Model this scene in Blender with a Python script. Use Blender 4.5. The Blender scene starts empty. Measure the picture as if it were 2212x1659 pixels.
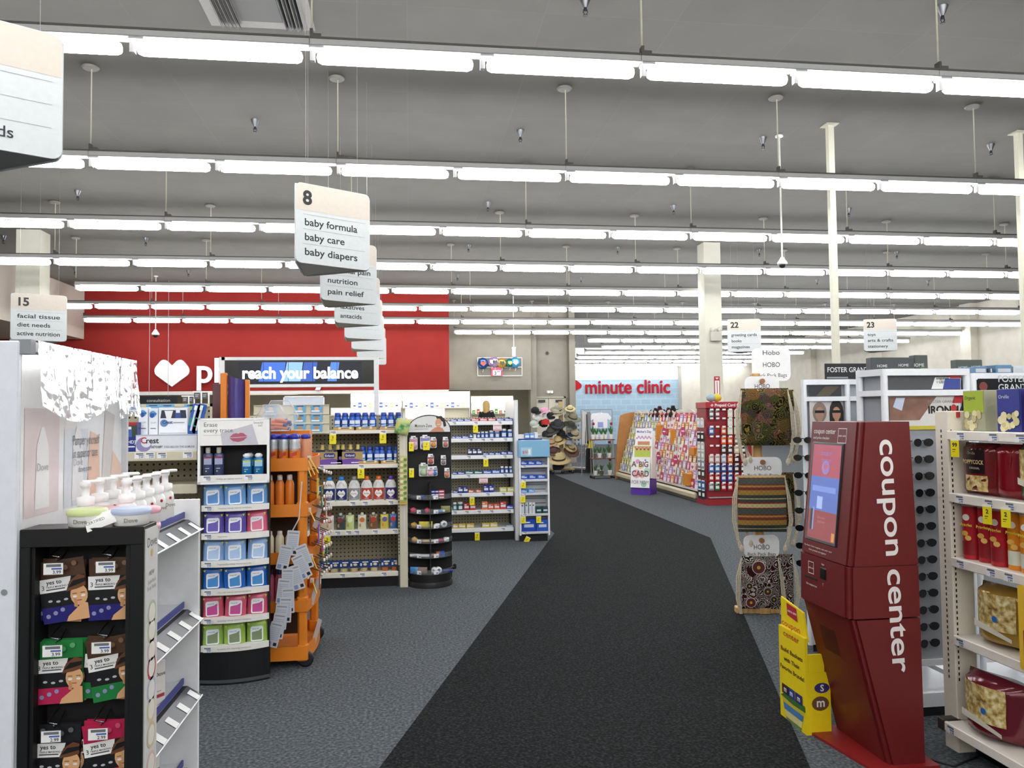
import bpy, bmesh, math, random
from mathutils import Matrix, Vector, Euler
R = random.Random(7)
COL = bpy.context.scene.collection
pi = math.pi

# ---------------------------------------------------------------- camera, world, exposure
FPX, YAW, PITCH, ROLL, EYE = 1683.6, .1312, .0405, .0111, 1.58
_F = Vector((math.sin(YAW)*math.cos(PITCH), math.cos(YAW)*math.cos(PITCH), math.sin(PITCH)))
_R0 = Vector((math.cos(YAW), -math.sin(YAW), 0)); _U0 = _R0.cross(_F)
_R = _R0*math.cos(ROLL)-_U0*math.sin(ROLL); _U = _U0*math.cos(ROLL)+_R0*math.sin(ROLL)
camd = bpy.data.cameras.new('camera'); camo = bpy.data.objects.new('camera', camd); COL.objects.link(camo)
camd.sensor_width = 36; camd.lens = FPX*36/2212; camd.clip_start = .05; camd.clip_end = 200
m3 = Matrix((_R, _U, -_F)).transposed()
camo.matrix_world = Matrix.Translation((0, 0, EYE)) @ m3.to_4x4()
sc = bpy.context.scene; sc.camera = camo
sc.view_settings.view_transform = 'Standard'; sc.view_settings.look = 'None'
sc.view_settings.gamma = 1; sc.view_settings.use_curve_mapping = False
sc.view_settings.exposure = EXPO = 0.0
sc.cycles.max_bounces = 8; sc.cycles.diffuse_bounces = 4; sc.cycles.glossy_bounces = 3
sc.cycles.transmission_bounces = 4; sc.cycles.transparent_max_bounces = 12
sc.cycles.caustics_reflective = False; sc.cycles.caustics_refractive = False
w = bpy.data.worlds.new('world'); sc.world = w; w.use_nodes = True
w.node_tree.nodes['Background'].inputs[0].default_value = (.9, .95, 1, 1)
w.node_tree.nodes['Background'].inputs[1].default_value = .02
TUBE_W = 29.0      # brightness of the fluorescent tubes

def ray(x, y): return _F+_R*((x-1106)/FPX)-_U*((y-829.5)/FPX)
def pz(x, y, z=0.):
    d = ray(x, y); t = (z-EYE)/d.z; return Vector((d.x*t, d.y*t, z))
def py(x, y, Y):
    d = ray(x, y); t = Y/d.y; return Vector((d.x*t, Y, EYE+d.z*t))
def px_(x, y, X):
    d = ray(x, y); t = X/d.x; return Vector((X, d.y*t, EYE+d.z*t))

# ---------------------------------------------------------------- materials
def lin(h):
    h = h.lstrip('#'); o = []
    for i in (0, 2, 4):
        c = int(h[i:i+2], 16)/255; o.append(c/12.92 if c <= .04045 else ((c+.055)/1.055)**2.4)
    return (*o, 1)
_M = {}
def mat(h, rough=.5, metal=0., var=.06, scale=30., bump=0., alpha=1., emit=0., spec=.5, coat=0.):
    k = (h, rough, metal, var, scale, bump, alpha, emit, spec, coat)
    if k in _M: return _M[k]
    m = bpy.data.materials.new('surface_%s_%d' % (h.strip('#'), len(_M))); m.use_nodes = True
    nt = m.node_tree; b = nt.nodes['Principled BSDF']; c = lin(h)
    b.inputs['Base Color'].default_value = c; b.inputs['Roughness'].default_value = rough
    b.inputs['Metallic'].default_value = metal; b.inputs['Alpha'].default_value = alpha
    b.inputs['Specular IOR Level'].default_value = spec; b.inputs['Coat Weight'].default_value = coat
    if emit:
        b.inputs['Emission Color'].default_value = c; b.inputs['Emission Strength'].default_value = emit
    elif var or bump:
        tc = nt.nodes.new('ShaderNodeTexCoord'); n = nt.nodes.new('ShaderNodeTexNoise')
        n.inputs['Scale'].default_value = scale; n.inputs['Detail'].default_value = 2
        nt.links.new(tc.outputs['Object'], n.inputs['Vector'])
        if var:
            x = nt.nodes.new('ShaderNodeMix'); x.data_type = 'RGBA'
            x.inputs[6].default_value = tuple(v*(1-var) for v in c[:3])+(1,)
            x.inputs[7].default_value = tuple(min(1, v*(1+var)) for v in c[:3])+(1,)
            nt.links.new(n.outputs[0], x.inputs[0]); nt.links.new(x.outputs[2], b.inputs['Base Color'])
        if bump:
            bp = nt.nodes.new('ShaderNodeBump'); bp.inputs['Strength'].default_value = bump; bp.inputs['Distance'].default_value = .004
            nt.links.new(n.outputs[0], bp.inputs['Height']); nt.links.new(bp.outputs[0], b.inputs['Normal'])
    _M[k] = m; return m
def glow(h, s): return mat(h, emit=s)
def ramp_mat(name, stops, scale, rough=.9, bump=.3, kind='NOISE', detail=4, dist=.004, vec='Object', stretch=(1, 1, 1)):
    m = bpy.data.materials.new(name); m.use_nodes = True; nt = m.node_tree; b = nt.nodes['Principled BSDF']
    tc = nt.nodes.new('ShaderNodeTexCoord'); mp = nt.nodes.new('ShaderNodeMapping'); mp.inputs['Scale'].default_value = stretch
    nt.links.new(tc.outputs[vec], mp.inputs[0])
    if kind == 'VORONOI': n = nt.nodes.new('ShaderNodeTexVoronoi'); n.inputs['Scale'].default_value = scale; out = n.outputs['Color']
    else: n = nt.nodes.new('ShaderNodeTexNoise'); n.inputs['Scale'].default_value = scale; n.inputs['Detail'].default_value = detail; out = n.outputs[0]
    nt.links.new(mp.outputs[0], n.inputs['Vector'])
    r = nt.nodes.new('ShaderNodeValToRGB'); r.color_ramp.interpolation = 'LINEAR'
    els = r.color_ramp.elements
    while len(els) < len(stops): els.new(.5)
    for e, (p, c) in zip(els, stops): e.position = p; e.color = lin(c)
    nt.links.new(out, r.inputs[0]); nt.links.new(r.outputs[0], b.inputs['Base Color'])
    b.inputs['Roughness'].default_value = rough
    if rough > .55: b.inputs['Specular IOR Level'].default_value = .08
    if bump:
        bp = nt.nodes.new('ShaderNodeBump'); bp.inputs['Strength'].default_value = bump; bp.inputs['Distance'].default_value = dist
        nt.links.new(n.outputs[0], bp.inputs['Height']); nt.links.new(bp.outputs[0], b.inputs['Normal'])
    return m
def wave_mat(name, stops, scale, axis='Z', rough=.8, dist=1.5, dscale=3.):
    m = bpy.data.materials.new(name); m.use_nodes = True; nt = m.node_tree; b = nt.nodes['Principled BSDF']
    tc = nt.nodes.new('ShaderNodeTexCoord'); n = nt.nodes.new('ShaderNodeTexWave'); n.bands_direction = axis
    n.inputs['Scale'].default_value = scale; n.inputs['Distortion'].default_value = dist; n.inputs['Detail Scale'].default_value = dscale
    nt.links.new(tc.outputs['Object'], n.inputs['Vector']); r = nt.nodes.new('ShaderNodeValToRGB'); els = r.color_ramp.elements
    while len(els) < len(stops): els.new(.5)
    for e, (p, c) in zip(els, stops): e.position = p; e.color = lin(c)
    nt.links.new(n.outputs[0], r.inputs[0]); nt.links.new(r.outputs[0], b.inputs['Base Color']); b.inputs['Roughness'].default_value = rough
    return m
WHITE = mat('#f3f3f1', .4); OFFW = mat('#dcdad2', .5); TAN = mat('#cfc8ae', .5); BLACK = mat('#0d0e10', .45)
DARK = mat('#1c1d20', .5); GREY = mat('#8b8d90', .5); LGREY = mat('#c3c5c8', .4); CHROME = mat('#c8cacc', .2, 1.)
RED = mat('#b8292e', .45); YEL = mat('#f2e11d', .5); BLUE = mat('#2450a8', .35); TXT = mat('#23252b', .6, var=0)
PAPER = mat('#f1f1ee', .6); FILM = mat('#f4f6f8', .12, alpha=.16, var=0); CLEAR = mat('#eef2f4', .08, alpha=.10, var=0)
ORANGE = mat('#e2801c', .45); PEG = mat('#8f8a76', .7); NAVY = mat('#1b2a6b', .4)

# ---------------------------------------------------------------- mesh builder
_TX = {}
def text_mesh(s, bold=0., res=2):
    k = (s, bold, res)
    if k not in _TX:
        cu = bpy.data.curves.new('t', 'FONT'); cu.body = s; cu.size = 1; cu.resolution_u = res; cu.offset = bold; cu.align_x = 'LEFT'
        o = bpy.data.objects.new('t', cu); COL.objects.link(o)
        dg = bpy.context.evaluated_depsgraph_get(); me = o.evaluated_get(dg).to_mesh()
        vs = [tuple(v.co) for v in me.vertices]; fs = [tuple(p.vertices) for p in me.polygons]
        o.evaluated_get(dg).to_mesh_clear(); bpy.data.objects.remove(o); bpy.data.curves.remove(cu)
        wd = max([v[0] for v in vs] or [0]); _TX[k] = (vs, fs, wd)
    return _TX[k]
class MB:
    def __init__(s): s.v = []; s.f = []; s.mi = []; s.ms = []; s.T = Matrix(); s.st = []; s.smooth = set()
    def push(s, m): s.st.append(s.T.copy()); s.T = s.T @ m; return s
    def pop(s): s.T = s.st.pop(); return s
    def m(s, mt):
        if mt not in s.ms: s.ms.append(mt)
        return s.ms.index(mt)
    def add(s, vs, fs, mt, smooth=False):
        b = len(s.v); T = s.T; s.v += [tuple(T @ Vector(v)) for v in vs]; i = s.m(mt)
        for f in fs:
            if smooth: s.smooth.add(len(s.f))
            s.f.append(tuple(b+k for k in f)); s.mi.append(i)
        return s
    def box(s, x0, x1, y0, y1, z0, z1, mt):
        return s.add([(x, y, z) for z in (z0, z1) for y in (y0, y1) for x in (x0, x1)],
                     [(0, 2, 3, 1), (4, 5, 7, 6), (0, 1, 5, 4), (2, 6, 7, 3), (0, 4, 6, 2), (1, 3, 7, 5)], mt)
    def rbox(s, x0, x1, y0, y1, z0, z1, mt, r=.01):
        r = min(r, (x1-x0)/2.01, (y1-y0)/2.01, (z1-z0)/2.01); vs = []; idx = {}
        c = lambda a, b, k: (b if k else a)
        for i in (0, 1):
            for j in (0, 1):
                for k in (0, 1):
                    X, Y, Z = c(x0, x1, i), c(y0, y1, j), c(z0, z1, k); dx, dy, dz = (-r if i else r), (-r if j else r), (-r if k else r)
                    for a, p in enumerate(((X, Y+dy, Z+dz), (X+dx, Y, Z+dz), (X+dx, Y+dy, Z))): idx[i, j, k, a] = len(vs); vs.append(p)
        g = lambda i, j, k, a: idx[i, j, k, a]; fs = []
        for i in (0, 1): q = [g(i, 0, 0, 0), g(i, 1, 0, 0), g(i, 1, 1, 0), g(i, 0, 1, 0)]; fs.append(q if i else q[::-1])
        for j in (0, 1): q = [g(0, j, 0, 1), g(1, j, 0, 1), g(1, j, 1, 1), g(0, j, 1, 1)]; fs.append(q[::-1] if j else q)
        for k in (0, 1): q = [g(0, 0, k, 2), g(1, 0, k, 2), g(1, 1, k, 2), g(0, 1, k, 2)]; fs.append(q if k else q[::-1])
        for i in (0, 1):
            for j in (0, 1): q = [g(i, j, 0, 0), g(i, j, 1, 0), g(i, j, 1, 1), g(i, j, 0, 1)]; fs.append(q if i == j else q[::-1])
            for k in (0, 1): q = [g(i, 0, k, 0), g(i, 0, k, 2), g(i, 1, k, 2), g(i, 1, k, 0)]; fs.append(q if i == k else q[::-1])
        for j in (0, 1):
            for k in (0, 1): q = [g(0, j, k, 1), g(1, j, k, 1), g(1, j, k, 2), g(0, j, k, 2)]; fs.append(q if j != k else q[::-1])
        for i in (0, 1):
            for j in (0, 1):
                for k in (0, 1): q = [g(i, j, k, a) for a in range(3)]; fs.append(q if (i+j+k) % 2 else q[::-1])
        return s.add(vs, fs, mt)
    def lathe(s, prof, mt, n=16, x=0, y=0, cap=True, sx=1., sy=1.):
        vs = []; fs = []
        for r, z in prof:
            for k in range(n): a = 2*pi*k/n; vs.append((x+r*sx*math.cos(a), y+r*sy*math.sin(a), z))
        for i in range(len(prof)-1):
            for k in range(n): a, b = i*n+k, i*n+(k+1) % n; fs.append((a, b, b+n, a+n))
        s.add(vs, fs, mt, True)
        if cap:
            L = len(prof)-1; s.add(vs[:n], [tuple(range(n))[::-1]], mt); s.add(vs[L*n:], [tuple(range(n))], mt)
        return s
    def cyl(s, r, z0, z1, mt, n=16, x=0, y=0, r1=None): return s.lathe([(r, z0), (r if r1 is None else r1, z1)], mt, n, x, y)
    def rod(s, a, b, r, mt, n=8): return s.tube([a, b], r, mt, n)
    def tube(s, pts, r, mt, n=8, close=False):
        P = [Vector(p) for p in pts]; vs = []; fs = []; L = len(P)
        prev = None
        for i, p in enumerate(P):
            if close: t = P[(i+1) % L]-P[i-1]
            else: t = P[min(i+1, L-1)]-P[max(i-1, 0)]
            t.normalize()
            if prev is None: u = t.orthogonal().normalized()
            else: u = (prev-t*prev.dot(t)); u = u.normalized() if u.length > 1e-6 else t.orthogonal().normalized()
            prev = u; w_ = t.cross(u); rr = r[i] if isinstance(r, (list, tuple)) else r
            for k in range(n): a = 2*pi*k/n; vs.append(tuple(p+u*rr*math.cos(a)+w_*rr*math.sin(a)))
        for i in range(L if close else L-1):
            for k in range(n):
                a, b = i*n+k, i*n+(k+1) % n; j = (i+1) % L; fs.append((a, b, j*n+(k+1) % n, j*n+k))
        s.add(vs, fs, mt, True)
        if not close: s.add(vs[:n], [tuple(range(n))[::-1]], mt); s.add(vs[-n:], [tuple(range(n))], mt)
        return s
    def prism(s, poly, z0, z1, mt, side=None):          # polygon in local xy, extruded along z
        n = len(poly); vs = [(x, y, z0) for x, y in poly]+[(x, y, z1) for x, y in poly]
        s.add(vs, [tuple(range(n))[::-1], tuple(range(n, 2*n))], mt)
        return s.add(vs, [(k, (k+1) % n, (k+1) % n+n, k+n) for k in range(n)], side or mt)
    def plate(s, poly, y0, y1, mt, side=None):           # polygon in local xz (facing -y), extruded along y
        n = len(poly); vs = [(x, y0, z) for x, z in poly]+[(x, y1, z) for x, z in poly]
        s.add(vs, [tuple(range(n)), tuple(range(n, 2*n))[::-1]], mt)
        return s.add(vs, [(k, k+n, (k+1) % n+n, (k+1) % n) for k in range(n)], side or mt)
    def face(s, poly, y, mt): return s.add([(x, y, z) for x, z in poly], [tuple(range(len(poly)))], mt)
    def rect(s, x0, x1, z0, z1, y, mt): return s.face([(x0, z0), (x1, z0), (x1, z1), (x0, z1)], y, mt)
    def disc(s, x, z, r, y, mt, n=16, rz=None): return s.face([(x+r*math.cos(2*pi*k/n), z+(rz or r)*math.sin(2*pi*k/n)) for k in range(n)], y, mt)
    def grid(s, fn, nu, nv, mt, smooth=True):
        vs = [fn(i/nu, j/nv) for j in range(nv+1) for i in range(nu+1)]; W = nu+1
        return s.add(vs, [(j*W+i, j*W+i+1, (j+1)*W+i+1, (j+1)*W+i) for j in range(nv) for i in range(nu)], mt, smooth)
    def text(s, t, size, x, z, y, mt, align='C', bold=0., width=None):
        vs, fs, wd = text_mesh(t, bold, 8 if size > .1 else 5 if size > .045 else 2); k = size; kx = size if not width else width/max(wd, 1e-6)
        ox = {'C': -wd*kx/2, 'L': 0, 'R': -wd*kx}[align]
        return s.add([(x+ox+v[0]*kx, y, z+v[1]*k) for v in vs], fs, mt)
    def build(s, name, parent=None, kind=None):
        me = bpy.data.meshes.new(name); me.from_pydata(s.v, [], s.f)
        for m_ in s.ms: me.materials.append(m_)
        me.polygons.foreach_set('material_index', s.mi)
        sm = [i in s.smooth for i in range(len(s.f))]; me.polygons.foreach_set('use_smooth', sm)
        me.update(); o = bpy.data.objects.new(name, me); COL.objects.link(o)
        if parent: o.parent = parent
        if kind: o['kind'] = kind
        return o
def rrect(x0, x1, z0, z1, r, n=4):
    o = []
    for cx, cz, a0 in ((x1-r, z0+r, -pi/2), (x1-r, z1-r, 0), (x0+r, z1-r, pi/2), (x0+r, z0+r, pi)):
        for k in range(n+1): a = a0+pi/2*k/n; o.append((cx+r*math.cos(a), cz+r*math.sin(a)))
    return o
def Tm(x, y, z, rz=0, rx=0, ry=0): return Matrix.Translation((x, y, z)) @ Euler((rx, ry, rz)).to_matrix().to_4x4()
def tag(o, label, cat, group=None, kind=None):
    o['label'] = label; o['category'] = cat
    if group: o['group'] = group
    if kind: o['kind'] = kind
    return o
def thing(name, label, cat, loc=(0, 0, 0), rz=0., group=None, rx=0., ry=0.):
    o = bpy.data.objects.new(name, None); o.empty_display_size = .05; COL.objects.link(o); o.location = loc; o.rotation_euler = (rx, ry, rz)
    return tag(o, label, cat, group)
def dup(o, loc, label=None, rz=None, group=None, scale=None, rx=None, ry=None):
    c = _cp(o, None); c.location = loc
    if rz is not None: c.rotation_euler.z = rz
    if rx is not None: c.rotation_euler.x = rx
    if ry is not None: c.rotation_euler.y = ry
    if label: c['label'] = label
    if group: c['group'] = group
    if scale: c.scale = scale if isinstance(scale, tuple) else (scale,)*3
    return c
def _cp(o, parent):
    c = o.copy(); COL.objects.link(c)
    if parent: c.parent = parent
    for ch in o.children: _cp(ch, c)
    return c
ORD = ['first', 'second', 'third', 'fourth', 'fifth', 'sixth', 'seventh', 'eighth', 'ninth', 'tenth', 'eleventh', 'twelfth', 'thirteenth',
       'fourteenth', 'fifteenth', 'sixteenth', 'seventeenth', 'eighteenth', 'nineteenth', 'twentieth']+['%dth' % k if k % 10 not in (1, 2, 3) else '%d%s' % (k, ('st', 'nd', 'rd')[k % 10-1]) for k in range(21, 80)]
class Kit:
    """First use places the original of a repeated thing, later uses place copies of it."""
    def __init__(s, make): s.make = make; s.o = None
    def put(s, loc, label, rz=0., group=None, scale=None, rx=None, ry=None):
        if s.o is None:
            s.o = s.make(); o = s.o; o.location = loc; o.rotation_euler.z = rz; o['label'] = label
            if rx is not None: o.rotation_euler.x = rx
            if ry is not None: o.rotation_euler.y = ry
            if group: o['group'] = group
            if scale: o.scale = scale if isinstance(scale, tuple) else (scale,)*3
            return o
        return dup(s.o, loc, label, rz, group, scale or (1, 1, 1), rx or 0., ry or 0.)
# ---------------------------------------------------------------- the building
CEIL = 5.16
carpet = ramp_mat('grey_carpet', [(.30, '#3c4042'), (.5, '#565a5d'), (.72, '#74797c')], 60, .95, .5, detail=6)
carpet_dk = ramp_mat('charcoal_carpet', [(.3, '#111213'), (.5, '#1f2020'), (.75, '#3a3b3c')], 70, .95, .5, detail=6)
plaster_b = ramp_mat('bulkhead_plaster', [(.3, '#8c877c'), (.7, '#948f84')], 3, .85, .05)
plaster = ramp_mat('beige_plaster', [(.3, '#cbc6b8'), (.7, '#d6d1c4')], 3, .85, .05)
def ceiling_mat():
    m = bpy.data.materials.new('ceiling_tiles'); m.use_nodes = True; nt = m.node_tree; b = nt.nodes['Principled BSDF']
    tc = nt.nodes.new('ShaderNodeTexCoord'); br = nt.nodes.new('ShaderNodeTexBrick'); br.offset = 0
    br.inputs['Scale'].default_value = 1; br.inputs['Brick Width'].default_value = 1.22; br.inputs['Row Height'].default_value = .61
    br.inputs['Mortar Size'].default_value = .004; br.inputs['Color1'].default_value = lin('#787670'); br.inputs['Color2'].default_value = lin('#75726c')
    br.inputs['Mortar'].default_value = lin('#7d7a75'); br.inputs['Bias'].default_value = .2
    n = nt.nodes.new('ShaderNodeTexNoise'); n.inputs['Scale'].default_value = 2.2; n.inputs['Detail'].default_value = 5
    x = nt.nodes.new('ShaderNodeMix'); x.data_type = 'RGBA'; x.blend_type = 'MULTIPLY'; x.inputs[0].default_value = .35
    r = nt.nodes.new('ShaderNodeValToRGB'); r.color_ramp.elements[0].color = (.72, .72, .72, 1); r.color_ramp.elements[0].position = .3; r.color_ramp.elements[1].position = .7
    nt.links.new(tc.outputs['Object'], br.inputs[0]); nt.links.new(tc.outputs['Object'], n.inputs[0]); nt.links.new(n.outputs[0], r.inputs[0])
    nt.links.new(br.outputs[0], x.inputs[6]); nt.links.new(r.outputs[0], x.inputs[7]); nt.links.new(x.outputs[2], b.inputs[0]); b.inputs['Roughness'].default_value = .9
    return m
def struct(name, mb): return mb.build(name, kind='structure')
def sbox(name, *a): mb = MB(); mb.box(*a); return struct(name, mb)
XL, XR, YB, YF = -13., 18.75, -9., 40.8
sbox('floor', XL, XR, YB, YF, -.1, 0, carpet)
pl = MB(); P0 = [(-4.02, -9), (-2.25, -9), (1.757, 3.33), (3.78, 9.556), (3.83, 24), (1.86, 24), (1.917, 10.34), (-.142, 3.63)]
pl.prism(P0[:4]+P0[6:], 0, .003, carpet_dk); pl.prism([P0[3], P0[4], P0[5], P0[6]], 0, .003, carpet_dk); struct('floor_path', pl)
sbox('ceiling', XL, XR, YB, YF, CEIL, CEIL+.1, ceiling_mat())
sbox('wall_left', XL-.2, XL, YB, YF, 0, CEIL, plaster)
sbox('wall_behind', XL, XR, YB-.2, YB, 0, CEIL, plaster)
wr = MB(); wr.box(XR, XR+.2, YB, YF, 0, CEIL, plaster)
for y in (13., 18.3, 23.6, 28.9, 34.): wr.box(XR-.25, XR, y, y+.5, 0, CEIL, plaster)
struct('wall_right', wr)
# red pharmacy bulkhead with its lettering, beige bulkhead beside it, rear door block
redm = ramp_mat('red_paint', [(.3, '#8e2b27'), (.7, '#942f2a')], 2, .6, .03)
YR = 22.8; xr = py(970, 740, YR).x; zr = py(900, 842, YR).z
b = MB(); b.box(XL, xr, YR, YR+.3, zr, CEIL, redm); struct('wall_pharmacy', b)
b = MB(); b.box(XL, xr-.02, YR-.02, YR+.34, zr-.1, zr-.002, OFFW); struct('trim_1', b)
YD = 25.4; xd0, xd1 = py(1145, 800, YD).x, py(1242, 800, YD).x; zb = py(1050, 843, YD).z
sbox('wall_bulkhead', xr+.02, xd0, YD-.25, YD+.05, zb, CEIL, plaster_b)
b = MB(); b.box(xd0, xd1, YD+.2, YD+.4, 0, CEIL, plaster_b)
for p in (1151, 1235): x = py(p, 800, YD).x; b.box(x-.1, x+.1, YD-.1, YD+.2, 0, CEIL, plaster_b)
b.box(xd1-.2, xd1, YD+.2, YF, 0, CEIL, plaster_b); struct('wall_door', b)
# back room of the pharmacy
inner = mat('#e9e4cf', .7)
b = MB(); b.box(XL, xd1-.21, YD+4.8, YD+5, 0, 3., inner); b.box(XL, xd1-.21, YD+.41, YD+5, 3., 3.1, WHITE); struct('wall_back', b)
# double doors
for k, (pa, pb) in enumerate(((1158.5, 1184.5), (1185.3, 1219))):
    xa, xb = py(pa, 900, YD+.18).x, py(pb, 900, YD+.18).x
    d = MB(); d.rbox(xa, xb, YD+.13, YD+.19, .01, 2.13, mat('#bdb9a9', .5), .006)
    do = struct('door_%d' % (k+1), d); h = MB(); xc = xb-.09 if k == 0 else xa+.09
    h.tube([(xc, YD+.13, 1.0), (xc, YD+.06, 1.0), (xc, YD+.06, 1.25), (xc, YD+.13, 1.25)], .012, CHROME); h.build('door_handle', do)
    h = MB(); zc = 2.06; xo = xa+.07 if k == 0 else xb-.3; h.box(xo, xo+.22, YD+.07, YD+.13, zc-.05, zc+.03, DARK); h.build('door_closer', do)
d = MB(); xa, xb = py(1157, 900, YD).x, py(1220.5, 900, YD).x
d.box(xa-.05, xa, YD+.1, YD+.2, 0, 2.2, mat('#a8a493')); d.box(xb, xb+.05, YD+.1, YD+.2, 0, 2.2, mat('#a8a493')); d.box(xa-.05, xb+.05, YD+.1, YD+.2, 2.14, 2.2, mat('#a8a493')); struct('trim_2', d)
# clinic wall: pale blue mosaic below, white above painted in for the washed-out light
def clinic_mat():
    m = bpy.data.materials.new('clinic_blue_pattern'); m.use_nodes = True; nt = m.node_tree; b = nt.nodes['Principled BSDF']
    tc = nt.nodes.new('ShaderNodeTexCoord'); mp = nt.nodes.new('ShaderNodeMapping'); mp.inputs['Rotation'].default_value = (pi/2, 0, 0)
    br = nt.nodes.new('ShaderNodeTexBrick'); br.inputs['Scale'].default_value = 1; br.inputs['Brick Width'].default_value = .55; br.inputs['Row Height'].default_value = .3
    br.inputs['Mortar Size'].default_value = .03; br.inputs['Color1'].default_value = lin('#a0b9ca'); br.inputs['Color2'].default_value = lin('#97b3c6'); br.inputs['Mortar'].default_value = lin('#a9c0cf')
    nt.links.new(tc.outputs['Object'], mp.inputs[0]); nt.links.new(mp.outputs[0], br.inputs[0]); nt.links.new(br.outputs[0], b.inputs[0]); b.inputs['Roughness'].default_value = .7
    return m
YC = YF-.02; xc0, xc1 = xd1, py(1464, 830, YC).x
b = MB(); b.box(xc0, xc1, YC-.05, YC, 0, 3.45, clinic_mat()); b.box(xc0, xc1, YC-.05, YC, 3.45, CEIL, WHITE); struct('wall_clinic', b)
b = MB(); b.box(xc1, XR, YC-.6, YC+.02, 0, CEIL, plaster); struct('wall_rear', b)
# soffit, columns, steel poles
xs = py(182, 700, YR).x; zs = py(182, 733, YR).z
sbox('trim_3', XL, xs, 17.2, YR-.01, zs, CEIL, mat('#d2c9bc', .8))
colm = ramp_mat('column_paint', [(.3, '#d8d6c6'), (.7, '#dfddce')], 3, .7, .03)
for k, (pa, pb) in enumerate(((33, 85), (1522, 1558))):
    xa, xb = py(pa, 640, 15.5).x, py(pb, 640, 15.5).x
    sbox('column_%d' % (k+1), xa, xb, 15.5, 15.5+xb-xa, 0, CEIL, colm)
for k, p in enumerate((1796, 2204)):
    q = py(p, 300, 8.95); b = MB(); b.box(q.x-.037, q.x+.037, 8.95, 9.02, 0, CEIL-.012, mat('#d9d7c2', .5)); b.box(q.x-.08, q.x+.08, 8.9, 9.07, CEIL-.012, CEIL, mat('#b9b7a5', .5)); struct('column_%d' % (k+3), b)
# ---------------------------------------------------------------- fluorescent rows
ZT = 4.147; L = 1.22
TUBE = glow('#fbfcff', TUBE_W)
rail_m = mat('#cfcfcc', .35); rail_dk = mat('#55534f', .5)
def fixture(nt):
    t = thing('light_fixture', '', 'light fixture', group='fluorescent fixtures in hanging rows')
    W = nt*L-.004; b = MB(); b.box(0, W, -.05, .05, .078, .086, mat('#8f8f8d', .5)); b.box(0, W, -.03, .03, .086, .135, mat('#b5b5b2', .5)); b.box(0, W, -.036, .036, .135, .15, rail_dk)
    b.build('housing', t)
    for k in range(nt):
        b = MB(); r = .047; n = 10; b.push(Tm(k*L+.035, 0, .01, 0, 0, pi/2))
        b.lathe([(.004, .012), (r*.7, .02), (r, .05), (r, L-.125), (r*.7, L-.095), (.004, L-.085)], TUBE, n); b.build('tube', t)
        b = MB(); b.box(k*L+.001, k*L+.035, -.02, .02, -.02, .08, rail_m); b.box(k*L+.001, k*L+.1, -.045, .045, .064, .077, LGREY); b.build('socket', t)
    b = MB(); b.rod((.012, 0, .15), (.012, 0, CEIL-ZT-.002), .0075, mat('#c9c6ae', .5), 6); b.lathe([(.07, CEIL-ZT-.03), (.085, CEIL-ZT-.012), (.07, CEIL-ZT-.001)], mat('#8f8c86', .6), 14); b.build('rod', t)
    b = MB(); b.box(.001, .08, -.03, .03, .15, .175, rail_dk); b.box(.001, .022, -.03, .03, .16, .21, rail_dk); b.build('clamp', t)
    return t
K2 = Kit(lambda: fixture(2)); K1 = Kit(lambda: fixture(1))
X0 = {0: -1.91, 1: -3.18, 2: -4.45, 3: -5.73, 4: -6.45, 5: -7.08, 6: -8.34, 7: 1.37, 8: 6.17, 9: 7.33, 10: 7.27, 11: 7.5, 12: 8., 13: 8.2}
PAR = {0: 1, 1: 0, 2: 1, 3: 0, 4: 0, 5: 1, 6: 0, 7: 0, 8: 0, 9: 0, 10: 0, 11: 0, 12: 0, 13: 0}
ROWN = ['nearest', 'second nearest', 'third nearest', 'fourth nearest', 'fifth nearest', 'sixth nearest', 'seventh nearest', 'eighth nearest', 'ninth nearest', 'tenth nearest', 'eleventh nearest', 'twelfth nearest', 'thirteenth nearest', 'farthest']
for n in range(14):
    Y = 5.616+2.6194*n; x0 = X0[n]+PAR[n]*L; lo = -.52*Y-.8; hi = min(.9*Y+.9, XR-.3)
    if n in (6,): lo = X0[6]-.01
    if n == 5: lo = -8.55
    if n == 4: lo = -8.5
    if n in (7, 8): lo = X0[n]-.01
    if n >= 9: lo = max(xd1+.05, X0[n]-5)
    k0 = math.floor((lo-x0)/(2*L)) if n < 4 else math.ceil((lo-x0)/(2*L)-1e-6); k1 = math.ceil((hi-x0)/(2*L)) if n < 7 else math.floor((hi-x0)/(2*L)+1e-6); i = 0
    for k in range(k0, k1):
        K2.put((x0+2*L*k, Y, ZT), 'white twin tube fluorescent fixture, %s from left in the %s hanging row' % (ORD[i], ROWN[n])); i += 1
for n, Y in enumerate((3.0, .38, -2.24, -4.86, -7.4)):  # out-of-view rows added to light surfaces facing the camera
    for k in range(-2, 5): K2.put((-1.9+2*L*k, Y, ZT), 'added unseen twin tube fixture overhead in row %s before the visible rows, %s from left' % (ORD[n], ORD[k+2]))
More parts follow.
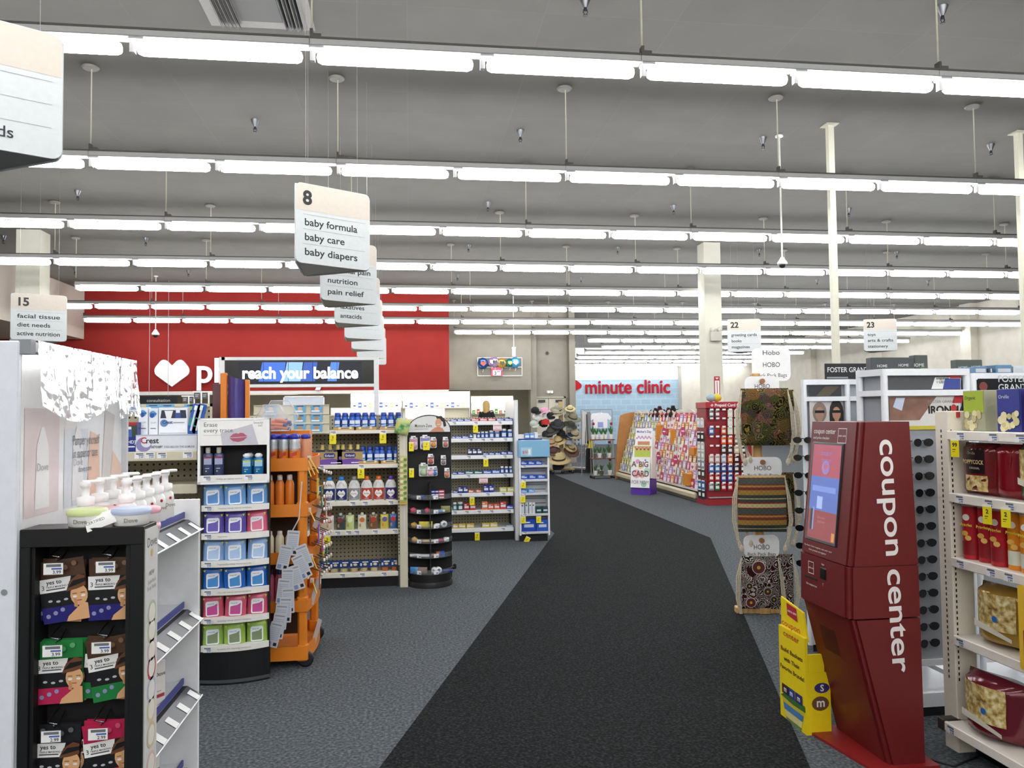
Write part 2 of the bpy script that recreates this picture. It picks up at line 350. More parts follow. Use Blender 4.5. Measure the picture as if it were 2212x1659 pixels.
# ---------------------------------------------------------------- things on the ceiling
def sprinkler():
    t = thing('sprinkler_head', '', 'sprinkler', group='sprinkler heads on the ceiling')
    b = MB(); b.lathe([(.05, 0), (.048, -.01), (.02, -.075), (.016, -.085)], mat('#77797b', .35, 1.), 14); b.build('escutcheon', t)
    b = MB(); b.lathe([(.012, -.08), (.016, -.1), (.01, -.12)], DARK, 8); b.tube([(-.014, 0, -.1), (-.02, 0, -.125), (0, 0, -.15), (.02, 0, -.125), (.014, 0, -.1)], .004, DARK, 6); b.cyl(.022, -.155, -.15, DARK, 10); b.build('deflector', t)
    return t
KS = Kit(sprinkler)
SP = [(551, 265), (1124, 288), (1648, 303), (2140, 318), (2035, 20), (1264, 2), (168, 418), (1054, 443), (1455, 450), (1833, 456), (315, 520), (1012, 535), (1334, 540), (1640, 545), (1937, 550), (162, 585), (407, 590), (988, 599), (1255, 605), (1510, 608), (1765, 610), (2005, 612), (8, 515)]
for i, (x, y) in enumerate(SP):
    q = pz(x, y-6, CEIL); pos = 'between the hanging light rows'
    KS.put((q.x, q.y, CEIL), 'chrome sprinkler head on the ceiling, %s from the right of its kind' % ORD[sorted(SP, key=lambda p: -p[0]).index((x, y))])
t = thing('air_vent', 'dark square air vent with fins in the ceiling above nearest lights', 'air vent', (0, 0, 0))
q = pz(555, 18, CEIL); b = MB(); b.box(q.x-.46, q.x+.46, q.y-.45, q.y+.33, CEIL-.012, CEIL-.001, mat('#8d8a84')); b.build('frame', t)
b = MB(); b.box(q.x-.17, q.x+.19, q.y-.44, q.y+.2, CEIL-.018, CEIL-.013, mat('#3a3936')); b.build('damper', t)
for s_, u in ((-1, q.x-.2), (1, q.x+.22)):
    b = MB()
    for k in range(6): b.push(Tm(u+s_*k*.032, 0, CEIL-.03, 0, 0, .6*s_)); b.box(-.002, .002, q.y-.44, q.y+.3, -.02, .02, mat('#6b6963', .5) if k % 2 else DARK); b.pop()
    b.build('louver', t)
def dome_cam(px, py_, Y, s, lab):
    q = py(px, py_, Y); t = thing('dome_camera', lab, 'security camera', (q.x, Y, q.z), group='hanging security cameras'); h = CEIL-q.z
    b = MB(); b.rod((0, 0, .12*s), (0, 0, h-.01), .012, mat('#d5d3c8')); b.cyl(.05, h-.02, h-.001, WHITE, 12); b.build('pole', t)
    b = MB(); b.lathe([(.03*s, .14*s), (.05*s, .1*s), (.09*s, .04*s), (.09*s, .01*s), (.06*s, 0)], WHITE, 16); b.build('housing', t)
    b = MB(); b.lathe([(.06*s, 0), (.055*s, -.03*s), (.03*s, -.055*s), (.004, -.062*s)], DARK, 14); b.build('dome', t)
dome_cam(1690, 572, 9.4, .7, 'white dome security camera hanging by the thin steel pole')
dome_cam(336, 724, 20.3, 1., 'small white dome security camera hanging before the red wall')
t = thing('sensor', 'slim white hanging sensor below the balloon wall lights', 'sensor'); q = py(1110, 770, 23.); t.location = (q.x, 23., q.z-.03)
b = MB(); b.rod((0, 0, .3), (0, 0, CEIL-q.z+.028), .012, WHITE); b.build('pole', t); b = MB(); b.rbox(-.05, .05, -.05, .05, .02, .25, WHITE, .01); b.box(-.055, .055, -.055, .055, .25, .31, WHITE); b.build('body', t)
# ---------------------------------------------------------------- hanging aisle signs (three sided prisms)
cream = mat('#cfc6b8', .6); face_w = mat('#cdd1d0', .5)
def aisle_sign(label, P, A, Lw, H, num, lines, a0=.56):
    """P: left corner of the camera-facing side at its top, A: rotation of that side."""
    t = thing('aisle_sign', label, 'hanging sign', (P.x, P.y, P.z-H), A, group='hanging aisle signs')
    for k in range(3):
        b = MB(); b.push(Tm(0, 0, 0) if k == 0 else (Tm(Lw, 0, 0, 2*pi/3) if k == 1 else Tm(Lw/2, Lw*.866, 0, -2*pi/3)))
        b.plate(rrect(0, Lw, 0, H, .07*Lw), -.006, .006, face_w)
        b.face([(p[0], max(p[1], H*.66)) for p in rrect(.004, Lw-.004, H*.4, H-.004, .07*Lw)], -.0072, cream)
        nm, ln = (num, lines) if k == 0 else (num, ['', '', ''])
        for j in range(3):
            z = H*(.61-.185*j); b.rect(.09*Lw, .93*Lw, z, z+.004*Lw, -.0075, mat('#9a9c98'))
            if j < len(ln) and ln[j]: b.text(ln[j], .125*H, .11*Lw, z-.135*H, -.0075, TXT, 'L', .014, width=min(.0605*H*len(ln[j]), .77*Lw))
        b.text(nm, .24*H, .09*Lw, H*.74, -.009, mat('#16171a'), 'L', .034)
        b.build('face_panel', t)
    b = MB(); b.prism([(.02*Lw, .01*Lw), (.98*Lw, .01*Lw), (.5*Lw, .84*Lw)], .006, .012, mat('#77797a')); b.build('bottom_panel', t)
    b = MB()
    for x, y in ((.15*Lw, .04*Lw), (.85*Lw, .04*Lw), (.5*Lw, .75*Lw)): b.rod((x, y, 0.01), (x, y, CEIL-P.z+H-.001), .0013, mat('#9a9a98', .5), 5)
    b.build('wire', t)
    return t
# the line of signs down the pharmacy aisles
A8 = math.radians(31.5); Y8 = 6.1; p8 = py(638, 392, Y8); p8r = py(799, 560, Y8+.33); Lw8 = (Vector((p8r.x, p8r.y))-Vector((p8.x, p8.y))).length; H8 = p8.z-py(638, 566, Y8).z
aisle_sign('large cream and white aisle sign numbered 8 for baby formula, care and diapers', p8, A8, Lw8, H8, '8', ['baby formula', 'baby care', 'baby diapers'])
SL = [('7', ['external pain', 'nutrition', 'pain relief'], 'aisle sign reading nutrition and pain relief behind the number 8 sign'),
      ('6', ['digestive', 'laxatives', 'antacids'], 'aisle sign reading laxatives and antacids behind the pain relief sign'),
      ('5', ['', '', ''], 'fourth aisle sign in the line, behind the antacids sign'), ('4', ['', '', ''], 'fifth aisle sign in the line receding from number 8'),
      ('3', ['', '', ''], 'sixth aisle sign in the line, above the scrolling screen'), ('2', ['', '', ''], 'farthest aisle sign in the line, beside the screen post')]
RE = [(813, 543), (820, 609), (825.5, 654.6), (829, 687), (832, 711.5), (834, 732.7)]
for i, (num, ln, lab) in enumerate(SL):
    Y = Y8*(1+.317*(i+1)); r = py(RE[i][0], RE[i][1], Y+.33)
    aisle_sign(lab, Vector((r.x-Lw8*math.cos(A8), r.y-Lw8*math.sin(A8), p8.z)), A8, Lw8, H8, '', ln)
YL = 3.75; q = py(136, 93, YL+.33)
aisle_sign('nearest aisle sign cut by the frame edge, ending in needs', Vector((q.x-Lw8*math.cos(A8), q.y-Lw8*math.sin(A8), q.z+.03)), A8, Lw8, H8*1.0, '', ['', '', ''])
mb = MB(); mb.push(Tm(q.x-Lw8*math.cos(A8), q.y-Lw8*math.sin(A8), q.z+.03-H8, A8))
for s_, u_, j in (('n', .49, 1), ('needs', .68, 2)): mb.text(s_, .125*H8, u_*Lw8, H8*(.61-.185*j)-.135*H8, -.0085, TXT, 'R', .006, width=.0605*H8*len(s_))
NS = [o for o in bpy.data.objects if o.get('label', '').startswith('nearest aisle sign')][0]; lo = mb.build('lettering'); lo.parent = NS; lo.matrix_parent_inverse = (Matrix.Translation((q.x-Lw8*math.cos(A8), q.y-Lw8*math.sin(A8), q.z+.03-H8)) @ Euler((0, 0, A8)).to_matrix().to_4x4()).inverted()
q = py(24, 632, 11.0)
aisle_sign('aisle sign numbered 15 for tissue, diet needs and nutrition beside the column', q, math.radians(24), Lw8, H8, '15', ['facial tissue', 'diet needs', 'active nutrition'])
q = py(1571, 690, 14.2); aisle_sign('aisle sign numbered 22 for greeting cards, books and magazines', q, math.radians(-12), Lw8*.97, H8, '22', ['greeting cards', 'books', 'magazines'])
q = py(1865, 690, 14.2); aisle_sign('aisle sign numbered 23 for toys, crafts and stationery by the steel pole', q, math.radians(-13), Lw8*.97, H8, '23', ['toys', 'arts & crafts', 'stationery'])
# ---------------------------------------------------------------- wall lettering
sign_w = mat('#f2f2f0', .4)
t = thing('wall_sign', 'white heart and pharmacy lettering on the red wall', 'sign', (0, YR-.001, 0))
a, c = py(335, 775, YR), py(410, 833, YR); w_ = c.x-a.x; h_ = a.z-c.z; cx = (a.x+c.x)/2
hp = []
for k in range(25):
    pass
def heart(cx, zt, w_, h_):
    o = []
    lob = w_*.5
    pts = [(0, -1), (.86, -.28), (.97, .05), (.93, .38), (.62, .78), (.42, .8), (.22, .62), (0, .38)]
    pts = [(0, -1), (.88, -.2), (.96, -.08), (.995, .1), (.985, .26), (.93, .42), (.72, .74), (.62, .86), (.5, .92), (.38, .9), (.26, .82), (0, .5)]
    full = pts+[(-x, z) for x, z in pts[::-1][1:-1]]
    return [(cx+x*w_/2, zt-h_/2+z*h_/2) for x, z in full]
def heart_plate(b, cx, zt, w_, h_, y0, y1, mt):
    P = heart(cx, zt, w_, h_); n = len(P); half = n//2
    b.plate(P[:half+1], y0, y1, mt); b.plate(P[half:]+[P[0]], y0, y1, mt)
b = MB(); heart_plate(b, cx, a.z, w_, h_*1.04, -.06, -.005, sign_w); b.build('heart', t)
b = MB(); u = py(424, 826, YR); v = py(716, 826, YR); hx = py(430, 787, YR).z-py(430, 827, YR).z
for dy in (-.06,): b.text('pharmacy', hx*1.86, u.x, u.z, dy, sign_w, 'L', .018, width=v.x-u.x)
lo = b.build('lettering', t); sm_ = lo.modifiers.new('depth', 'SOLIDIFY'); sm_.thickness = .05; sm_.offset = 1
clr = mat('#a31c27', .6, spec=.1)
t = thing('wall_sign', 'red heart and minute clinic lettering on the blue patterned wall', 'sign', (0, YC-.052, 0))
b = MB(); q = py(1231, 824, YC); r = py(1256, 853, YC); heart_plate(b, (py(1228, 838, YC).x), q.z+.1, (r.x-py(1200, 838, YC).x), (q.z-r.z)*1.1, -.06, -.005, clr); b.build('heart', t)
b = MB(); u = py(1262, 850, YC); v = py(1446, 850, YC); hx = py(1270, 828, YC).z-py(1270, 850, YC).z
b.text('minute clinic', hx*1.86, u.x, u.z, -.06, clr, 'L', .018, width=v.x-u.x); lo = b.build('lettering', t); sm_ = lo.modifiers.new('depth', 'SOLIDIFY'); sm_.thickness = .05; sm_.offset = 1
# ---------------------------------------------------------------- shared small kits
def tag_on(b, x, z, y, w_=.055, h=.034, bar=True, yel=False, price=None):
    """a shelf price label printed on the current mesh"""
    b.rect(x-w_/2, x+w_/2, z-h, z, y, YEL if yel else PAPER)
    if bar: b.rect(x-.02*w_/.055, x+.022*w_/.055, z-h*.32, z-h*.08, y-.0006, mat('#6f7276')); b.rect(x-.005, x+.024*w_/.055, z-h*.56, z-h*.42, y-.0006, mat('#4a64b8'))
    b.text(price or '3.99', h*.42, x+.022*w_/.055, z-h*.93, y-.0008, TXT, 'R', .01)
def sale_tag(label, P, rz=0., h=.11, w_=.062, num='2', group='yellow sale tags', tilt=0.):
    t = MB(); t.push(Tm(0, 0, 0, 0, 0, tilt)); t.plate([(-w_/2, -h), (w_/2, -h), (w_/2, 0), (-w_/2, 0)], -.0008, .0008, YEL); t.rect(-w_/2, w_/2, -h*.12, 0, -.0012, mat('#f7f5dc')); t.text(num, h*.3, 0, -h*.45, -.0014, TXT, 'C', .03)
    t.rect(-w_*.3, w_*.1, -h*.62, -h*.58, -.0012, TXT); t.rect(-w_*.3, w_*.0, -h*.72, -h*.69, -.0012, mat('#77702a'))
    o = t.build('sale_tag'); o.location = P; o.rotation_euler.z = rz; return tag(o, label, 'price tag', group)
def pillow(b, w_, h, d, mt, nu=8, nv=8, seal=.12, z0=0., back=True):
    """soft pouch, flat seals at top and bottom; front faces -y"""
    def prof(u, v):
        e = max(0., min(v/.1, (1-v)/seal, 1)); e = math.sin(e*pi/2); g = math.sin(pi*min(max(u, .001), .999))**.5
        return d*e*g
    b.grid(lambda u, v: (w_*(u-.5), -prof(u, v)*.5, z0+h*v), nu, nv, mt)
    if back: b.grid(lambda u, v: (w_*(.5-u), prof(u, v)*.5+.0005, z0+h*v), nu, nv, mt)
# ---------------------------------------------------------------- white bath display at the left edge
YN = 2.55; XB = py(42, 1145, YN).x; zt = py(45, 737, YN).z; LEN = py(260, 800, 3.4).y-YN
gl_w = mat('#e4e8ee', .25, spec=.6); panelw = mat('#f2f2f2', .1, spec=.7, coat=.4)
endcap = thing('endcap_display', 'tall white bath product display with glossy poster panel and slanted shelves', 'store display', (XB, YN, 0), pi/2)
b = MB(); b.rbox(-.02, 0, 0, 1.3, 0, zt, gl_w, .004); b.disc(.0, 0, .001, 0, gl_w, 4); b.build('end_panel', endcap)
b = MB(); b.push(Tm(0, 0, 0, -pi/2)); b.disc(-.03, 1.07, .009, -.023, GREY, 12); b.pop(); b.build('screw', endcap)
b = MB(); b.box(0, LEN, .0, .03, 0, zt-.01, panelw); e = -.0012
PL = lambda x, y: (px_(x, y, XB+.002).y-YN, px_(x, y, XB+.002).z)
b.rect(.02, .26, 1.28, 1.62, e, mat('#e2d3d3', .15, var=.12, scale=9)); b.rect(.3, .5, 1.28, 1.55, e, mat('#d9dde2', .15)); b.face([(.48, 1.26), (.62, 1.26), (.6, 1.52), (.52, 1.54)], e, mat('#ecc7b0', .15)); b.face([(.7, 1.26), (.83, 1.26), (.83, 1.4), (.74, 1.46)], e, mat('#ecccb8', .15))
b.face([(.62, 1.26), (.7, 1.26), (.76, 1.6), (.66, 1.62)], e, mat('#d7d2cf', .15))
for x in (.09, .36): b.face([(x, 1.3), (x+.1, 1.3), (x+.09, 1.5), (x+.06, 1.56), (x+.04, 1.56), (x+.01, 1.5)], e-.001, mat('#ecebea', .15)); b.text('Dove', .036, x+.05, 1.42, e-.002, mat('#a9a8ae'), 'C')
TG = mat('#6d6b70', .3)
(ta, tz), (tb, _) = PL(156, 962), PL(214, 955); b.text('Pamper yourself', .05, ta, tz, e-.003, TG, 'L', .005, width=tb-ta)
(ta, tz), (tb, _) = PL(157, 990), PL(210, 983); b.text('in superior care', .048, ta, tz, e-.003, TG, 'L', .005, width=tb-ta)
(ta, tz), (tb, _) = PL(168, 1020), PL(196, 1016); b.text('dove.com', .03, ta, tz, e-.003, TG, 'L', 0, width=tb-ta)
b.build('poster_panel', endcap)
b = MB(); b.box(-.01, LEN+.01, -.025, .04, zt-.03, zt, LGREY); b.box(LEN-.012, LEN+.008, -.02, .03, .1, zt, LGREY); b.box(-.012, .02, -.03, .03, zt-.04, zt+.005, GREY); b.build('frame', endcap)
# crinkled clear film hanging over the panel top
R2 = random.Random(3); ph = [(lambda f, a: (f*math.cos(a), f*math.sin(a), R2.uniform(0, 6), .05/f*R2.uniform(.4, 1)))(R2.uniform(14, 110), R2.uniform(0, 3.1)) for _ in range(30)]
def film(u, v):
    x = u*LEN*1.03; h = .2+.05*math.sin(u*5.3)+(.08 if u > .72 else 0); z = zt+.002-v*h
    return (x, -.03-.02*v-sum(a*abs(math.sin(p*x+q*z+r+1.5*math.sin(5*x+4*z))) for p, q, r, a in ph), z)
b = MB(); b.grid(film, 100, 56, mat('#f2f4f6', .1, .8, alpha=.45, var=0)); b.build('plastic_film', endcap)
ZS = [py(394, 1113, 3.38).z, py(392, 1308, 3.38).z, py(391, 1474, 3.38).z, py(389, 1652, 3.38).z]
DEP = -(py(394, 1113, 3.38).x-XB); blu = mat('#3a4190', .4)
for i, z in enumerate(ZS):
    b = MB(); b.box(.12, LEN-.005, DEP, -.001, z-.02, z, mat('#dfe1e4', .35)); b.box(.12, LEN-.005, DEP-.006, DEP, z-.012, z+.012, blu); sh = b.build('shelf', endcap)
    b = MB(); a0, a1 = DEP-.02, DEP-.078; b.add([(.12, a0, z-.02), (LEN-.005, a0, z-.02), (LEN-.005, a1, z-.06), (.12, a1, z-.06)], [(0, 3, 2, 1)], mat('#3a3b3f', .3))
    b.add([(.12, DEP, z-.02), (LEN-.005, DEP, z-.02), (LEN-.005, a0, z-.02), (.12, a0, z-.02)], [(0, 3, 2, 1)], DARK)
    b.tube([(.12, a1, z-.06), (LEN-.005, a1, z-.06)], .004, mat('#e8e9ea', .2), 6)
    for k in range(5):
        x = .2+k*.145+.02*(i % 2); s0, s1 = .25, .95
        p = lambda xx, s: (xx, a0+(a1-a0)*s-.001, z-.02-.04*s+.0012)
        b.add([p(x, s0), p(x+.045, s0), p(x+.045, s1), p(x, s1)], [(0, 3, 2, 1)], PAPER)
    b.build('price_channel', sh)
ztf = py(420, 1078, 3.4).z
b = MB(); b.rbox(LEN-.003, LEN+.014, DEP-.062, -.0, 0, ztf, mat('#f3f4f4', .4), .003); b.build('far_panel', endcap)
b = MB(); b.box(.12, LEN-.006, DEP, 0, 0, .1, LGREY); b.build('base', endcap)
# pump bottles on the top shelf
white_pl = mat('#eceae6', .3); dgry = mat('#8a7f77')
def pump():
    t = thing('pump_bottle', '', 'bottle'); b = MB()
    b.lathe([(.030, 0), (.034, .006), (.034, .085), (.031, .105), (.022, .115), (.022, .118)], white_pl, 18); b.text('Dove', .02, 0, .055, -.0345, dgry, 'C', .01); b.disc(0, .088, .006, -.0345, RED, 8); b.build('bottle_body', t)
    b = MB(); b.lathe([(.027, .115), (.028, .122), (.027, .142), (.012, .146), (.012, .172), (.016, .175), (.018, .19), (.005, .196)], mat('#f3f2f0', .3), 14)
    b.rbox(-.012, .05, -.012, .012, .186, .197, mat('#f3f2f0', .3), .004); b.build('pump_head', t); return t
KP = Kit(pump)
for i, y in enumerate((2.82, 2.92, 3.02, 3.13, 3.24)):
    KP.put((XB+.215, y, ZS[0]), 'white foam pump bottle in the front file of the display, %s from nearest' % ORD[i], .9, 'white foam pump bottles', rx=0)
for i, y in enumerate((2.75, 2.87, 2.99, 3.11)):
    KP.put((XB+.11, y, ZS[0]), 'white foam pump bottle in the file against the poster, %s from nearest' % ORD[i], .5, 'white foam pump bottles')
zk = py(100, 1143, YN).z
def tub(lid, label, P, rz=0):
    t = thing('cream_tub', label, 'tub', P, rz, 'white body cream tubs'); b = MB(); b.lathe([(.05, 0), (.053, .004), (.056, .034), (.056, .036)], white_pl, 24); b.text('Dove', .018, 0, .012, -.0565, dgry, 'C', .01); b.build('jar', t)
    b = MB(); b.lathe([(.058, .034), (.059, .04), (.058, .05), (.05, .053)], mat(lid, .35), 24); b.build('lid', t)
tub('#cfdc9a', 'white cream tub with pale green lid on the black display top', (XB+.17, 2.61, zk+.0005)); tub('#b9c6dd', 'white cream tub with pale blue lid on the black display top', (XB+.3, 2.61, zk+.0005), .3)
for k in range(2): tub('#e0a9b1', 'white cream tub with pink lid behind the green lidded tub, %s of two stacked' % ('lower', 'upper')[k], (XB+.155, 2.76, ZS[0]+.0535*k)); tub('#e3a7b2', 'white cream tub with pink lid behind the blue lidded tub, %s of two stacked' % ('lower', 'upper')[k], (XB+.29, 2.74, ZS[0]+.0535*k), .4)
b = MB(); b.box(.0, .30, 0, .001, 0, .001, PAPER)
b = MB(); b.grid(lambda u, v: (.085*(u-.5), .03*v*v+.01*u, .042*v), 4, 6, PAPER); b.text('CERTIFIED', .012, -.01, .02, -.004, TXT); o = b.build('folded_leaflet'); o.location = (XB+.235, 2.55, zk+.001); o.rotation_euler = (0, -.35, .1); tag(o, 'curled white paper leaflet leaning on the cream tubs', 'leaflet')
def slim(h, r, col='#d9a94a'):
    t = thing('wash_bottle', '', 'bottle'); b = MB(); b.lathe([(r*.9, 0), (r, .005), (r, h*.78), (r*.8, h*.86), (r*.35, h*.92), (r*.3, h)], white_pl, 16, sy=.7); b.text('Dove', r*.8, 0, h*.6, -r*.72, dgry, 'C', .01); b.rect(-r*.4, r*.4, h*.12, h*.3, -r*.72, mat(col)); b.build('bottle_body', t)
    b = MB(); b.lathe([(r*.45, h*.9), (r*.5, h*.92), (r*.5, h*.99), (r*.2, h*1.01)], white_pl, 12); b.build('cap', t); return t
KB = Kit(lambda: slim(.215, .036))
for i, (y, x, col) in enumerate(((2.86, .2, 0), (2.76, .2, 0), (3.05, .17, 0), (3.0, .1, 0))): KB.put((XB+x, y, ZS[1]), 'white body wash bottle on the second display shelf, %s in line' % ORD[i], .9, 'white body wash bottles')
def carton(w_, d, h, base, stripes=(), words=(), name='carton', r=.002):
    b = MB(); b.rbox(-w_/2, w_/2, -d/2, d/2, 0, h, mat(base, .4), r)
    for (x0, x1, z0, z1, c) in stripes: b.rect(-w_/2+x0*w_, -w_/2+x1*w_, z0*h, z1*h, -d/2-.0008, mat(c, .4))
    for (s, sz, x, z, c) in words: b.text(s, sz*h, -w_/2+x*w_, z*h, -d/2-.0016, mat(c, .5, var=0), 'C', .015)
    return tag(b.build(name), '', 'box')
KC = Kit(lambda: carton(.05, .075, .16, '#eeeae4', ((.1, .9, .16, .24, '#b54a55'), (.1, .6, .3, .32, '#c9a4a4')), (('Dove', .13, .5, .66, '#7d7168'),)))
for i, y in enumerate((2.76, 2.86, 2.96, 3.06, 3.16)): KC.put((XB+.2, y, ZS[2]), 'white soap carton with red band on the third display shelf, %s in line' % ORD[i], 1., 'white soap cartons')
for i, y in enumerate((2.8, 2.9, 3.0, 3.1)): KC.put((XB+.2, y, ZS[3]), 'white soap carton with red band on the lowest display shelf, %s in line' % ORD[i], 1., 'white soap cartons')
# ---------------------------------------------------------------- black side rack with mask sachets
xa, xb = XB+.001, py(310, 1200, YN).x; zk = py(100, 1143, YN).z; W = xb-xa; YK = YN-.06
blk = mat('#111214', .4); blk2 = mat('#060607', .6)
rack = thing('side_rack', 'shallow black rack hung with face mask sachets at the left foreground', 'display rack', (xa, YN-.001, 0))
b = MB(); D_ = .125
b.rbox(0, W, 0, D_, zk-.055, zk, blk, .002); b.rbox(0, .03, 0, D_, .03, zk-.055, blk, .002); b.rbox(W-.04, W, 0, D_, .03, zk-.055, blk, .002); b.box(0, W, 0, D_, 0, .03, blk)
b.box(.03, .04, .012, D_, .03, zk-.055, blk2); b.box(W-.055, W-.04, .012, D_, .03, zk-.055, blk2); b.build('frame', rack)
b = MB(); b.box(.03, W-.04, D_-.02, D_-.005, .03, zk-.055, mat('#0a0a0b', .7)); b.build('back_panel', rack)
b = MB(); b.box(W, W+.004, .012, D_, .05, zk-.012, mat('#dddcd8', .4)); b.push(Tm(W+.0045, .012, 0, pi/2)); e = 0
b.text('Dove', .042, .055, zk-.07, e, mat('#6d6a70'), 'C', .01); b.disc(.055, zk-.09, .012, e-.0002, mat('#d9b877'), 10)
b.text('NEW', .022, .055, zk-.16, e, mat('#8c8a8c')); b.text('Superfood', .018, .055, zk-.185, e, mat('#9c9a9c')); b.text('Body Polish', .018, .055, zk-.205, e, mat('#9c9a9c'))
for dz, c in ((.28, '#b9c7a8'), (.335, '#c7d0a2'), (.4, '#e2b9bb'), (.45, '#c24a50'), (.52, '#b7c0d8'), (.58, '#dccb98'), (.66, '#d7c49a'), (.75, '#e3b8b0')):
    b.disc(.06, zk-dz, .04, e-.0002, mat(c, .5), 16); b.disc(.06, zk-dz, .03, e-.0004, mat('#eae6da', .5), 16)
b.pop(); b.build('side_graphic', rack)
skin, skin2, hair = mat('#d9a878', .45), mat('#c58f60', .45), mat('#6a4026', .45)
def sachet(ctop, cbot, name='yes to', band=None):
    w_, h = .134, .19; t = thing('mask_sachet', '', 'sachet'); b = MB()
    b.grid(lambda u, v: (w_*(u-.5), -.006*math.sin(pi*u)*math.sin(pi*v), -h*(1-v)), 6, 6, mat(ctop, .35)); b.grid(lambda u, v: (w_*(.5-u), .002, -h*(1-v)), 1, 1, mat(ctop, .35))
    E = -.0075
    b.rect(-w_/2, w_/2, -h*.995, -h*.70, E, mat(cbot, .35)); b.rect(-w_/2, w_/2, -h*.74, -h*.28, E-.0003, mat('#17171a', .35))
    b.face([(-w_/2, -h*.5), (w_*.12, -h*.5), (w_*.2, -h*.28), (-w_/2, -h*.28)], E-.0006, PAPER)
    b.text(name, .018, -w_*.34, -h*.37, E-.001, TXT, 'L', .02); b.text('3', .02, -w_*.46, -h*.45, E-.001, TXT, 'L'); b.text('TRIPLE MASKING KIT', .008, -w_*.36, -h*.43, E-.001, TXT, 'L', .01); b.rect(-w_*.36, w_*.05, -h*.465, -h*.445, E-.001, mat('#55565a'))
    b.face([(-.0, -h), (w_*.5, -h), (w_*.5, -h*.75), (w_*.38, -h*.72), (w_*.3, -h*.78), (w_*.05, -h*.92)], E-.0012, skin)
    b.disc(w_*.33, -h*.6, w_*.19, E-.0009, skin, 16, h*.17); b.face([(w_*.06, -h*.52), (w_*.16, -h*.36), (w_*.36, -h*.27), (w_*.5, -h*.3), (w_*.5, -h*.46), (w_*.3, -h*.5)], E-.0015, hair)
    b.face([(w_*.1, -h*.47), (w_*.24, -h*.36), (w_*.5, -h*.34), (w_*.5, -h*.4), (w_*.28, -h*.44)], E-.0018, blk); b.face([(w_*.2, -h*.78), (w_*.28, -h*.8), (w_*.27, -h*.66), (w_*.21, -h*.64)], E-.0018, skin2)
    for ex in (.24, .42): b.rect(w_*(ex-.05), w_*(ex+.05), -h*.575, -h*.565, E-.0018, hair); b.disc(w_*ex, -h*.62, w_*.05, E-.0018, mat('#ece6e0'), 8, h*.02)
    b.rect(w_*.28, w_*.38, -h*.695, -h*.68, E-.0018, mat('#b05348'))
    for k in range(3): b.disc(w_*(-.3+.17*k), -h*(.64+.02*(k % 2)), w_*.05, E-.0009, mat('#b9bcc0'), 8, h*.02)
    for k in range(4): b.disc(w_*(.3-.2*k), -h*(.08+.05*(k % 3)), w_*.06, E-.0005, mat(band or '#7d6047'), 10)
    for k in range(3): b.disc(w_*(-.38+.16*k), -h*(.88-.04*k), w_*.05, E-.0005, mat('#8e8fb8'), 10)
    b.build('pouch', t); return t
S1, S2, S3, S4, S5 = (Kit(lambda a=a: sachet(*a)) for a in (('#4d3423', '#23216e'), ('#1e7a3a', '#b62350', 'yes to', '#58a76d'), ('#4d3423', '#1d7a3c'), ('#191a1c', '#c02228', 'yes to', '#5c5d60'), ('#b71f4c', '#c7274f', 'yes to', '#c7486b')))
SL_ = [(129, 1218, S1, 'brown and purple mask sachet on the upper hook beside the white panel', -.13), (240, 1214, S1, 'brown and purple mask sachet on the upper hook beside the bath strip', -.02),
       (127, 1393, S2, 'green, black and pink mask sachet on the middle hook', -.03), (231, 1386, S3, 'brown and green mask sachet on the middle hook', -.16),
       (124, 1575, S4, 'black and red mask sachet on the lower hook', .02), (224, 1570, S5, 'crimson mask sachet tilted on the lower hook', -.14)]
for i, (x, y, K, lab, tl) in enumerate(SL_):
    q = py(x, y, YN+.045); yb = YN+.1
    b = MB(); b.tube([(q.x-xa, D_-.02, q.z+.035), (q.x-xa, .06, q.z+.012), (q.x-xa, .03, q.z+.012), (q.x-xa, .02, q.z+.022)], .0028, CHROME, 6); b.tube([(q.x-xa-.018, D_-.02, q.z+.045), (q.x-xa-.018, .02, q.z+.03), (q.x-xa+.012, .016, q.z+.026)], .0024, CHROME, 6); hk = b.build('hook', rack)
    b = MB(); b.rect(q.x-xa-.033, q.x-xa+.025, q.z-.028, q.z+.01, .012, CLEAR); tag_on(b, q.x-xa-.004, q.z+.008, .0115, .056, .034, price='3.99' if i < 4 else '2.99'); b.build('price_tag', hk)
    for j in range(3 if i in (2, 5) else 2):
        K.put((q.x+.004*j, YN+.05+.012*j, q.z+.012), lab if j == 0 else lab.split(' on the')[0].split(' tilted')[0]+' tucked %s behind the front one, %s hook' % ('just' if j == 1 else 'farther', 'upper lower'.split()[0] if i < 2 else ('middle' if i < 4 else 'lower')), 0, 'face mask sachets', None, 0, tl*(-1 if j == 0 else .4)*(-1))
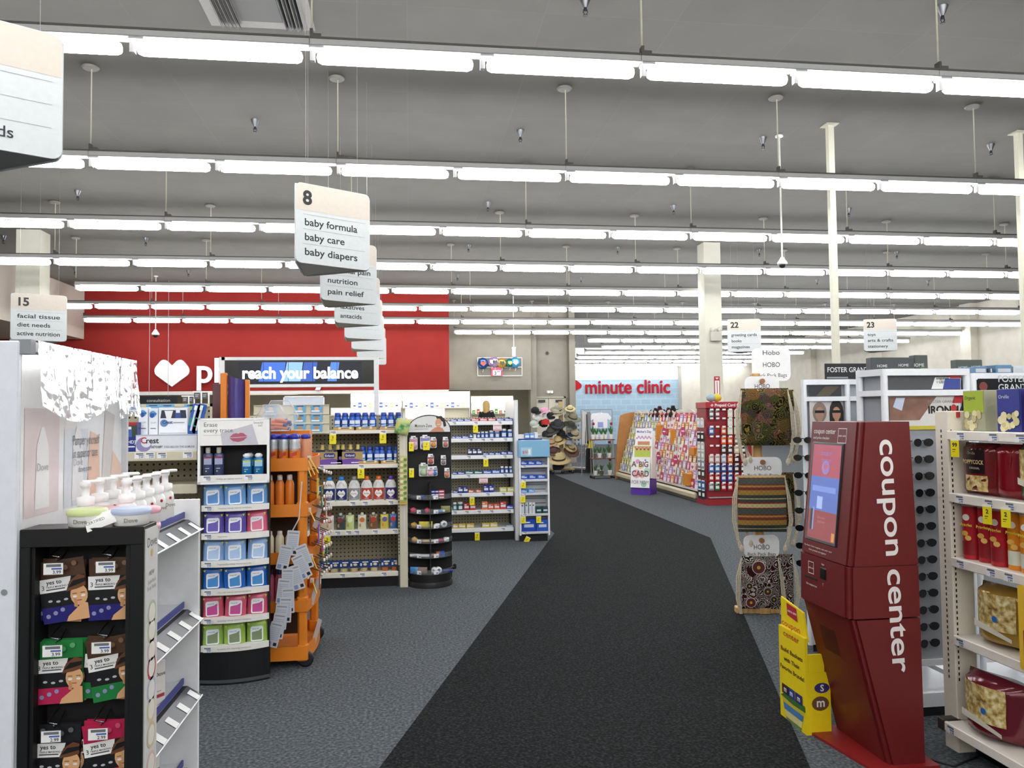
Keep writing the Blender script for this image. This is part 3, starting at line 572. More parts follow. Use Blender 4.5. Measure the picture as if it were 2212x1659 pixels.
# ---------------------------------------------------------------- toothpaste endcap
YE = 4.95; x0, x1 = -2.35, py(427, 980, YE).x; zl = py(340, 983, YE).z; zl2 = py(380, 1058, YE).z; ztop = py(300, 873, YE+.38).z
cre = thing('endcap_shelf', 'tan shelf end with pegboard carrying toothpaste boxes behind white display', 'shelving', (x0, YE, 0)); W = x1-x0
def pegboard_mat():
    m = bpy.data.materials.new('pegboard'); m.use_nodes = True; nt = m.node_tree; b = nt.nodes['Principled BSDF']; N = nt.nodes.new
    tc = N('ShaderNodeTexCoord'); fr = N('ShaderNodeVectorMath'); fr.operation = 'MODULO'; ab = N('ShaderNodeVectorMath'); ab.operation = 'ADD'; ab.inputs[1].default_value = (100.0128, 100, 100); fr.inputs[1].default_value = (.0381, 1e6, .0381)
    sb = N('ShaderNodeVectorMath'); sb.operation = 'SUBTRACT'; sb.inputs[1].default_value = (.019, 100, .019); mu = N('ShaderNodeVectorMath'); mu.operation = 'MULTIPLY'; mu.inputs[1].default_value = (1, 0, 1)
    le = N('ShaderNodeVectorMath'); le.operation = 'LENGTH'; lt = N('ShaderNodeMath'); lt.operation = 'LESS_THAN'; lt.inputs[1].default_value = .0068; mx = N('ShaderNodeMix'); mx.data_type = 'RGBA'
    mx.inputs[6].default_value = lin('#a39d86'); mx.inputs[7].default_value = lin('#14140f'); b.inputs['Roughness'].default_value = .7
    for a, c in ((tc.outputs['Object'], ab.inputs[0]), (ab.outputs[0], fr.inputs[0]), (fr.outputs[0], sb.inputs[0]), (sb.outputs[0], mu.inputs[0]), (mu.outputs[0], le.inputs[0]), (le.outputs['Value'], lt.inputs[0]), (lt.outputs[0], mx.inputs[0]), (mx.outputs[2], b.inputs[0])): nt.links.new(a, c)
    return m
PEGB = pegboard_mat()
b = MB(); b.box(0, W, .38, .4, .12, ztop-.02, PEGB); b.build('pegboard', cre)
b = MB(); b.box(0, W+.03, .37, .41, ztop-.02, ztop, TAN); b.box(W-.02, W+.02, .37, .42, 0, ztop, TAN); b.box(0, .04, .37, .42, 0, ztop, TAN); b.build('upright', cre)
b = MB(); b.box(0, W, .02, .4, 0, .13, BLACK); b.build('base', cre)
def shelf_part(parent, W, z, d, y0=0., lip=.05, mt=TAN, tags=(), price='3.99', x0=0.):
    b = MB(); b.box(x0+.004, W-.004, y0+.004, y0+d, z-.022, z, mt); b.rbox(x0, W, y0-.012, y0+.006, z-lip, z+.002, mt, .004)
    for x in tags: tag_on(b, x, z-.004, y0-.0135, .056, .036, price=price)
    return b.build('shelf', parent)
tg = [py(p, 980, YE).x-x0 for p in (303, 325, 351, 407)]
shelf_part(cre, W, zl+.02, .38, lip=.055, tags=tg); shelf_part(cre, W, zl2+.03, .38, lip=.055); shelf_part(cre, W, .35, .38); shelf_part(cre, W, .16, .4)
zc = zl+.021
def P2(p0, p1, y0, y1, Y): a, c = py(p0, y1, Y), py(p1, y0, Y); return a.x, c.x, a.z, c.z
# long tray with its raised kits
xa_, xb_, za, zb_ = P2(293, 426, 938, 969, YE+.02); W_ = xb_-xa_; Ht = zb_-zc
t = thing('display_tray', 'long white toothpaste tray with coloured swirl on the tan shelf', 'box', (xa_, YE+.02, zc)); b = MB(); b.rbox(0, W_, 0, .22, 0, Ht, mat('#e4e6ec', .4), .002)
b.disc(W_*.13, Ht*.42, Ht*.44, -.0008, mat('#8d86b8', .4), 18); b.disc(W_*.17, Ht*.55, Ht*.3, -.0012, mat('#e4e6ec', .4), 18); b.text('C', Ht*.5, W_*.08, Ht*.5, -.002, mat('#c3343f'), 'L', .02); b.text('rest', Ht*.46, W_*.165, Ht*.5, -.002, TXT, 'L', .02)
b.text('DETOXIFY', Ht*.2, W_*.25, Ht*.2, -.002, TXT, 'L', .02, width=W_*.19); b.text('EVEN BELOW THE GUMLINE', Ht*.19, W_*.46, Ht*.2, -.002, mat('#7f8390'), 'L', .005, width=W_*.5); b.rect(0, W_, Ht*.93, Ht, -.001, mat('#b9bdd0')); b.build('tray', t)
def crest_box(p0, p1, y0, y1, lab, kit=False):
    a = P2(p0, p1, y0, y1, YE+.1); w_ = a[1]-a[0]; h = a[3]-(zc+Ht); t = thing('toothpaste_box', lab, 'box', (a[0], YE+.1, zc+Ht)); b = MB(); b.rbox(0, w_, 0, .06, 0, h, mat('#eceef2', .35), .002)
    if kit:
        b.face([(.06*w_, .6*h), (.97*w_, .6*h), (.94*w_, .9*h), (.1*w_, .9*h)], -.0008, mat('#2b3048', .3)); b.face([(.2*w_, .88*h), (.5*w_, .88*h), (.43*w_, .6*h), (.27*w_, .6*h)], -.0012, PAPER); b.rect(.58*w_, .76*w_, .6*h, .88*h, -.0012, mat('#33569a')); b.rect(.6*w_, .74*w_, .8*h, .9*h, -.0016, PAPER)
        b.disc(.19*w_, .42*h, .14*h, -.001, mat('#5f88b8', .4), 14); b.text('Crest', .16*h, .13*w_, .4*h, -.002, mat('#1d2d70'), 'L', .02); b.rect(.5*w_, .9*w_, .42*h, .45*h, -.0012, GREY); b.rect(.05*w_, .95*w_, .03*h, .06*h, -.0012, LGREY)
    else:
        b.disc(.45*w_, .78*h, .38*w_, -.0008, mat('#4f9fd0', .4), 14); b.disc(.36*w_, .72*h, .26*w_, -.0011, mat('#2a4fa0', .4), 12); b.text('Crest', .34*w_, .14*w_, .76*h, -.0016, mat('#1d2d70'), 'L', .02, width=.76*w_); b.text('GUM', .26*w_, .5*w_, .42*h, -.0012, GREY); b.rect(.2*w_, .8*w_, .22*h, .245*h, -.0012, TXT)
    b.build('box_body', t)
crest_box(299, 319.5, 880, 937, 'slim white toothpaste box with blue globe, beside the dark blue kit'); crest_box(321, 341, 882, 937, 'slim white toothpaste box with blue globe, beside the whitening kit box'); crest_box(342.5, 405, 880, 937, 'wide white whitening kit box with dark window', True)
a = P2(252, 296, 912, 970, YE+.03); t = thing('toothpaste_box', 'dark blue toothpaste kit with red band beside the white tray', 'box', (a[0], YE+.03, zc)); w_, h = a[1]-a[0], a[3]-zc; b = MB(); b.rbox(0, w_, 0, .08, 0, h, mat('#1d2f86', .35), .002)
b.rect(0, w_, .9*h, h, -.0008, mat('#b3242c')); b.rect(.0, w_, .52*h, .9*h, -.0008, mat('#34402f')); b.rect(.45*w_, .75*w_, .5*h, .82*h, -.0012, mat('#3d64a8')); b.rect(.47*w_, .72*w_, .76*h, .85*h, -.0016, PAPER); b.text('[HD]', .15*h, .7*w_, .28*h, -.0012, PAPER, 'C', .015); b.rect(.5*w_, .9*w_, .15*h, .19*h, -.0012, PAPER); b.build('box_body', t)
for i, (p, lab) in enumerate(((411, 'teal and clear toothbrush pack beside the whitening kit'), (423, 'second toothbrush pack nearest the black beauty tower'))):
    q = py(p, 957, YE+.12); t = thing('toothbrush_pack', lab, 'toothbrush', (q.x, YE+.11, zc+Ht+.001)); b = MB(); b.push(Tm(0, 0, 0, 0, 0, .22)); b.plate(rrect(-.022, .03, .0, .19, .012), -.002, .002, mat('#2a5cab', .2)); b.rect(-.02, .028, .05, .1, -.003, mat('#1f8f8d')); b.build('card', t)
    b = MB(); b.push(Tm(0, -.008, 0, 0, 0, .22)); b.rbox(-.003, .009, -.006, .006, .02, .17, mat('#dbe6ee', .2), .003); b.rbox(-.006, .012, -.012, -.006, .15, .18, mat('#f1f4f8'), .002); b.build('brush', t)
# card rail on the toothpaste end and behind
card_b = mat('#6aa9cf', .4)
def picture_card(label, P, w_=.07, h=.06, col='#c9a487'):
    b = MB(); b.plate([(-w_/2, 0), (w_/2, 0), (w_/2, h), (-w_/2, h)], -.001, .001, card_b); b.disc(0, h*.5, w_*.2, -.0016, mat(col, .5), 10, h*.25); b.rect(-w_*.45, w_*.25, h*.12, h*.3, -.0018, PAPER); b.rect(-w_*.3, w_*.3, h*.78, h*.88, -.0016, NAVY)
    o = b.build('picture_card'); o.location = P; return tag(o, label, 'card', 'blue picture cards on the tan rail')
for i, p in enumerate((289, 330, 361, 412, 424)):
    q = py(p, 889, YE+.36); picture_card('blue picture card on the tan rail above the toothpaste, %s from left' % ORD[i], (q.x, YE+.367, py(p, 890, YE+.36).z), .085, .05, ('#5870a8', '#79a7c9', '#6d92c0', '#9db56a', '#c98a86')[i])
# ---------------------------------------------------------------- black beauty tower
q = pz(438, 1490); RT = math.radians(8); t0x, t0y = pz(434, 1478).x, pz(434, 1478).y-.02
TW = .395; zT = py(500, 904, 4.85).z
tow = thing('beauty_tower', 'black curved front tower stocked with makeup wipes under Erase every trace header', 'display tower', (t0x, t0y, 0), RT)
def front(x, bow=.045): return -bow*(1-(2*x/TW-1)**2)
NX = 10; xs_ = [TW*k/NX for k in range(NX+1)]
def bowed(b, z0, z1, mt, y_in=.02, x0=0, x1=TW, off=0.):
    P = [(x0+(x1-x0)*k/NX, front(x0+(x1-x0)*k/NX)+off) for k in range(NX+1)]+[(x1, y_in), (x0, y_in)]; return b.prism(P, z0, z1, mt)
zf = lambda y: py(505, y, 4.78).z
b = MB(); bowed(b, 0, zf(1418), blk, .17); b.build('base', tow)
b = MB(); bowed(b, .012, .03, mat('#4b4c50', .4), .2, off=-.004); b.build('foot_strip', tow)
b = MB(); b.box(0, .012, .0, .18, 0, zT, blk); b.box(TW-.012, TW, .0, .18, 0, zT, blk); b.box(0, TW, .165, .18, 0, zT, blk2); b.box(0, TW, 0, .18, zT-.015, zT, blk); b.build('cabinet', tow)
lips = [(1095, 1108), (1157, 1170), (1218, 1231), (1280, 1292.5), (1342, 1354.5), (1404, 1417)]
words = ['Cleansing makeup remover towelettes', 'Nighttime', 'Fragrance-free makeup remover towelettes', 'Ultra soft makeup remover towelettes', 'Hydrating makeup remover towelettes', 'Sensitive skin cleansing towelettes']
ZL = []; lipm = mat('#ece9e2', .5)
for (ya, yb), wd in zip(lips, words):
    za, zb_ = zf(ya), zf(yb); ZL.append(zb_+.004); b = MB(); bowed(b, zb_, zb_+.006, blk, .164, .012, TW-.012)
    bowed(b, zb_, za, lipm, -.0, .004, TW-.004, -.012); b.add([], [], lipm)
    for s, w0, xx, m_ in ((wd, .19, .1, mat('#86847f')),): b.push(Tm(0, 0, 0)); b.text(s, .0125, xx, (za+zb_)/2-.002, front(TW/2)-.0132, m_, 'L', 0, width=min(w0, .006*len(s))); b.pop()
    b.push(Tm(0, front(.05)-.014, 0, -.25)); tag_on(b, .045, za-.002, -.0, .05, .03, price='4.99'); b.pop(); b.build('shelf', tow)
for x in (TW/3, 2*TW/3):
    b = MB()
    for z in ZL: b.box(x-.001, x+.001, front(x)+.0, .16, z+.002, z+.07, CLEAR)
    b.build('divider', tow)
zh0, zh1 = zf(1047), py(505, 903, 4.72).z; Hh = zh1-zh0; hw0, hw1 = -.012, TW-.002
b = MB(); y0 = -.075; fr = mat('#f4f4f2', .4)
b.box(hw0, hw0+.014, y0, .0, zh0, zh1, fr); b.box(hw1-.014, hw1, y0, .0, zh0, zh1, fr); b.box(hw0, hw1, y0, .0, zh0, zh0+.014, fr); b.box(hw0, hw1, y0, .0, zh1-.012, zh1, fr); b.build('header_frame', tow)
b = MB(); zs_ = zh0+Hh*.585; b.box(hw0+.012, hw1-.012, y0+.003, y0+.008, zs_, zh1-.01, mat('#f0eee9', .5)); yy = y0+.002
b.text('Erase', .036, .02, zh1-.05, yy, mat('#55535a'), 'L', -.004); b.text('every trace.', .036, .02, zh1-.084, yy, mat('#55535a'), 'L', -.004); b.rect(.02, .12, zh1-.102, zh1-.1, yy, mat('#b3b1ae')); b.text('beauty', .02, .33, zh1-.035, yy, mat('#77757a')); b.text('360', .017, .34, zh1-.053, yy, mat('#77757a'))
b.face([(.125, zs_+.002), (.33, zs_+.002), (.295, zs_+.125), (.115, zs_+.075)], yy+.0006, mat('#c5c2c9', .6)); lx, lz = .215, zs_+.045
lipc = mat('#b0566b', .5); n = 9
up = [(lx-.05, lz+.002), (lx-.03, lz+.022), (lx-.012, lz+.028), (lx, lz+.023), (lx+.012, lz+.029), (lx+.03, lz+.026), (lx+.052, lz+.008), (lx, lz+.004)]; dn = [(lx-.05, lz-.002), (lx, lz-.001), (lx+.052, lz+.004), (lx+.03, lz-.018), (lx, lz-.026), (lx-.03, lz-.02)]
b.face(up, yy-.0005, lipc); b.face(dn[::-1], yy-.0005, lipc); b.build('header_card', tow)
b = MB(); zw = zh0+Hh*.1; b.box(hw0+.012, hw1-.012, y0, y0+.004, zh0+.012, zw+.014, lipm); b.text('Oil-free eye makeup remover', .014, .09, zh0+.026, y0-.001, mat('#86847f'), 'L', 0, width=.15); b.push(Tm(0, y0-.001, 0)); tag_on(b, .04, zw+.01, 0, .05, .03, price='7.99'); tag_on(b, .275, zw+.01, 0, .05, .03, price='6.29'); b.pop(); b.box(hw0+.012, hw1-.012, y0+.004, .1, zw-.002, zw+.002, blk); b.box(hw0+.012, hw1-.012, .1, .11, zw, zs_+.02, blk2); b.build('window_shelf', tow)
def bottle(bd, cap, label_c, w_, h, cap_kind, stripe):
    t = thing('remover_bottle', '', 'bottle'); b = MB(); r = w_/2
    b.lathe([(r*.92, 0), (r, .004), (r, h*.72), (r*.85, h*.79), (r*.4, h*.82)], mat(bd, .12, spec=.6), 16, sy=.7); b.rect(-r*.75, r*.75, h*.42, h*.68, -r*.72-.001, mat(label_c, .4)); b.rect(-r*.75, r*.75, h*.63, h*.69, -r*.72-.0015, mat(stripe, .4)); b.rect(-r*.5, r*.3, h*.28, h*.3, -r*.72-.001, LGREY); b.disc(-r*.3, h*.2, r*.14, -r*.72-.001, mat('#c9cf7a'), 8); b.build('bottle_body', t)
    b = MB(); b.lathe([(r*.45, h*.8), (r*.48, h*.81), (r*.48, h), (r*.3, h)] if cap_kind == 0 else [(r*.5, h*.8), (r*.78, h*.86), (r*.8, h*.93), (r*.4, h)], mat(cap, .35), 14); b.build('cap', t); return t
KB1 = Kit(lambda: bottle('#3d4468', '#b9b5a4', '#9aa3bd', .058, .175, 0, '#8f2748')); KB2 = Kit(lambda: bottle('#1b6fa8', '#e9edf0', '#9cc3d6', .058, .135, 1, '#c9cf3c'))
M_t = Matrix.Translation((t0x, t0y, 0)) @ Euler((0, 0, RT)).to_matrix().to_4x4()
def tp(x, y, z): return M_t @ Vector((x, y, z))
for K, x, y, lab in ((KB1, .042, -.03, 'indigo remover bottle with beige cap at the window edge'), (KB1, .103, -.03, 'indigo remover bottle with beige cap, inner one'), (KB2, .262, -.03, 'blue remover bottle with white dome cap, inner front one'), (KB2, .33, -.03, 'blue remover bottle with white dome cap at the window edge'), (KB2, .275, .04, 'blue remover bottle with white dome cap, behind the others')):
    K.put(tp(x, y, zw+.003), lab, RT, 'remover bottles in the beauty tower window')
def wipes(c, c2, cl):
    t = thing('wipes_pouch', '', 'wipes pack'); b = MB(); pillow(b, .112, .142, .055, mat(c, .25, spec=.6), 8, 8, .2); b.face([(-.05, .118), (.05, .118), (.045, .106), (-.046, .108)], -.017, mat('#d3d44e', .3)); b.build('pouch', t)
    b = MB(); b.push(Tm(0, -.029, 0)); b.plate(rrect(-.034, .034, .025, .1, .01), -.004, .004, mat('#e6eaee', .35)); b.face(rrect(-.027, .027, .032, .072, .004), -.0046, mat(c2, .35)); b.face([(-.027, .072), (.027, .072), (.027, .088), (.01, .078)], -.0045, mat(c2, .35)); b.text('beauty 360', .008, -.024, .085, -.0048, TXT, 'L'); b.build('lid_label', t); return t
WK = {k: Kit(lambda a=a: wipes(*a)) for k, a in {'sky blue': ('#6f9fd6', '#4d86c4', ''), 'purple': ('#5a4aa0', '#6655ac', ''), 'pink': ('#d95f7e', '#d8718d', ''), 'pale blue': ('#86abdc', '#a9c2e2', ''), 'deep blue': ('#1c62b8', '#3b86c6', ''), 'rose': ('#d3566f', '#c2498f', ''), 'lime': ('#9cbf52', '#7f8f6a', '')}.items()}
shn = ['top', 'second', 'third', 'fourth', 'fifth', 'lowest']
for i, row in enumerate((['sky blue']*3, ['purple', 'purple', 'pink'], ['pale blue']*3, ['deep blue']*3, ['rose']*3, ['lime']*3)):
    for j, c in enumerate(row):
        x = .07+j*.127; jit = R.uniform(-.05, .05)
        WK[c].put(tp(x, front(x)+.036, ZL[i]+.003), '%s makeup wipes pack on the %s tower shelf, %s from left' % (c, shn[i], ORD[j]), RT+jit, 'makeup wipes packs', (1.08, .8, 1.16), -.1, R.uniform(-.05, .05))
        WK[c].put(tp(x, front(x)+.1, ZL[i]+.003), '%s makeup wipes pack behind the %s one of the %s tower shelf' % (c, ORD[j], shn[i]), RT, 'makeup wipes packs', (1.05, .8, 1.1))
# ---------------------------------------------------------------- orange sunscreen cart
YC0, YC1 = 5.12, 5.8; cx1 = py(664, 1100, YC0).x; cx0 = cx1-.5; CW = cx1-cx0
cart = thing('sunscreen_cart', 'bright orange rolling cart of sunscreen with hanging tag strips', 'display cart', (cx0, YC0, 0))
org = ramp_mat('orange_plastic', [(.3, '#dc7a17'), (.7, '#e88a26')], 6, .4, .02); zq = lambda y: py(620, y, YC0).z
TR = [(990, 1018), (1090, 1117), (1194, 1219), (1299, 1323), (1398, 1428)]; ZC = []
for i, (a, c) in enumerate(TR):
    z1, z0 = zq(a), zq(c); ZC.append(z0+.02); dp = YC1-YC0; b = MB(); P = [(0, 0), (CW, 0)]+[(CW+.03*math.sin(pi*k/8), dp*k/8) for k in range(1, 8)]+[(CW, dp), (0, dp)]
    b.prism(P, z0, z0+.018, org)
    for k in range(len(P)):
        p, q = Vector(P[k]), Vector(P[(k+1) % len(P)]); n = Vector((q.y-p.y, p.x-q.x)).normalized()*-.01
        b.add([(p.x, p.y, z0+.018), (q.x, q.y, z0+.018), (q.x, q.y, z1), (p.x, p.y, z1), (p.x+n.x, p.y+n.y, z0+.018), (q.x+n.x, q.y+n.y, z0+.018), (q.x+n.x, q.y+n.y, z1), (p.x+n.x, p.y+n.y, z1)], [(0, 1, 2, 3), (4, 7, 6, 5), (3, 2, 6, 7)], org)
    b.build('tray', cart)
for x in (.035, CW-.035):
    for y in (.035, dp-.035):
        b = MB(); b.rbox(x-.028, x+.028, y-.028, y+.028, .115, ZC[0], org, .012)
        for z in ZC[1:]: b.rbox(x-.034, x+.034, y-.034, y+.034, z-.03, z+.075, org, .01)
        b.build('post', cart); b = MB(); b.box(x-.024, x+.024, y-.024, y+.024, .1, .118, CHROME)
        for s_ in (-.018, .018): b.plate([(x-.02, .1), (x+.02, .1), (x+.034, .045), (x+.012, .04)], y+s_-.0015, y+s_+.0015, CHROME)
        cs = b.build('caster', cart); b = MB(); b.push(Tm(x+.02, y, .05, 0, pi/2)); b.lathe([(.04, -.012), (.05, -.008), (.05, .008), (.04, .012)], DARK, 18); b.pop(); b.build('wheel', cs)
b = MB(); b.box(.06, CW-.06, dp*.45, dp*.47, .14, ZC[0]-.02, mat('#3a2a1c', .7)); b.build('shade_infill', cart)  # dark sheet added to stand for the shaded inside of the cart
# topper: curved purple panel between orange fins, brown fin
zt0 = py(500, 906, 5.3).z; zt1 = py(500, 806, 5.3).z; X = lambda p: py(p, 860, 5.3).x
tp_ = thing('curved_sign', 'curved purple topper sign with orange edges standing on the orange cart', 'sign', (0, 5.3, 0)); xa_, xb_ = X(492), X(531)
b = MB(); b.grid(lambda u, v: (xa_+(xb_-xa_)*u, -.05*math.sin(pi*u), .0+ZC[0]+.0+(zt1-.01-.045*u-ZC[0])*v), 12, 1, mat('#4a3f84', .12, spec=.7, coat=.5)); b.build('panel', tp_)
for p0, p1, c, d_ in ((478, 492, '#e2801c', 0), (531, 540, '#e2801c', .045)): b = MB(); b.rbox(X(p0), X(p1), -.03, .0, ZC[0], zt1-d_, mat(c, .4), .004); b.build('edge_strip', tp_)
b = MB(); b.rbox(X(458), X(478), .01, .03, ZC[0], py(465, 829, 5.3).z, mat('#5d3b3f', .25), .002); b.build('fin', tp_)
# spray cans on the top tray
def can(body, neck, cap, h=.185, r=.026, st='#6e8fb8'):
    t = thing('spray_can', '', 'spray can'); b = MB(); b.lathe([(r*.95, 0), (r, .004), (r, h*.56)], mat(body, .3), 16); b.lathe([(r, h*.5), (r, h*.62), (r*.9, h*.72), (r*.96, h*.8), (r*.8, h*.86)], mat(neck, .3, .3), 16); b.face([(-r*.7, h*.3), (r*.7, h*.38), (r*.7, h*.48), (-r*.7, h*.42)], -r*1.02, mat('#b8422d', .4)); b.rect(-r*.6, r*.6, h*.08, h*.14, -r*1.02, mat(st, .4)); b.text('SPF', r*.6, 0, h*.2, -r*1.03, PAPER, 'C', .01); b.build('can_body', t)
    b = MB(); b.lathe([(r*.85, h*.84), (r*1.0, h*.87), (r*.98, h*.95), (r*.6, h)], mat(cap, .35), 14); b.build('cap', t); return t
KSC = Kit(lambda: can('#e0791f', '#c3c8cc', '#2b2f9e'))
for j in range(2):
    for i in range(6): KSC.put((cx0+.08+i*.066, YC0+.05+j*.075, ZC[0]), 'orange and silver sunscreen can, %s row of the cart top, %s from left' % (('front', 'second')[j], ORD[i]), 0, 'sunscreen spray cans', 1.17)
t = thing('shrink_wrapped_pack', 'clear shrink wrapped pair of orange spray bottles at the cart corner', 'bottle pack', (cx0+CW-.04, YC0+.2, ZC[0])); b = MB()
for y in (0, .07): b.lathe([(.027, 0), (.028, .005), (.028, .14), (.02, .17), (.02, .185)], mat('#d98236', .3), 14, 0, y)
b.build('bottle', t); b = MB(); b.lathe([(.022, .18), (.028, .185), (.027, .205), (.015, .21)], mat('#2b2f9e'), 14); b.lathe([(.022, .18), (.028, .185), (.027, .205), (.015, .21)], mat('#2b2f9e'), 14, 0, .07); b.build('cap', t)
b = MB(); b.rbox(-.033, .033, -.033, .105, 0, .18, FILM, .015); b.build('wrap', t)
# clear hexagonal jars with lip balm tubes
b = MB(); zj = py(590, 931, 5.35).z; b.box(.1, CW-.03, .36, .5, ZC[0], zj, org); b.build('riser', cart)
for k, (p, Y, s_) in enumerate(((588, 5.44, .1), (607, 5.36, .115))):
    q = py(p, 900, Y); t = thing('hexagon_jar', 'clear hexagonal jar of lip balm tubes %s' % ('in front on the orange cart' if k else 'half hidden behind the other jar'), 'jar', (q.x, Y+.0, zj)); b = MB(); hx_ = [(s_*math.cos(pi/3*a), s_*.87+s_*math.sin(pi/3*a)) for a in range(6)]
    b.plate(hx_, -.045, -.041, CLEAR); b.plate(hx_, .041, .045, CLEAR)
    for a in range(6): p0, p1 = hx_[a], hx_[(a+1) % 6]; b.add([(p0[0], -.045, p0[1]), (p1[0], -.045, p1[1]), (p1[0], .045, p1[1]), (p0[0], .045, p0[1])], [(0, 1, 2, 3)], FILM); b.rod((p0[0], -.044, p0[1]), (p1[0], -.044, p1[1]), .0035, mat('#d9dde2', .1, alpha=.6), 6)
    b.build('jar_shell', t)
    for j in range(6 if k else 3):
        g = MB(); g.push(Tm(0, 0, 0, 0, 0, pi/2)); g.cyl(.011, -.05, .035, mat('#d8713f', .4), 10); g.pop(); o = g.build('lip_balm'); g = MB(); g.push(Tm(0, 0, 0, 0, 0, pi/2)); g.cyl(.0115, .035, .055, mat('#262a8c', .4), 10); g.build('cap', o)
        o.location = (q.x+(-.015 if j % 2 else .012), Y-.022+.02*(j % 3), zj+.02+.023*(j//2)); o.rotation_euler = (0, R.uniform(-.2, .2), R.uniform(-.3, .3)); tag(o, 'orange lip balm tube with blue cap inside the %s jar' % ('front hexagonal' if k else 'hidden hexagonal'), 'lip balm', 'lip balm tubes in the %s jar' % ('front' if k else 'hidden'))
# goods on the lower trays
def squeeze(c, cc, h, r, lab=None):
    t = thing('lotion_tube', '', 'lotion bottle'); b = MB(); b.lathe([(r*.9, 0), (r, .01), (r, h*.75), (r*.7, h*.85), (r*.5, h*.88)], mat(c, .35), 14, sy=.75); b.build('tube_body', t); b = MB(); b.lathe([(r*.6, h*.86), (r*.6, h*.98), (r*.4, h)], mat(cc, .3), 12); b.build('cap', t); return t
kits = [(Kit(lambda: squeeze('#e07a1c', '#d9d2c6', .2, .027)), 'orange lotion tube', 1), (Kit(lambda: squeeze('#e0d6b8', '#cfc9bd', .15, .026)), 'cream lotion bottle', 2), (Kit(lambda: squeeze('#c9637a', '#20245c', .2, .028)), 'pink and white lotion bottle', 3), (Kit(lambda: squeeze('#3b2d20', '#d9c22a', .14, .025)), 'dark lotion bottle with yellow cap', 4)]
for K, nm, tr in kits:
    for i in range(6):
        if tr == 4 and i > 3: continue
        K.put((cx0+.07+i*.062, YC0+.07, ZC[tr]), '%s on the %s cart tray, %s from left' % (nm, ORD[tr], ORD[i]), 0, nm+'s', (1.05, 1.05, 1.22))
# peg hooks with white tips on the side and their goods
b_ = 0
for r_ in range(9):
    for c_ in range(4):
        z = py(690, 1016+27*r_+5*c_, 5.3).z; y = .12+c_*.15; x = CW+.02; b = MB(); b.rod((x-.01, y, z+.03), (x+.07, y-.02, z), .004, mat('#4a3a33', .4), 6); b.lathe([(.011, 0), (.012, .004), (.01, .012)], mat('#e9dfe0', .4), 10) if False else None
        b.push(Tm(x+.07, y-.02, z, 0, 0, pi/2)); b.cyl(.012, 0, .01, mat('#efe6e6', .4), 10); b.pop(); b.build('peg_hook', cart); b_ += 1
RK = [('#d7b23a', 'yellow'), ('#c95f8e', 'pink'), ('#7b4fa0', 'violet'), ('#e08a3a', 'orange'), ('#8f5b3a', 'brown'), ('#2f7a4a', 'green')]
for i in range(9):
    c, nm = RK[(i*5) % 6]; z = py(672, 1035+24*i, 5.3).z; y = YC0+.1+.16*(i % 4); b = MB(); b.push(Tm(0, 0, 0, pi/2)); b.plate(rrect(-.03, .03, -.13, 0, .008), -.004, .004, mat(c, .35)); b.rect(-.022, .022, -.1, -.05, -.0048, PAPER); b.disc(0, -.03, .012, -.0048, mat('#f0e6c8'), 8); o = b.build('blister_pack'); o.location = (cx1+.055+.006*(i % 3), y, z+.01)
    tag(o, '%s carded item hung on the cart side, %s from the top' % (nm, ORD[i]), 'carded item', 'carded items on the cart side')
# fan of pale coupon cards hung on the front corner and yellow tipped strips
strip = thing('coupon_strip', 'long drooping strip of pale printed cards on the cart corner', 'hanging strip', (0, YC0-.06, 0))
CD = [(635, 1146, .1), (648, 1178, -.35), (620, 1178, .22), (640, 1200, -.45), (632, 1222, -.3), (622, 1228, .02), (615, 1250, .12), (622, 1270, -.02), (618, 1290, .05), (610, 1305, .1), (606, 1325, .16), (600, 1344, .27)]
for i, (x, y, a) in enumerate(CD):
    q = py(x, y, YC0-.06-.004*i); b = MB(); b.push(Tm(q.x, -.004*i, q.z, 0, 0, a)); b.plate(rrect(-.037, .037, -.155, .0, .006), -.0006, .0006, mat('#c9ccd2', .3, alpha=.85, var=0)); b.rect(-.03, .03, -.02, -.012, -.001, GREY)
    for k in range(7): b.rect(-.03, .028, -.04-.012*k, -.034-.012*k, -.001, mat('#a3a9b6'))
    b.rect(.008, .028, -.145, -.125, -.001, BLACK); b.rect(-.03, -.006, -.148, -.122, -.001, mat('#7b84ad')); b.build('card', strip)
b = MB(); b.tube([py(652, 1040, YC0-.03)-Vector((0, YC0-.06, 0)), py(646, 1120, YC0-.05)-Vector((0, YC0-.06, 0)), py(630, 1150, YC0-.05)-Vector((0, YC0-.06, 0))], .004, mat('#d6c7c2', .3), 6); b.build('hanger', strip)
for i, (x, y, dx, dy) in enumerate(((660, 995, 12, 35), (664, 992, 16, 34), (668, 988, 20, 34), (668, 1100, 12, 26), (672, 1200, 12, 28), (674, 1252, 10, 30))):
    a, c = py(x, y, 5.15), py(x+dx, y+dy, 5.12); b = MB(); d_ = (c-a); b.tube([(0, 0, 0), tuple(d_*.5), tuple(d_)], .0045, mat('#dcb54e', .4), 6); b.rbox(-.012, .012, -.004, .004, -.02, .01, mat('#cfc9c4', .3), .002); o = b.build('tag_strip'); o.location = a; tag(o, 'thin yellow tag strip sticking out of the cart corner, %s from the top' % ORD[i], 'tag strip', 'yellow tag strips on the cart')
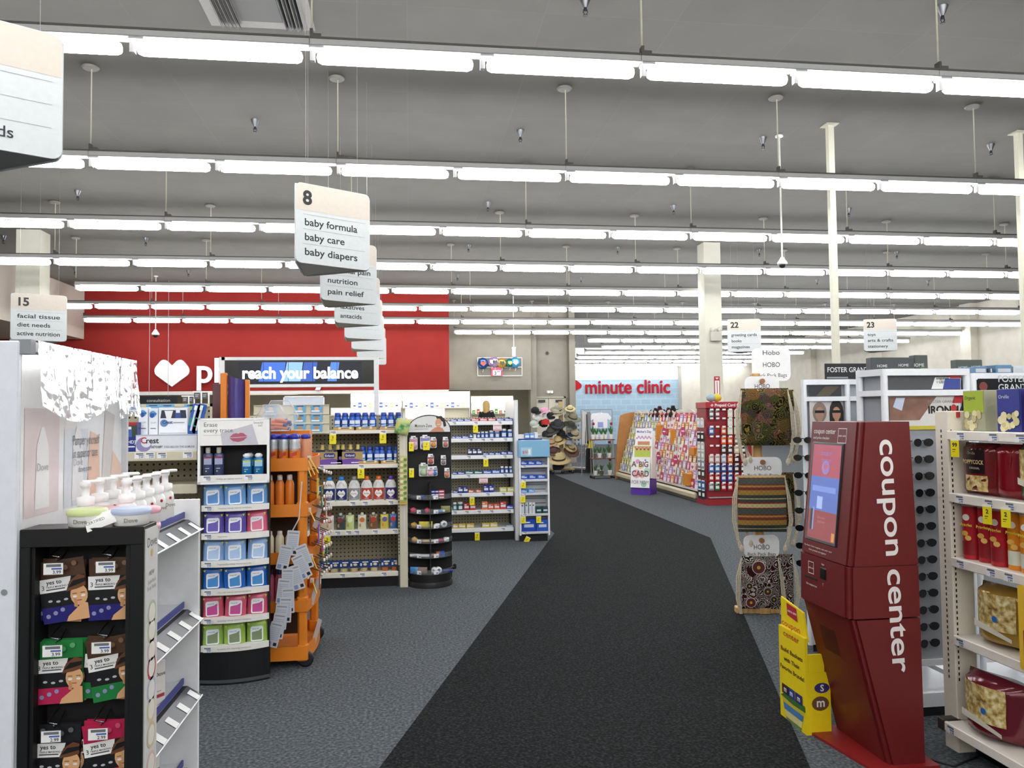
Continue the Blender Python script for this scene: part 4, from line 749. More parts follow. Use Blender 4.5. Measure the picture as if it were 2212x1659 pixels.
for i, (x, y) in enumerate(((668, 1250), (668, 1345), (662, 1095))):
    q = py(x, y, 5.3); b = MB(); b.push(Tm(0, 0, 0, pi/2-.5, 0, .5)); b.plate(rrect(-.024, .024, -.17, 0, .004), -.001, .001, mat('#cabfba', .25, alpha=.8, var=0)); b.rect(-.02, .02, -.15, -.02, -.0014, mat('#b9aaa4')); o = b.build('tag_holder'); o.location = (cx1+.05, 5.3+.08*i, q.z); tag(o, 'clear sloping tag holder on the %s orange tray' % ORD[(3, 4, 1)[i]], 'tag holder', 'clear tag holders on the cart')
# ---------------------------------------------------------------- baby aisle gondola
YG = 7.42; gx0, gx1 = -1.95, py(860, 1100, YG).x; GW = gx1-gx0; zt = py(780, 896, YG+.42).z
baby = thing('gondola_shelf', 'tan pegboard gondola of baby formula and pouches with a black kick base', 'shelving', (gx0, YG, 0))
b = MB(); b.box(0, GW, .42, .44, .1, zt-.01, PEGB); b.build('pegboard', baby)
b = MB(); b.box(0, GW, .41, .46, zt-.012, zt, TAN); b.box(GW-.012, GW+.002, .0, .44, 0, zt, mat('#26251f', .6)); b.build('upright', baby)
b = MB(); b.box(0, GW, .03, .44, 0, .11, BLACK); b.build('base', baby)
zg = lambda y: py(770, y, YG-.012).z
LB = [(930.5, 937.6), (1004, 1012.6), (1083.5, 1093), (1146, 1157), (1238, 1248)]; ZB = [zg(a)+.002 for a, _ in LB]
gp = lambda v: py(660+v/3.53, 1050, YG).x      # position along the shelf from the close-up
tags = [(213, 593), (120, 425), (167, 360, 455, 650), (170, 245, 328, 390, 530, 680), (110, 280, 430, 595)]
for (a, c), tg in zip(LB, tags): shelf_part(baby, GW, zg(a)+.002, .42, lip=zg(a)-zg(c), mt=mat('#e9e5d8', .45), tags=[gp(v)-gx0 for v in tg])
for k, (v, s, lab) in enumerate(((210, 0, 'yellow sale tag hanging below the top baby shelf, inner one'), (592, 0, 'yellow sale tag hanging below the top baby shelf, beside the tan post'), (424, 1, 'yellow sale tag hanging below the second baby shelf'), (165, 3, 'yellow sale tag reading 3 below the food pouch shelf'), (95, 3, 'yellow sale tag below the pouch shelf, half hidden by the cart'))):
    sale_tag(lab, (gp(v), YG-.016, zg(LB[s][1])+.008), h=.098, num='3' if s == 3 else '2')
def drink():
    t = thing('drink_pack', '', 'drink pack'); r = .029
    for j in range(2):
        for i in range(3):
            b = MB(); x, y = .031+i*.061, .031+j*.062; b.lathe([(r*.9, 0), (r, .008), (r*.92, .06), (r, .085), (r*.78, .115), (r*.7, .12)], mat('#2a5fc0', .25), 12, x, y); b.rect(x-.02, x+.02, .055, .085, y-r-.001, mat('#dfe6f2')); b.face([(x-.022, .03), (x+.022, .035), (x+.02, .05), (x-.02, .045)], y-r-.001, mat('#9cc3e8')); o = b.build('bottle', t)
            b = MB(); b.lathe([(r*.76, .115), (r*.8, .12), (r*.78, .145), (r*.6, .148)], mat('#1b3f9b', .3), 12, x, y); b.build('cap', o)
    b = MB(); b.box(0, .186, -.002, .002, 0, .028, mat('#c9a06a', .4, alpha=.9)); b.rect(.04, .15, .012, .03, -.0035, mat('#e8d9a0')); b.rect(.06, .13, .017, .024, -.0045, NAVY); b.build('wrap', t); return t
KD = Kit(drink)
for i, v in enumerate((212, 368, 568)): KD.put((gp(v), YG+.02, ZB[0]), 'blue shrink wrapped drink bottle pack on the top baby shelf, %s from left' % ORD[i], 0, 'blue drink bottle packs', .225/.186*.93)
for i, v in enumerate((406, 556)): KD.put((gp(v), YG+.02, ZB[1]), 'blue shrink wrapped drink bottle pack on the second baby shelf, %s from left' % ORD[i], 0, 'blue drink bottle packs', .225/.186*.91)
def formula():
    t = thing('formula_box', '', 'box'); w_, h = .245, .145; b = MB(); b.rbox(0, w_, 0, .16, 0, h, mat('#b39c63', .35, .3), .003); b.face([(0, 0), (w_, 0), (w_, h*.28), (w_*.6, h*.42), (0, h*.3)], -.001, mat('#6d4aa0')); b.rect(0, w_, h*.86, h, -.001, mat('#1d1b3a')); b.face(rrect(w_*.28, w_*.72, h*.45, h*.78, .02), -.0015, mat('#27337c')); b.text('Enfamil', .03, w_*.5, h*.54, -.002, PAPER, 'C', .01); b.text('READY TO USE', .012, w_*.5, h*.89, -.002, PAPER, 'C'); b.rect(w_*.55, w_*.95, h*.1, h*.16, -.0015, PAPER); b.disc(w_*.12, h*.45, .016, -.0015, mat('#7c5f9e'), 10); b.build('carton', t)
    for i in range(3): b = MB(); b.lathe([(.02, h), (.02, h+.02), (.017, h+.024), (.017, h+.045), (.012, h+.048)], mat('#cdb96a', .35), 10, .05+i*.073, .06); b.build('bottle_neck', t)
    return t
KF = Kit(formula)
for i, v in enumerate((82, 240)): KF.put((gp(v), YG+.02, ZB[1]), 'gold and purple formula box with bottle necks, %s' % ('nearest the orange cart' if i == 0 else 'beside the blue drink packs'), 0, 'gold formula boxes', .96)
def jug(c, cap, lab):
    t = thing('formula_jug', lab, 'jug'); b = MB(); wh = mat('#e4e5e3', .35); h = .235
    b.lathe([(.05, 0), (.056, .01), (.056, .13), (.05, .165), (.036, .195), (.022, .21), (.022, .215)], wh, 16, sx=1.05, sy=.7); b.tube([(-.03, -.037, .15), (-.025, -.046, .175), (0, -.04, .195), (.022, -.046, .175), (.028, -.037, .15)], .004, wh, 6); b.build('jug_body', t)
    b = MB(); b.grid(lambda u, v: (.0595*math.sin((u-.5)*2.2), -.0415*math.cos((u-.5)*2.2)-.0008, .012+.115*v), 8, 1, mat(c, .4)); hp = heart(0, .112, .075, .08); n = len(hp)//2; b.face(hp[:n+1], -.0435, PAPER); b.face(hp[n:]+[hp[0]], -.0435, PAPER); b.text('Similac', .022, 0, .066, -.0442, mat(c), 'C', .01); b.rect(-.02, .02, .022, .028, -.0435, LGREY); b.build('label', t)
    b = MB(); b.lathe([(.025, .208), (.027, .212), (.025, .24), (.02, .244)], mat(cap, .35), 14); b.build('cap', t); return t
for v, c, cap, nm in ((179, '#1f2f6b', '#2b7fd0', 'blue capped formula jug nearest the yellow boxed bottle'), (271, '#1f2f6b', '#2b7fd0', 'blue capped formula jug beside the grey capped jug'), (369, '#8f9093', '#9a9c9f', 'grey capped formula jug on the middle baby shelf'), (464, '#b8422c', '#e0702a', 'orange capped formula jug beside the grey capped jug'), (556, '#b8422c', '#e0702a', 'orange capped formula jug beside the purple capped jug'), (650, '#4b2c78', '#5b3597', 'purple capped formula jug at the end of the shelf')):
    o = jug(c, cap, nm); o.location = (gp(v), YG+.06, ZB[2]); o['group'] = 'formula jugs'; o.scale = (.93,)*3
a = P2(660+80/3.53, 660+131/3.53, 1050, 1086, YG+.03); t = thing('formula_box', 'yellow and blue formula box at the edge of the jug shelf', 'box', (a[0], YG+.03, ZB[2])); b = MB(); w_, h = a[1]-a[0], .15; b.rbox(0, w_, 0, .09, 0, h, mat('#d9a53a', .35), .002); b.rect(w_*.2, w_*.95, h*.1, h*.95, -.001, NAVY); b.rect(w_*.35, w_*.7, h*.35, h*.65, -.0015, PAPER); b.disc(w_*.5, h*.3, .02, -.002, mat('#d9702a'), 10); b.build('box_body', t)
def fpouch(c, c2, cap, lab):
    t = thing('food_pouch', lab, 'food pouch', group='baby food pouches'); b = MB(); pillow(b, .075, .135, .035, mat(c, .2, spec=.6), 6, 6, .2); b.disc(0, .09, .024, -.0185, mat(c2, .4), 10); b.disc(-.01, .04, .018, -.0165, mat('#c98a4a', .4), 8); b.rect(-.02, .02, .105, .115, -.014, PAPER); b.build('pouch', t)
    b = MB(); b.lathe([(.012, .132), (.015, .136), (.015, .152), (.01, .155)], mat(cap, .35), 10); b.build('spout_cap', t); return t
for i, (v, c, c2, cap, nm) in enumerate(((125, '#c9b7a0', '#b8523c', '#c0323a', 'tan'), (180, '#d3cdc0', '#c2563f', '#c0323a', 'grey'), (264, '#3f4a4c', '#8a3f3c', '#cfd2d0', 'dark slate'), (335, '#bfd08a', '#dfe8c0', '#d7e0b4', 'pale green'), (428, '#d9dcc4', '#c9713a', '#e2e4e0', 'cream'), (515, '#7b5a3c', '#b8432f', '#d4d6d4', 'brown'), (600, '#d8c84e', '#6f62a8', '#d9d6cc', 'yellow'), (668, '#3f6db0', '#c9413c', '#d7dade', 'blue'))):
    o = fpouch(c, c2, cap, '%s baby food pouch, %s from left on the pouch shelf' % (nm, ORD[i])); o.location = (gp(v), YG+.05, ZB[3]); o.rotation_euler.z = R.uniform(-.15, .15)
def twin(c):
    t = thing('snack_tub', '', 'food tub'); b = MB(); b.lathe([(.03, 0), (.034, .004), (.036, .035), (.036, .038)], mat(c, .3), 14, .042, .04); b.build('cup', t); b = MB(); w_ = .088; b.rbox(0, w_, 0, .075, .038, .1, mat('#1d3f7d', .35), .003); b.text('8', .035, .018, .055, -.001, PAPER, 'C', .03); b.disc(.055, .068, .018, -.001, mat('#e0d2a0'), 10, .012); b.rect(.03, .085, .085, .094, -.001, PAPER); b.build('sleeve', t); return t
KT1 = Kit(lambda: twin('#c9b98c')); KT2 = Kit(lambda: twin('#b9692c'))
for i, v in enumerate((108, 178, 252, 330, 405, 482, 568, 645)): (KT1 if i < 6 else KT2).put((gp(v), YG+.03, ZB[4]), '%s baby snack tub in blue sleeve on the lowest baby shelf, %s from left' % ('beige' if i < 6 else 'orange', ORD[i]), 0, 'baby snack tubs')
# card rail with blue picture cards over the gondola
ra, rb = py(548, 900, YG-.04).x, py(711, 900, YG-.04).x; rz0, rz1 = py(690, 936, YG-.04).z, py(690, 874, YG-.04).z
rail_ = thing('card_rail', 'tan three tier card rail above the baby formula shelf', 'card rail', (ra, YG-.04, rz0))
b = MB(); b.box(0, rb-ra, 0, .012, 0, rz1-rz0, TAN)
for k in range(3): b.box(0, rb-ra, -.012, 0, k*(rz1-rz0)/3, k*(rz1-rz0)/3+.012, mat('#dad4bd', .4))
b.box(0, rb-ra, -.012, .02, rz1-rz0-.006, rz1-rz0, TAN); b.build('rail_panel', rail_)
for k in range(3):
    for i, p in enumerate((585, 648, 684)):
        q = py(p, 900, YG-.045); picture_card('blue picture card on tier %s of the baby card rail, %s from left' % (ORD[2-k], ORD[i]), (q.x, YG-.048, rz0+k*(rz1-rz0)/3+.013), .105, .075, ('#b98f5a', '#a98d68', '#e0b8a0')[k])
a = P2(612, 701, 855, 877, YG+.1); t = thing('shelf_sign', 'white framed sign propped above the card rail', 'sign', (a[0], YG+.1, zt)); b = MB(); w_ = a[1]-a[0]; h = a[3]-zt; b.box(0, w_, 0, .01, 0, h, mat('#cfd8e6')); b.text('wesome', .035, w_*.3, h*.45, -.001, NAVY); b.text('A', .05, w_*.78, h*.3, -.001, TXT); b.build('panel', t); b = MB()
for x0_, x1_, z0_, z1_ in ((0, w_, h-.012, h), (0, .01, 0, h), (w_-.01, w_, 0, h)): b.box(x0_, x1_, -.006, .012, z0_, z1_, WHITE)
b.build('frame', t)
# scrolling screen on its white frame
YS = 7.72; a = P2(478, 808, 771, 837, YS); px1 = py(818, 800, YS).x
scr = thing('display_screen', 'long black scrolling screen reading reach your balance in white frame', 'screen', (a[0], YS, a[2])); w_, h = a[1]-a[0], a[3]-a[2]; fw = mat('#e3e4e4', .35)
b = MB(); b.box(-.0, w_, 0, .09, h-.03, h, fw); b.box(0, w_, 0, .09, 0, .028, fw); b.box(-.02, .03, 0, .09, 0, h, fw); b.box(w_-.002, w_+.042, 0, .09, zt-a[2], h, fw); b.box(-.02, .022, .01, .08, zt-a[2], 0, fw); b.build('frame', scr)
b = MB(); b.box(.03, w_-.002, .01, .08, .028, h-.03, mat('#0b0c0f', .2)); b.build('housing', scr)
b = MB(); s0, s1 = py(515, 800, YS).x-a[0], py(780, 800, YS).x-a[0]; yy = .008; b.rect(s0, s1, .05, h-.045, yy, glow('#10141f', .6))
for u, v_, c in ((.16, .36, '#3a62b8'), (.36, .5, '#7fa6dc'), (.5, .62, '#2f4f9c'), (.72, .8, '#4a73c4')): b.face([(s0+(s1-s0)*u, .055), (s0+(s1-s0)*v_, .055), (s0+(s1-s0)*(v_+.02), h-.05), (s0+(s1-s0)*(u+.03), h-.05)], yy-.001, glow(c, .9))
for k in range(1, 5): x = s0+(s1-s0)*k/5; b.rect(x-.002, x+.002, .05, h-.045, yy-.0012, BLACK)
b.text('reach your balance', .155, (s0+s1)/2, .085, yy-.002, glow('#f4f8ff', 2.2), 'C', .03, width=s1-s0-.06); b.build('panel', scr)
# tan post with hanging strip of seed pouches
q0, q1 = py(863, 1000, 7.36).x, py(880, 1000, 7.36).x; zp = py(870, 903, 7.36).z
t = thing('shelf_post', 'tall tan shelf end post between formula shelves and black spinner', 'post', (q0, 7.36, 0)); b = MB(); b.rbox(0, q1-q0, 0, .07, 0, zp, mat('#d3cdb6', .45), .003); b.build('post_body', t); b = MB()
for k in range(40): b.rect(-.012, -.004, .3+k*.03, .315+k*.03, .03, BLACK)
b.box(-.016, 0, .031, .06, .2, zp, mat('#c7c1ab')); b.build('slot_strip', t)
t2 = MB(); t2.box(0, .012, -.004, -.001, 0, 1.16, mat('#d9d9d4', .3)); o = t2.build('clip_strip'); o.location = ((q0+q1)/2, 7.36, .45); tag(o, 'thin clip strip hanging down the tan post', 'clip strip')
KSP = Kit(lambda: (lambda b: (pillow(b, .075, .1, .02, mat('#b9b46a', .3), 5, 5), b.rect(-.036, .036, .004, .016, -.009, mat('#e0a93a')), b.disc(.02, .06, .016, -.011, mat('#5a8a3c'), 8), b.rect(-.03, .0, .05, .08, -.011, mat('#d8dcae')), tag(b.build('seed_pouch'), '', 'snack pouch'))[-1])(MB()))
for i, y in enumerate((1006, 1018, 1030, 1042, 1054, 1066, 1078, 1090)): q = py(871, y, 7.34); KSP.put((q.x, 7.34-.002*i, q.z), 'small green and yellow pouch on the clip strip, %s from the top' % ORD[i], 0, 'pouches on the clip strip', .93)
b = MB(); pillow(b, .13, .14, .05, ramp_mat('green_bag', [(.35, '#4d8a3c'), (.5, '#a8c98a'), (.65, '#d9c766')], 18, .25, 0), 8, 8); o = b.build('snack_bag'); q = py(866, 938, 7.3); o.location = (q.x, 7.3, q.z); o.rotation_euler = (0, .2, 0); tag(o, 'crumpled green bag clipped to the top of the tan post', 'bag')
# ---------------------------------------------------------------- black rounded spinner with trial bins
mx, my = .186, 7.47; MW = py(978, 1100, 7.3).x-py(881, 1100, 7.3).x; mz = lambda y: py(930, y, 7.26).z
sp = thing('spinner_rack', 'black rounded tower of small bins under arched Moisture Zone sign', 'display rack', (mx, my, 0)); r_ = MW/2
b = MB(); b.lathe([(r_*1.02, 0), (r_*1.03, .02), (r_*1.0, .05)], mat('#2a2828', .4), 32); b.build('base_disc', sp)
b = MB(); b.lathe([(r_*.97, .05), (r_*.97, mz(1243))], blk2, 28); b.build('plinth', sp)
zt_ = mz(896); zs_ = mz(935); b = MB(); P = [(-r_, .0), (r_, .0), (r_, zs_+.02)]+[(r_*math.cos(pi*k/16), zs_+.02+(zt_-zs_-.02)*math.sin(pi*k/16)) for k in range(1, 16)]+[(-r_, zs_+.02)]
P = [(x, max(z, .06)) for x, z in P]; b.plate(P, -.005, .02, blk2); b.box(-.006, .006, -r_*.93, -.005, .06, mz(1045), blk2); b.build('core_panel', sp)
b = MB(); P = [(-r_*.94, zs_)]+[(r_*.94*math.cos(pi*k/18), zs_+(zt_-zs_-.012)*math.sin(pi*k/18)) for k in range(0, 19)][::1]
P = [(r_*.95*math.cos(pi*k/20), zs_+.004+(zt_-zs_-.014)*math.sin(pi*k/20)**.8) for k in range(21)]; b.plate([(x, z) for x, z in P], -.03, -.022, mat('#dcdcda', .4), blk)
b.text('Moisture Zone', .045, -r_*.66, zs_+.05, -.031, mat('#4a4a4e'), 'L', .004, width=r_*.78); b.rect(-r_*.66, -r_*.05, zs_+.03, zs_+.036, -.031, mat('#a9a9a9'))
fz = zs_; b.face([(r_*.0, fz+.005), (r_*.7, fz+.005), (r_*.6, fz+.04), (r_*.42, fz+.055), (r_*.25, fz+.045)], -.0312, mat('#c98f6c')); b.face([(r_*.3, fz+.15), (r_*.55, fz+.155), (r_*.72, fz+.12), (r_*.78, fz+.06), (r_*.66, fz+.05), (r_*.62, fz+.1), (r_*.35, fz+.13)], -.0314, mat('#2d211d')); b.disc(r_*.42, fz+.09, .03, -.0318, mat('#d9a27f'), 14, .042); b.rect(r_*.36, r_*.5, fz+.072, fz+.078, -.032, PAPER)
b.build('arch_header', sp)
BY = [1081, 1112, 1144, 1176, 1208, 1244]; ZM = []
for i, y in enumerate(BY):
    z = mz(y); ZM.append(z+.006); b = MB(); b.prism([(r_*math.cos(pi+pi*k/16), r_*math.sin(pi+pi*k/16)*.95) for k in range(17)], z, z+.005, blk2); tr_ = b.build('tray', sp)
    b = MB(); b.grid(lambda u, v: (r_*.995*math.cos(pi+pi*u), r_*.95*math.sin(pi+pi*u), z+.004+.045*v), 20, 1, mat('#c9d2d8', .1, alpha=.16, var=0)); b.build('clear_lip', tr_); b = MB()
    for u in (.02, .33, .58, .97):
        a_ = pi+pi*u; x, y_ = r_*1.0*math.cos(a_), r_*.955*math.sin(a_); b.push(Tm(x, y_-.003, z+.042, a_-1.5*pi)); b.rect(-.022, .022, -.034, 0, 0, PAPER); b.rect(-.002, .018, -.03, -.015, -.0006, mat('#8d97bd')); b.pop(); b.build('price_label', tr_); b = MB()
def trinket(kind, c, c2, lab, x, y, z, rz=0):
    b = MB(); nm = kind
    if kind == 'sponge_ball': b.lathe([(.004, 0), (.022, .006), (.029, .024), (.027, .04), (.006, .052)], mat(c, .6, bump=.5), 14)
    elif kind == 'small_tube': b.push(Tm(0, 0, .014, 0, 0, pi/2)); b.lathe([(.014, -.045), (.014, .03), (.01, .034)], mat(c, .35), 12); b.lathe([(.012, .034), (.012, .055)], mat(c2, .35), 10)
    elif kind == 'small_jar': b.lathe([(.024, 0), (.026, .004), (.026, .022)], mat(c, .3), 14); b.lathe([(.027, .022), (.027, .036), (.02, .038)], mat(c2, .35), 14)
    elif kind == 'small_box': b.rbox(-.026, .026, -.016, .016, 0, .05, mat(c, .4), .002); b.rect(-.02, .02, .012, .034, -.0168, mat(c2))
    elif kind == 'small_roll': b.push(Tm(0, 0, .03, 0, pi/2)); b.lathe([(.014, -.02), (.03, -.02), (.03, .02), (.014, .02)], mat(c, .4), 18, cap=False); b.lathe([(.014, -.018), (.006, -.018), (.006, .018), (.014, .018)], mat(c2, .4), 14, cap=False)
    elif kind == 'small_packet': pillow(b, .085, .06, .02, mat(c, .3), 6, 5)
    o = b.build(kind); o.location = (mx+x*r_, my+y, z); o.rotation_euler.z = rz; return tag(o, lab, nm.replace('small_', '').replace('_', ' '), 'travel size items in the black spinner bins')
BINS = ['top', 'second', 'third', 'fourth', 'fifth', 'lowest']
TK = [(0, 'small_tube', '#33353d', '#8e9296', -.7), (0, 'small_jar', '#24417f', '#1d366e', -.35), (0, 'small_tube', '#1d1e22', '#c9cbcd', -.05), (1, 'sponge_ball', '#d8496a', '', -.75), (1, 'sponge_ball', '#d43a62', '', -.12), (1, 'small_tube', '#6fa3d6', '#eceeee', .4), (1, 'small_packet', '#8a8a4a', '', .7),
      (2, 'sponge_ball', '#d6a343', '', -.72), (2, 'small_packet', '#e6d54a', '', -.3), (2, 'small_packet', '#d8cf3c', '', -.1), (2, 'small_jar', '#d9dcdc', '#f0f0ee', .3), (2, 'small_roll', '#e6e8e8', '#8f9296', .6), (3, 'sponge_ball', '#c9a25f', '', -.7), (3, 'small_tube', '#c79a62', '#e9d9b8', -.35), (3, 'small_tube', '#e0c27a', '#efe9da', -.1), (3, 'small_tube', '#b8213f', '#e7e3e1', .45), (3, 'small_jar', '#cfd2d4', '#f0f0ee', .72),
      (4, 'small_tube', '#d9dadb', '#f2f2f2', -.7), (4, 'small_tube', '#e6e7e8', '#3c8cd0', -.2), (4, 'small_box', '#2b2626', '#d98a5a', .15), (4, 'small_box', '#c9743c', '#e8e4e0', .3), (4, 'small_box', '#2f62b4', '#274f96', .5), (5, 'small_packet', '#3d86cf', '', -.7), (5, 'small_packet', '#5f9bd6', '', -.5), (5, 'small_packet', '#9a8174', '', -.35), (5, 'small_roll', '#f0f1f1', '#3f86c8', .35), (5, 'small_roll', '#f0f1f1', '#d9dcde', .15), (5, 'small_tube', '#22307c', '#30409c', .75)]
cnt = {}
for bi, kd, c, c2, x in TK:
    cnt[bi] = cnt.get(bi, 0)+1; y = -math.sqrt(max(0, 1-x*x))*r_*.95*.72+.0
    trinket(kd, c, c2 or c, '%s lying in the %s bin of the black spinner, %s from left' % (kd.replace('small_', 'small ').replace('_', ' '), BINS[bi], ORD[cnt[bi]-1]), x, min(y, -.045), ZM[bi], R.uniform(-.3, .3))
for i in range(9):
    x = .12+.17*(i % 3); z = ZM[0]+.027*(i//3); o = trinket('small_box', ('#27338c', '#27338c', '#b8323f')[i % 3], '#e4e8f2', 'tiny %s box stacked in the top spinner bin, layer %s' % (('blue inner', 'blue middle', 'red')[i % 3], ORD[i//3]), x+.05, -r_*.55, z, .1); o.scale = (1.1, 1, .5)
# carded goods on spinner hooks
HK = [(-.72, 945, '#d89ab0', .075, .115, 'pink sponge'), (-.2, 943, '#8f93c9', .095, .12, 'lilac sponge'), (.18, 948, '#c98a3c', .06, .09, 'orange and yellow bottle'), (.72, 948, '#a86a5c', .055, .085, 'rose bottle'), (.05, 985, '#b0503f', .06, .085, 'red bottle'), (.62, 988, '#7d6c74', .05, .08, 'grey mauve bottle'), (-.28, 1004, '#a9c19a', .085, .115, 'green egg shaped'), (.02, 1012, '#e0a9b4', .065, .08, 'pink tube'), (.22, 1012, '#3d6fb4', .055, .08, 'blue bottle'), (.78, 1016, '#c97a4a', .05, .08, 'orange bottle')]
for i, (x, y, c, w_, h, nm) in enumerate(HK):
    z = mz(y); yy = -r_*.3-.02*(i % 2); b = MB(); b.tube([(x*r_, -.004, z+.012), (x*r_, yy-.03, z+.006), (x*r_, yy-.04, z+.014)], .003, CHROME, 6); b.rect(x*r_-.025, x*r_+.02, z-.018, z+.014, yy-.041, PAPER); b.rect(x*r_-.004, x*r_+.018, z-.012, z+.002, yy-.042, mat('#8d97bd')); b.build('hook', sp)
    t = thing('carded_item', '%s on a clear card hung at the top of the black spinner' % nm, 'carded item', (mx+x*r_, my+yy-.02, z-h), R.uniform(-.12, .12), 'carded items on the black spinner'); b = MB(); b.plate(rrect(-w_/2, w_/2, 0, h, .012), -.001, .001, mat('#d9d6dc', .25)); b.rect(-w_*.45, w_*.45, h*.62, h*.9, -.0015, mat(c, .4)); b.build('card', t)
    b = MB(); b.push(Tm(0, -.012, 0)); b.lathe([(.004, h*.06), (w_*.33, h*.14), (w_*.4, h*.32), (w_*.25, h*.55), (.004, h*.6)], mat(c, .3), 12, sy=.35); b.build('blister', t)
for i, (x, y) in enumerate(((-.82, 955), (-.15, 953), (-.82, 1012))): sale_tag('yellow sale tag on the black spinner, %s' % ('by the pink sponge', 'by the lilac sponge', 'on the empty hook')[i], (mx+x*r_, my-r_*.3-.07, mz(y)), h=.085, w_=.045 if i != 1 else .06, num='1')
b = MB(); b.rod((-.12*0+r_*.95, 0, mz(1236)), (r_*1.18, 0, mz(1236)), .02, BLACK, 10); b.rbox(r_*1.05, r_*1.2, -.02, .02, mz(1240), mz(1228), BLACK, .01); b.build('side_knob', sp)
# ---------------------------------------------------------------- white cold medicine shelf
YP = 9.92; qx0, qx1 = .28, py(1112, 1050, YP).x; PW = qx1-qx0
med = thing('gondola_shelf', 'white lipped cold medicine shelf with pegboard beside blue topped rack', 'shelving', (qx0, YP, 0)); zz = lambda y: py(1040, y, YP-.012).z; wl = mat('#f0f1f1', .35)
LP = [914, 950.7, 987.5, 1028.5, 1068.7, 1106, 1145]; zm = zz(902)
b = MB(); b.box(0, PW, .4, .42, .1, zm-.0, PEGB); b.build('pegboard', med); b = MB(); b.box(0, PW, .02, .42, 0, zz(1149), BLACK); b.build('base', med); b = MB(); b.box(PW-.03, PW-.012, .36, .4, .1, zm, DARK); b.build('upright', med)
ZP = []
pp = lambda v: py(860+v/3.858, 1040, YP).x
for i, y in enumerate(LP):
    z = zz(y-3.6); ZP.append(z+.003); shelf_part(med, PW-.02, z+.002, .4, lip=.048, mt=wl, tags=[pp(v)-qx0 for v in ((470, 650, 850), (605, 710, 780, 895), (590, 720, 890), (585, 890), (515, 745, 875), (470, 570, 670, 775, 920), (870,))[i]])
def goods(s, v0, v1, w0, w1, c, kind='carton', st=None, dep=.12, yo=.02, nm=None):
    xa, xb = pp(v0), pp(v1); h = (w1-w0)/3.858*(YP*1.0)/FPX*1.0; w_ = xb-xa; b = MB()
    if kind == 'carton':
        b.rbox(0, w_, 0, dep, 0, h, mat(c, .35), .002); b.rect(w_*.1, w_*.9, h*.3, h*.62, -.001, mat(st or '#e3e6ea', .4)); b.rect(w_*.1, w_*.5, h*.72, h*.84, -.001, mat('#dfe3ea')); o = b.build('medicine_box')
    else:
        r = w_/2; b.lathe([(r*.95, 0), (r, .004), (r, h*.7), (r*.8, h*.78)], mat(c, .3), 14, r, r); b.lathe([(r*.8, h*.77), (r*.85, h*.79), (r*.85, h*.98), (r*.7, h)], mat(st or '#e6e8ec', .35), 14, r, r); b.rect(r*.35, r*1.65, h*.15, h*.55, -.001, mat('#cfd8e6')); o = b.build('pill_bottle')
    o.location = (xa, YP+yo, ZP[s]); return o
SN = ['top', 'second', 'third', 'fourth', 'fifth', 'sixth', 'lowest']
G = {0: [(440, 495, 172, 192, '#2a3f94'), (498, 552, 172, 192, '#3653a8'), (555, 610, 172, 192, '#2a3f94'), (615, 680, 168, 192, '#b3323c'), (684, 750, 168, 192, '#b3323c'), (754, 820, 168, 192, '#b3323c'), (826, 890, 172, 192, '#2a3f94'), (894, 962, 172, 192, '#3249a0')],
     1: [(455, 480, 313, 332, '#3c4fb0'), (482, 534, 315, 332, '#3c4fb0'), (537, 592, 313, 332, '#4458b8'), (600, 626, 295, 332, '#2c4c9a'), (632, 655, 300, 332, '#cfd5de'), (660, 690, 280, 332, '#2447a0', 1), (694, 725, 278, 332, '#2447a0', 1), (728, 758, 278, 332, '#27489c', 1), (765, 806, 270, 332, '#4a6fb4', 1), (812, 853, 272, 332, '#4a6fb4', 1), (862, 914, 256, 332, '#1f4f92', 1), (918, 962, 262, 332, '#2b62a8', 1)],
     2: [(583, 620, 415, 472, '#232a4c'), (623, 660, 415, 472, '#232a4c'), (663, 702, 415, 472, '#232a4c'), (710, 756, 455, 472, '#3557a4'), (762, 805, 453, 472, '#3557a4'), (812, 858, 455, 472, '#3557a4'), (862, 912, 443, 470, '#2b3f90'), (915, 962, 443, 470, '#2b3f90')],
     3: [(455, 494, 615, 635, '#30449c'), (497, 556, 613, 633, '#30449c'), (560, 629, 606, 633, '#2e6a6a'), (635, 706, 606, 632, '#2e6a6a'), (710, 780, 603, 630, '#4563b4'), (784, 850, 600, 630, '#4563b4'), (855, 886, 568, 628, '#22429a', 1), (892, 922, 568, 626, '#22429a', 1), (928, 956, 568, 626, '#22429a', 1)],
     4: [(460, 495, 778, 797, '#28389a'), (500, 542, 742, 796, '#28307e'), (545, 582, 745, 796, '#28307e'), (586, 628, 770, 795, '#c9653c'), (650, 692, 770, 795, '#c9653c'), (713, 756, 730, 790, '#262f96'), (759, 800, 730, 790, '#262f96'), (848, 906, 748, 786, '#c9c46a'), (910, 966, 748, 786, '#c9c46a')],
     5: [(456, 490, 870, 936, '#2f6f6c', 1), (495, 542, 870, 936, '#1f4f4a', 1), (548, 592, 880, 936, '#b8323a'), (597, 646, 880, 936, '#b8323a'), (698, 746, 870, 936, '#d87a4a'), (749, 796, 890, 936, '#d35a3a'), (799, 846, 890, 936, '#d35a3a'), (850, 900, 870, 932, '#c9423c'), (902, 960, 905, 934, '#2f4fb0')],
     6: [(455, 498, 1050, 1086, '#cdb04e'), (501, 562, 1048, 1085, '#cdb04e'), (567, 632, 1048, 1085, '#cdb04e'), (697, 761, 1046, 1083, '#d0b85a'), (764, 826, 1044, 1082, '#d0b85a'), (898, 955, 1062, 1075, '#9fb8c9')]}
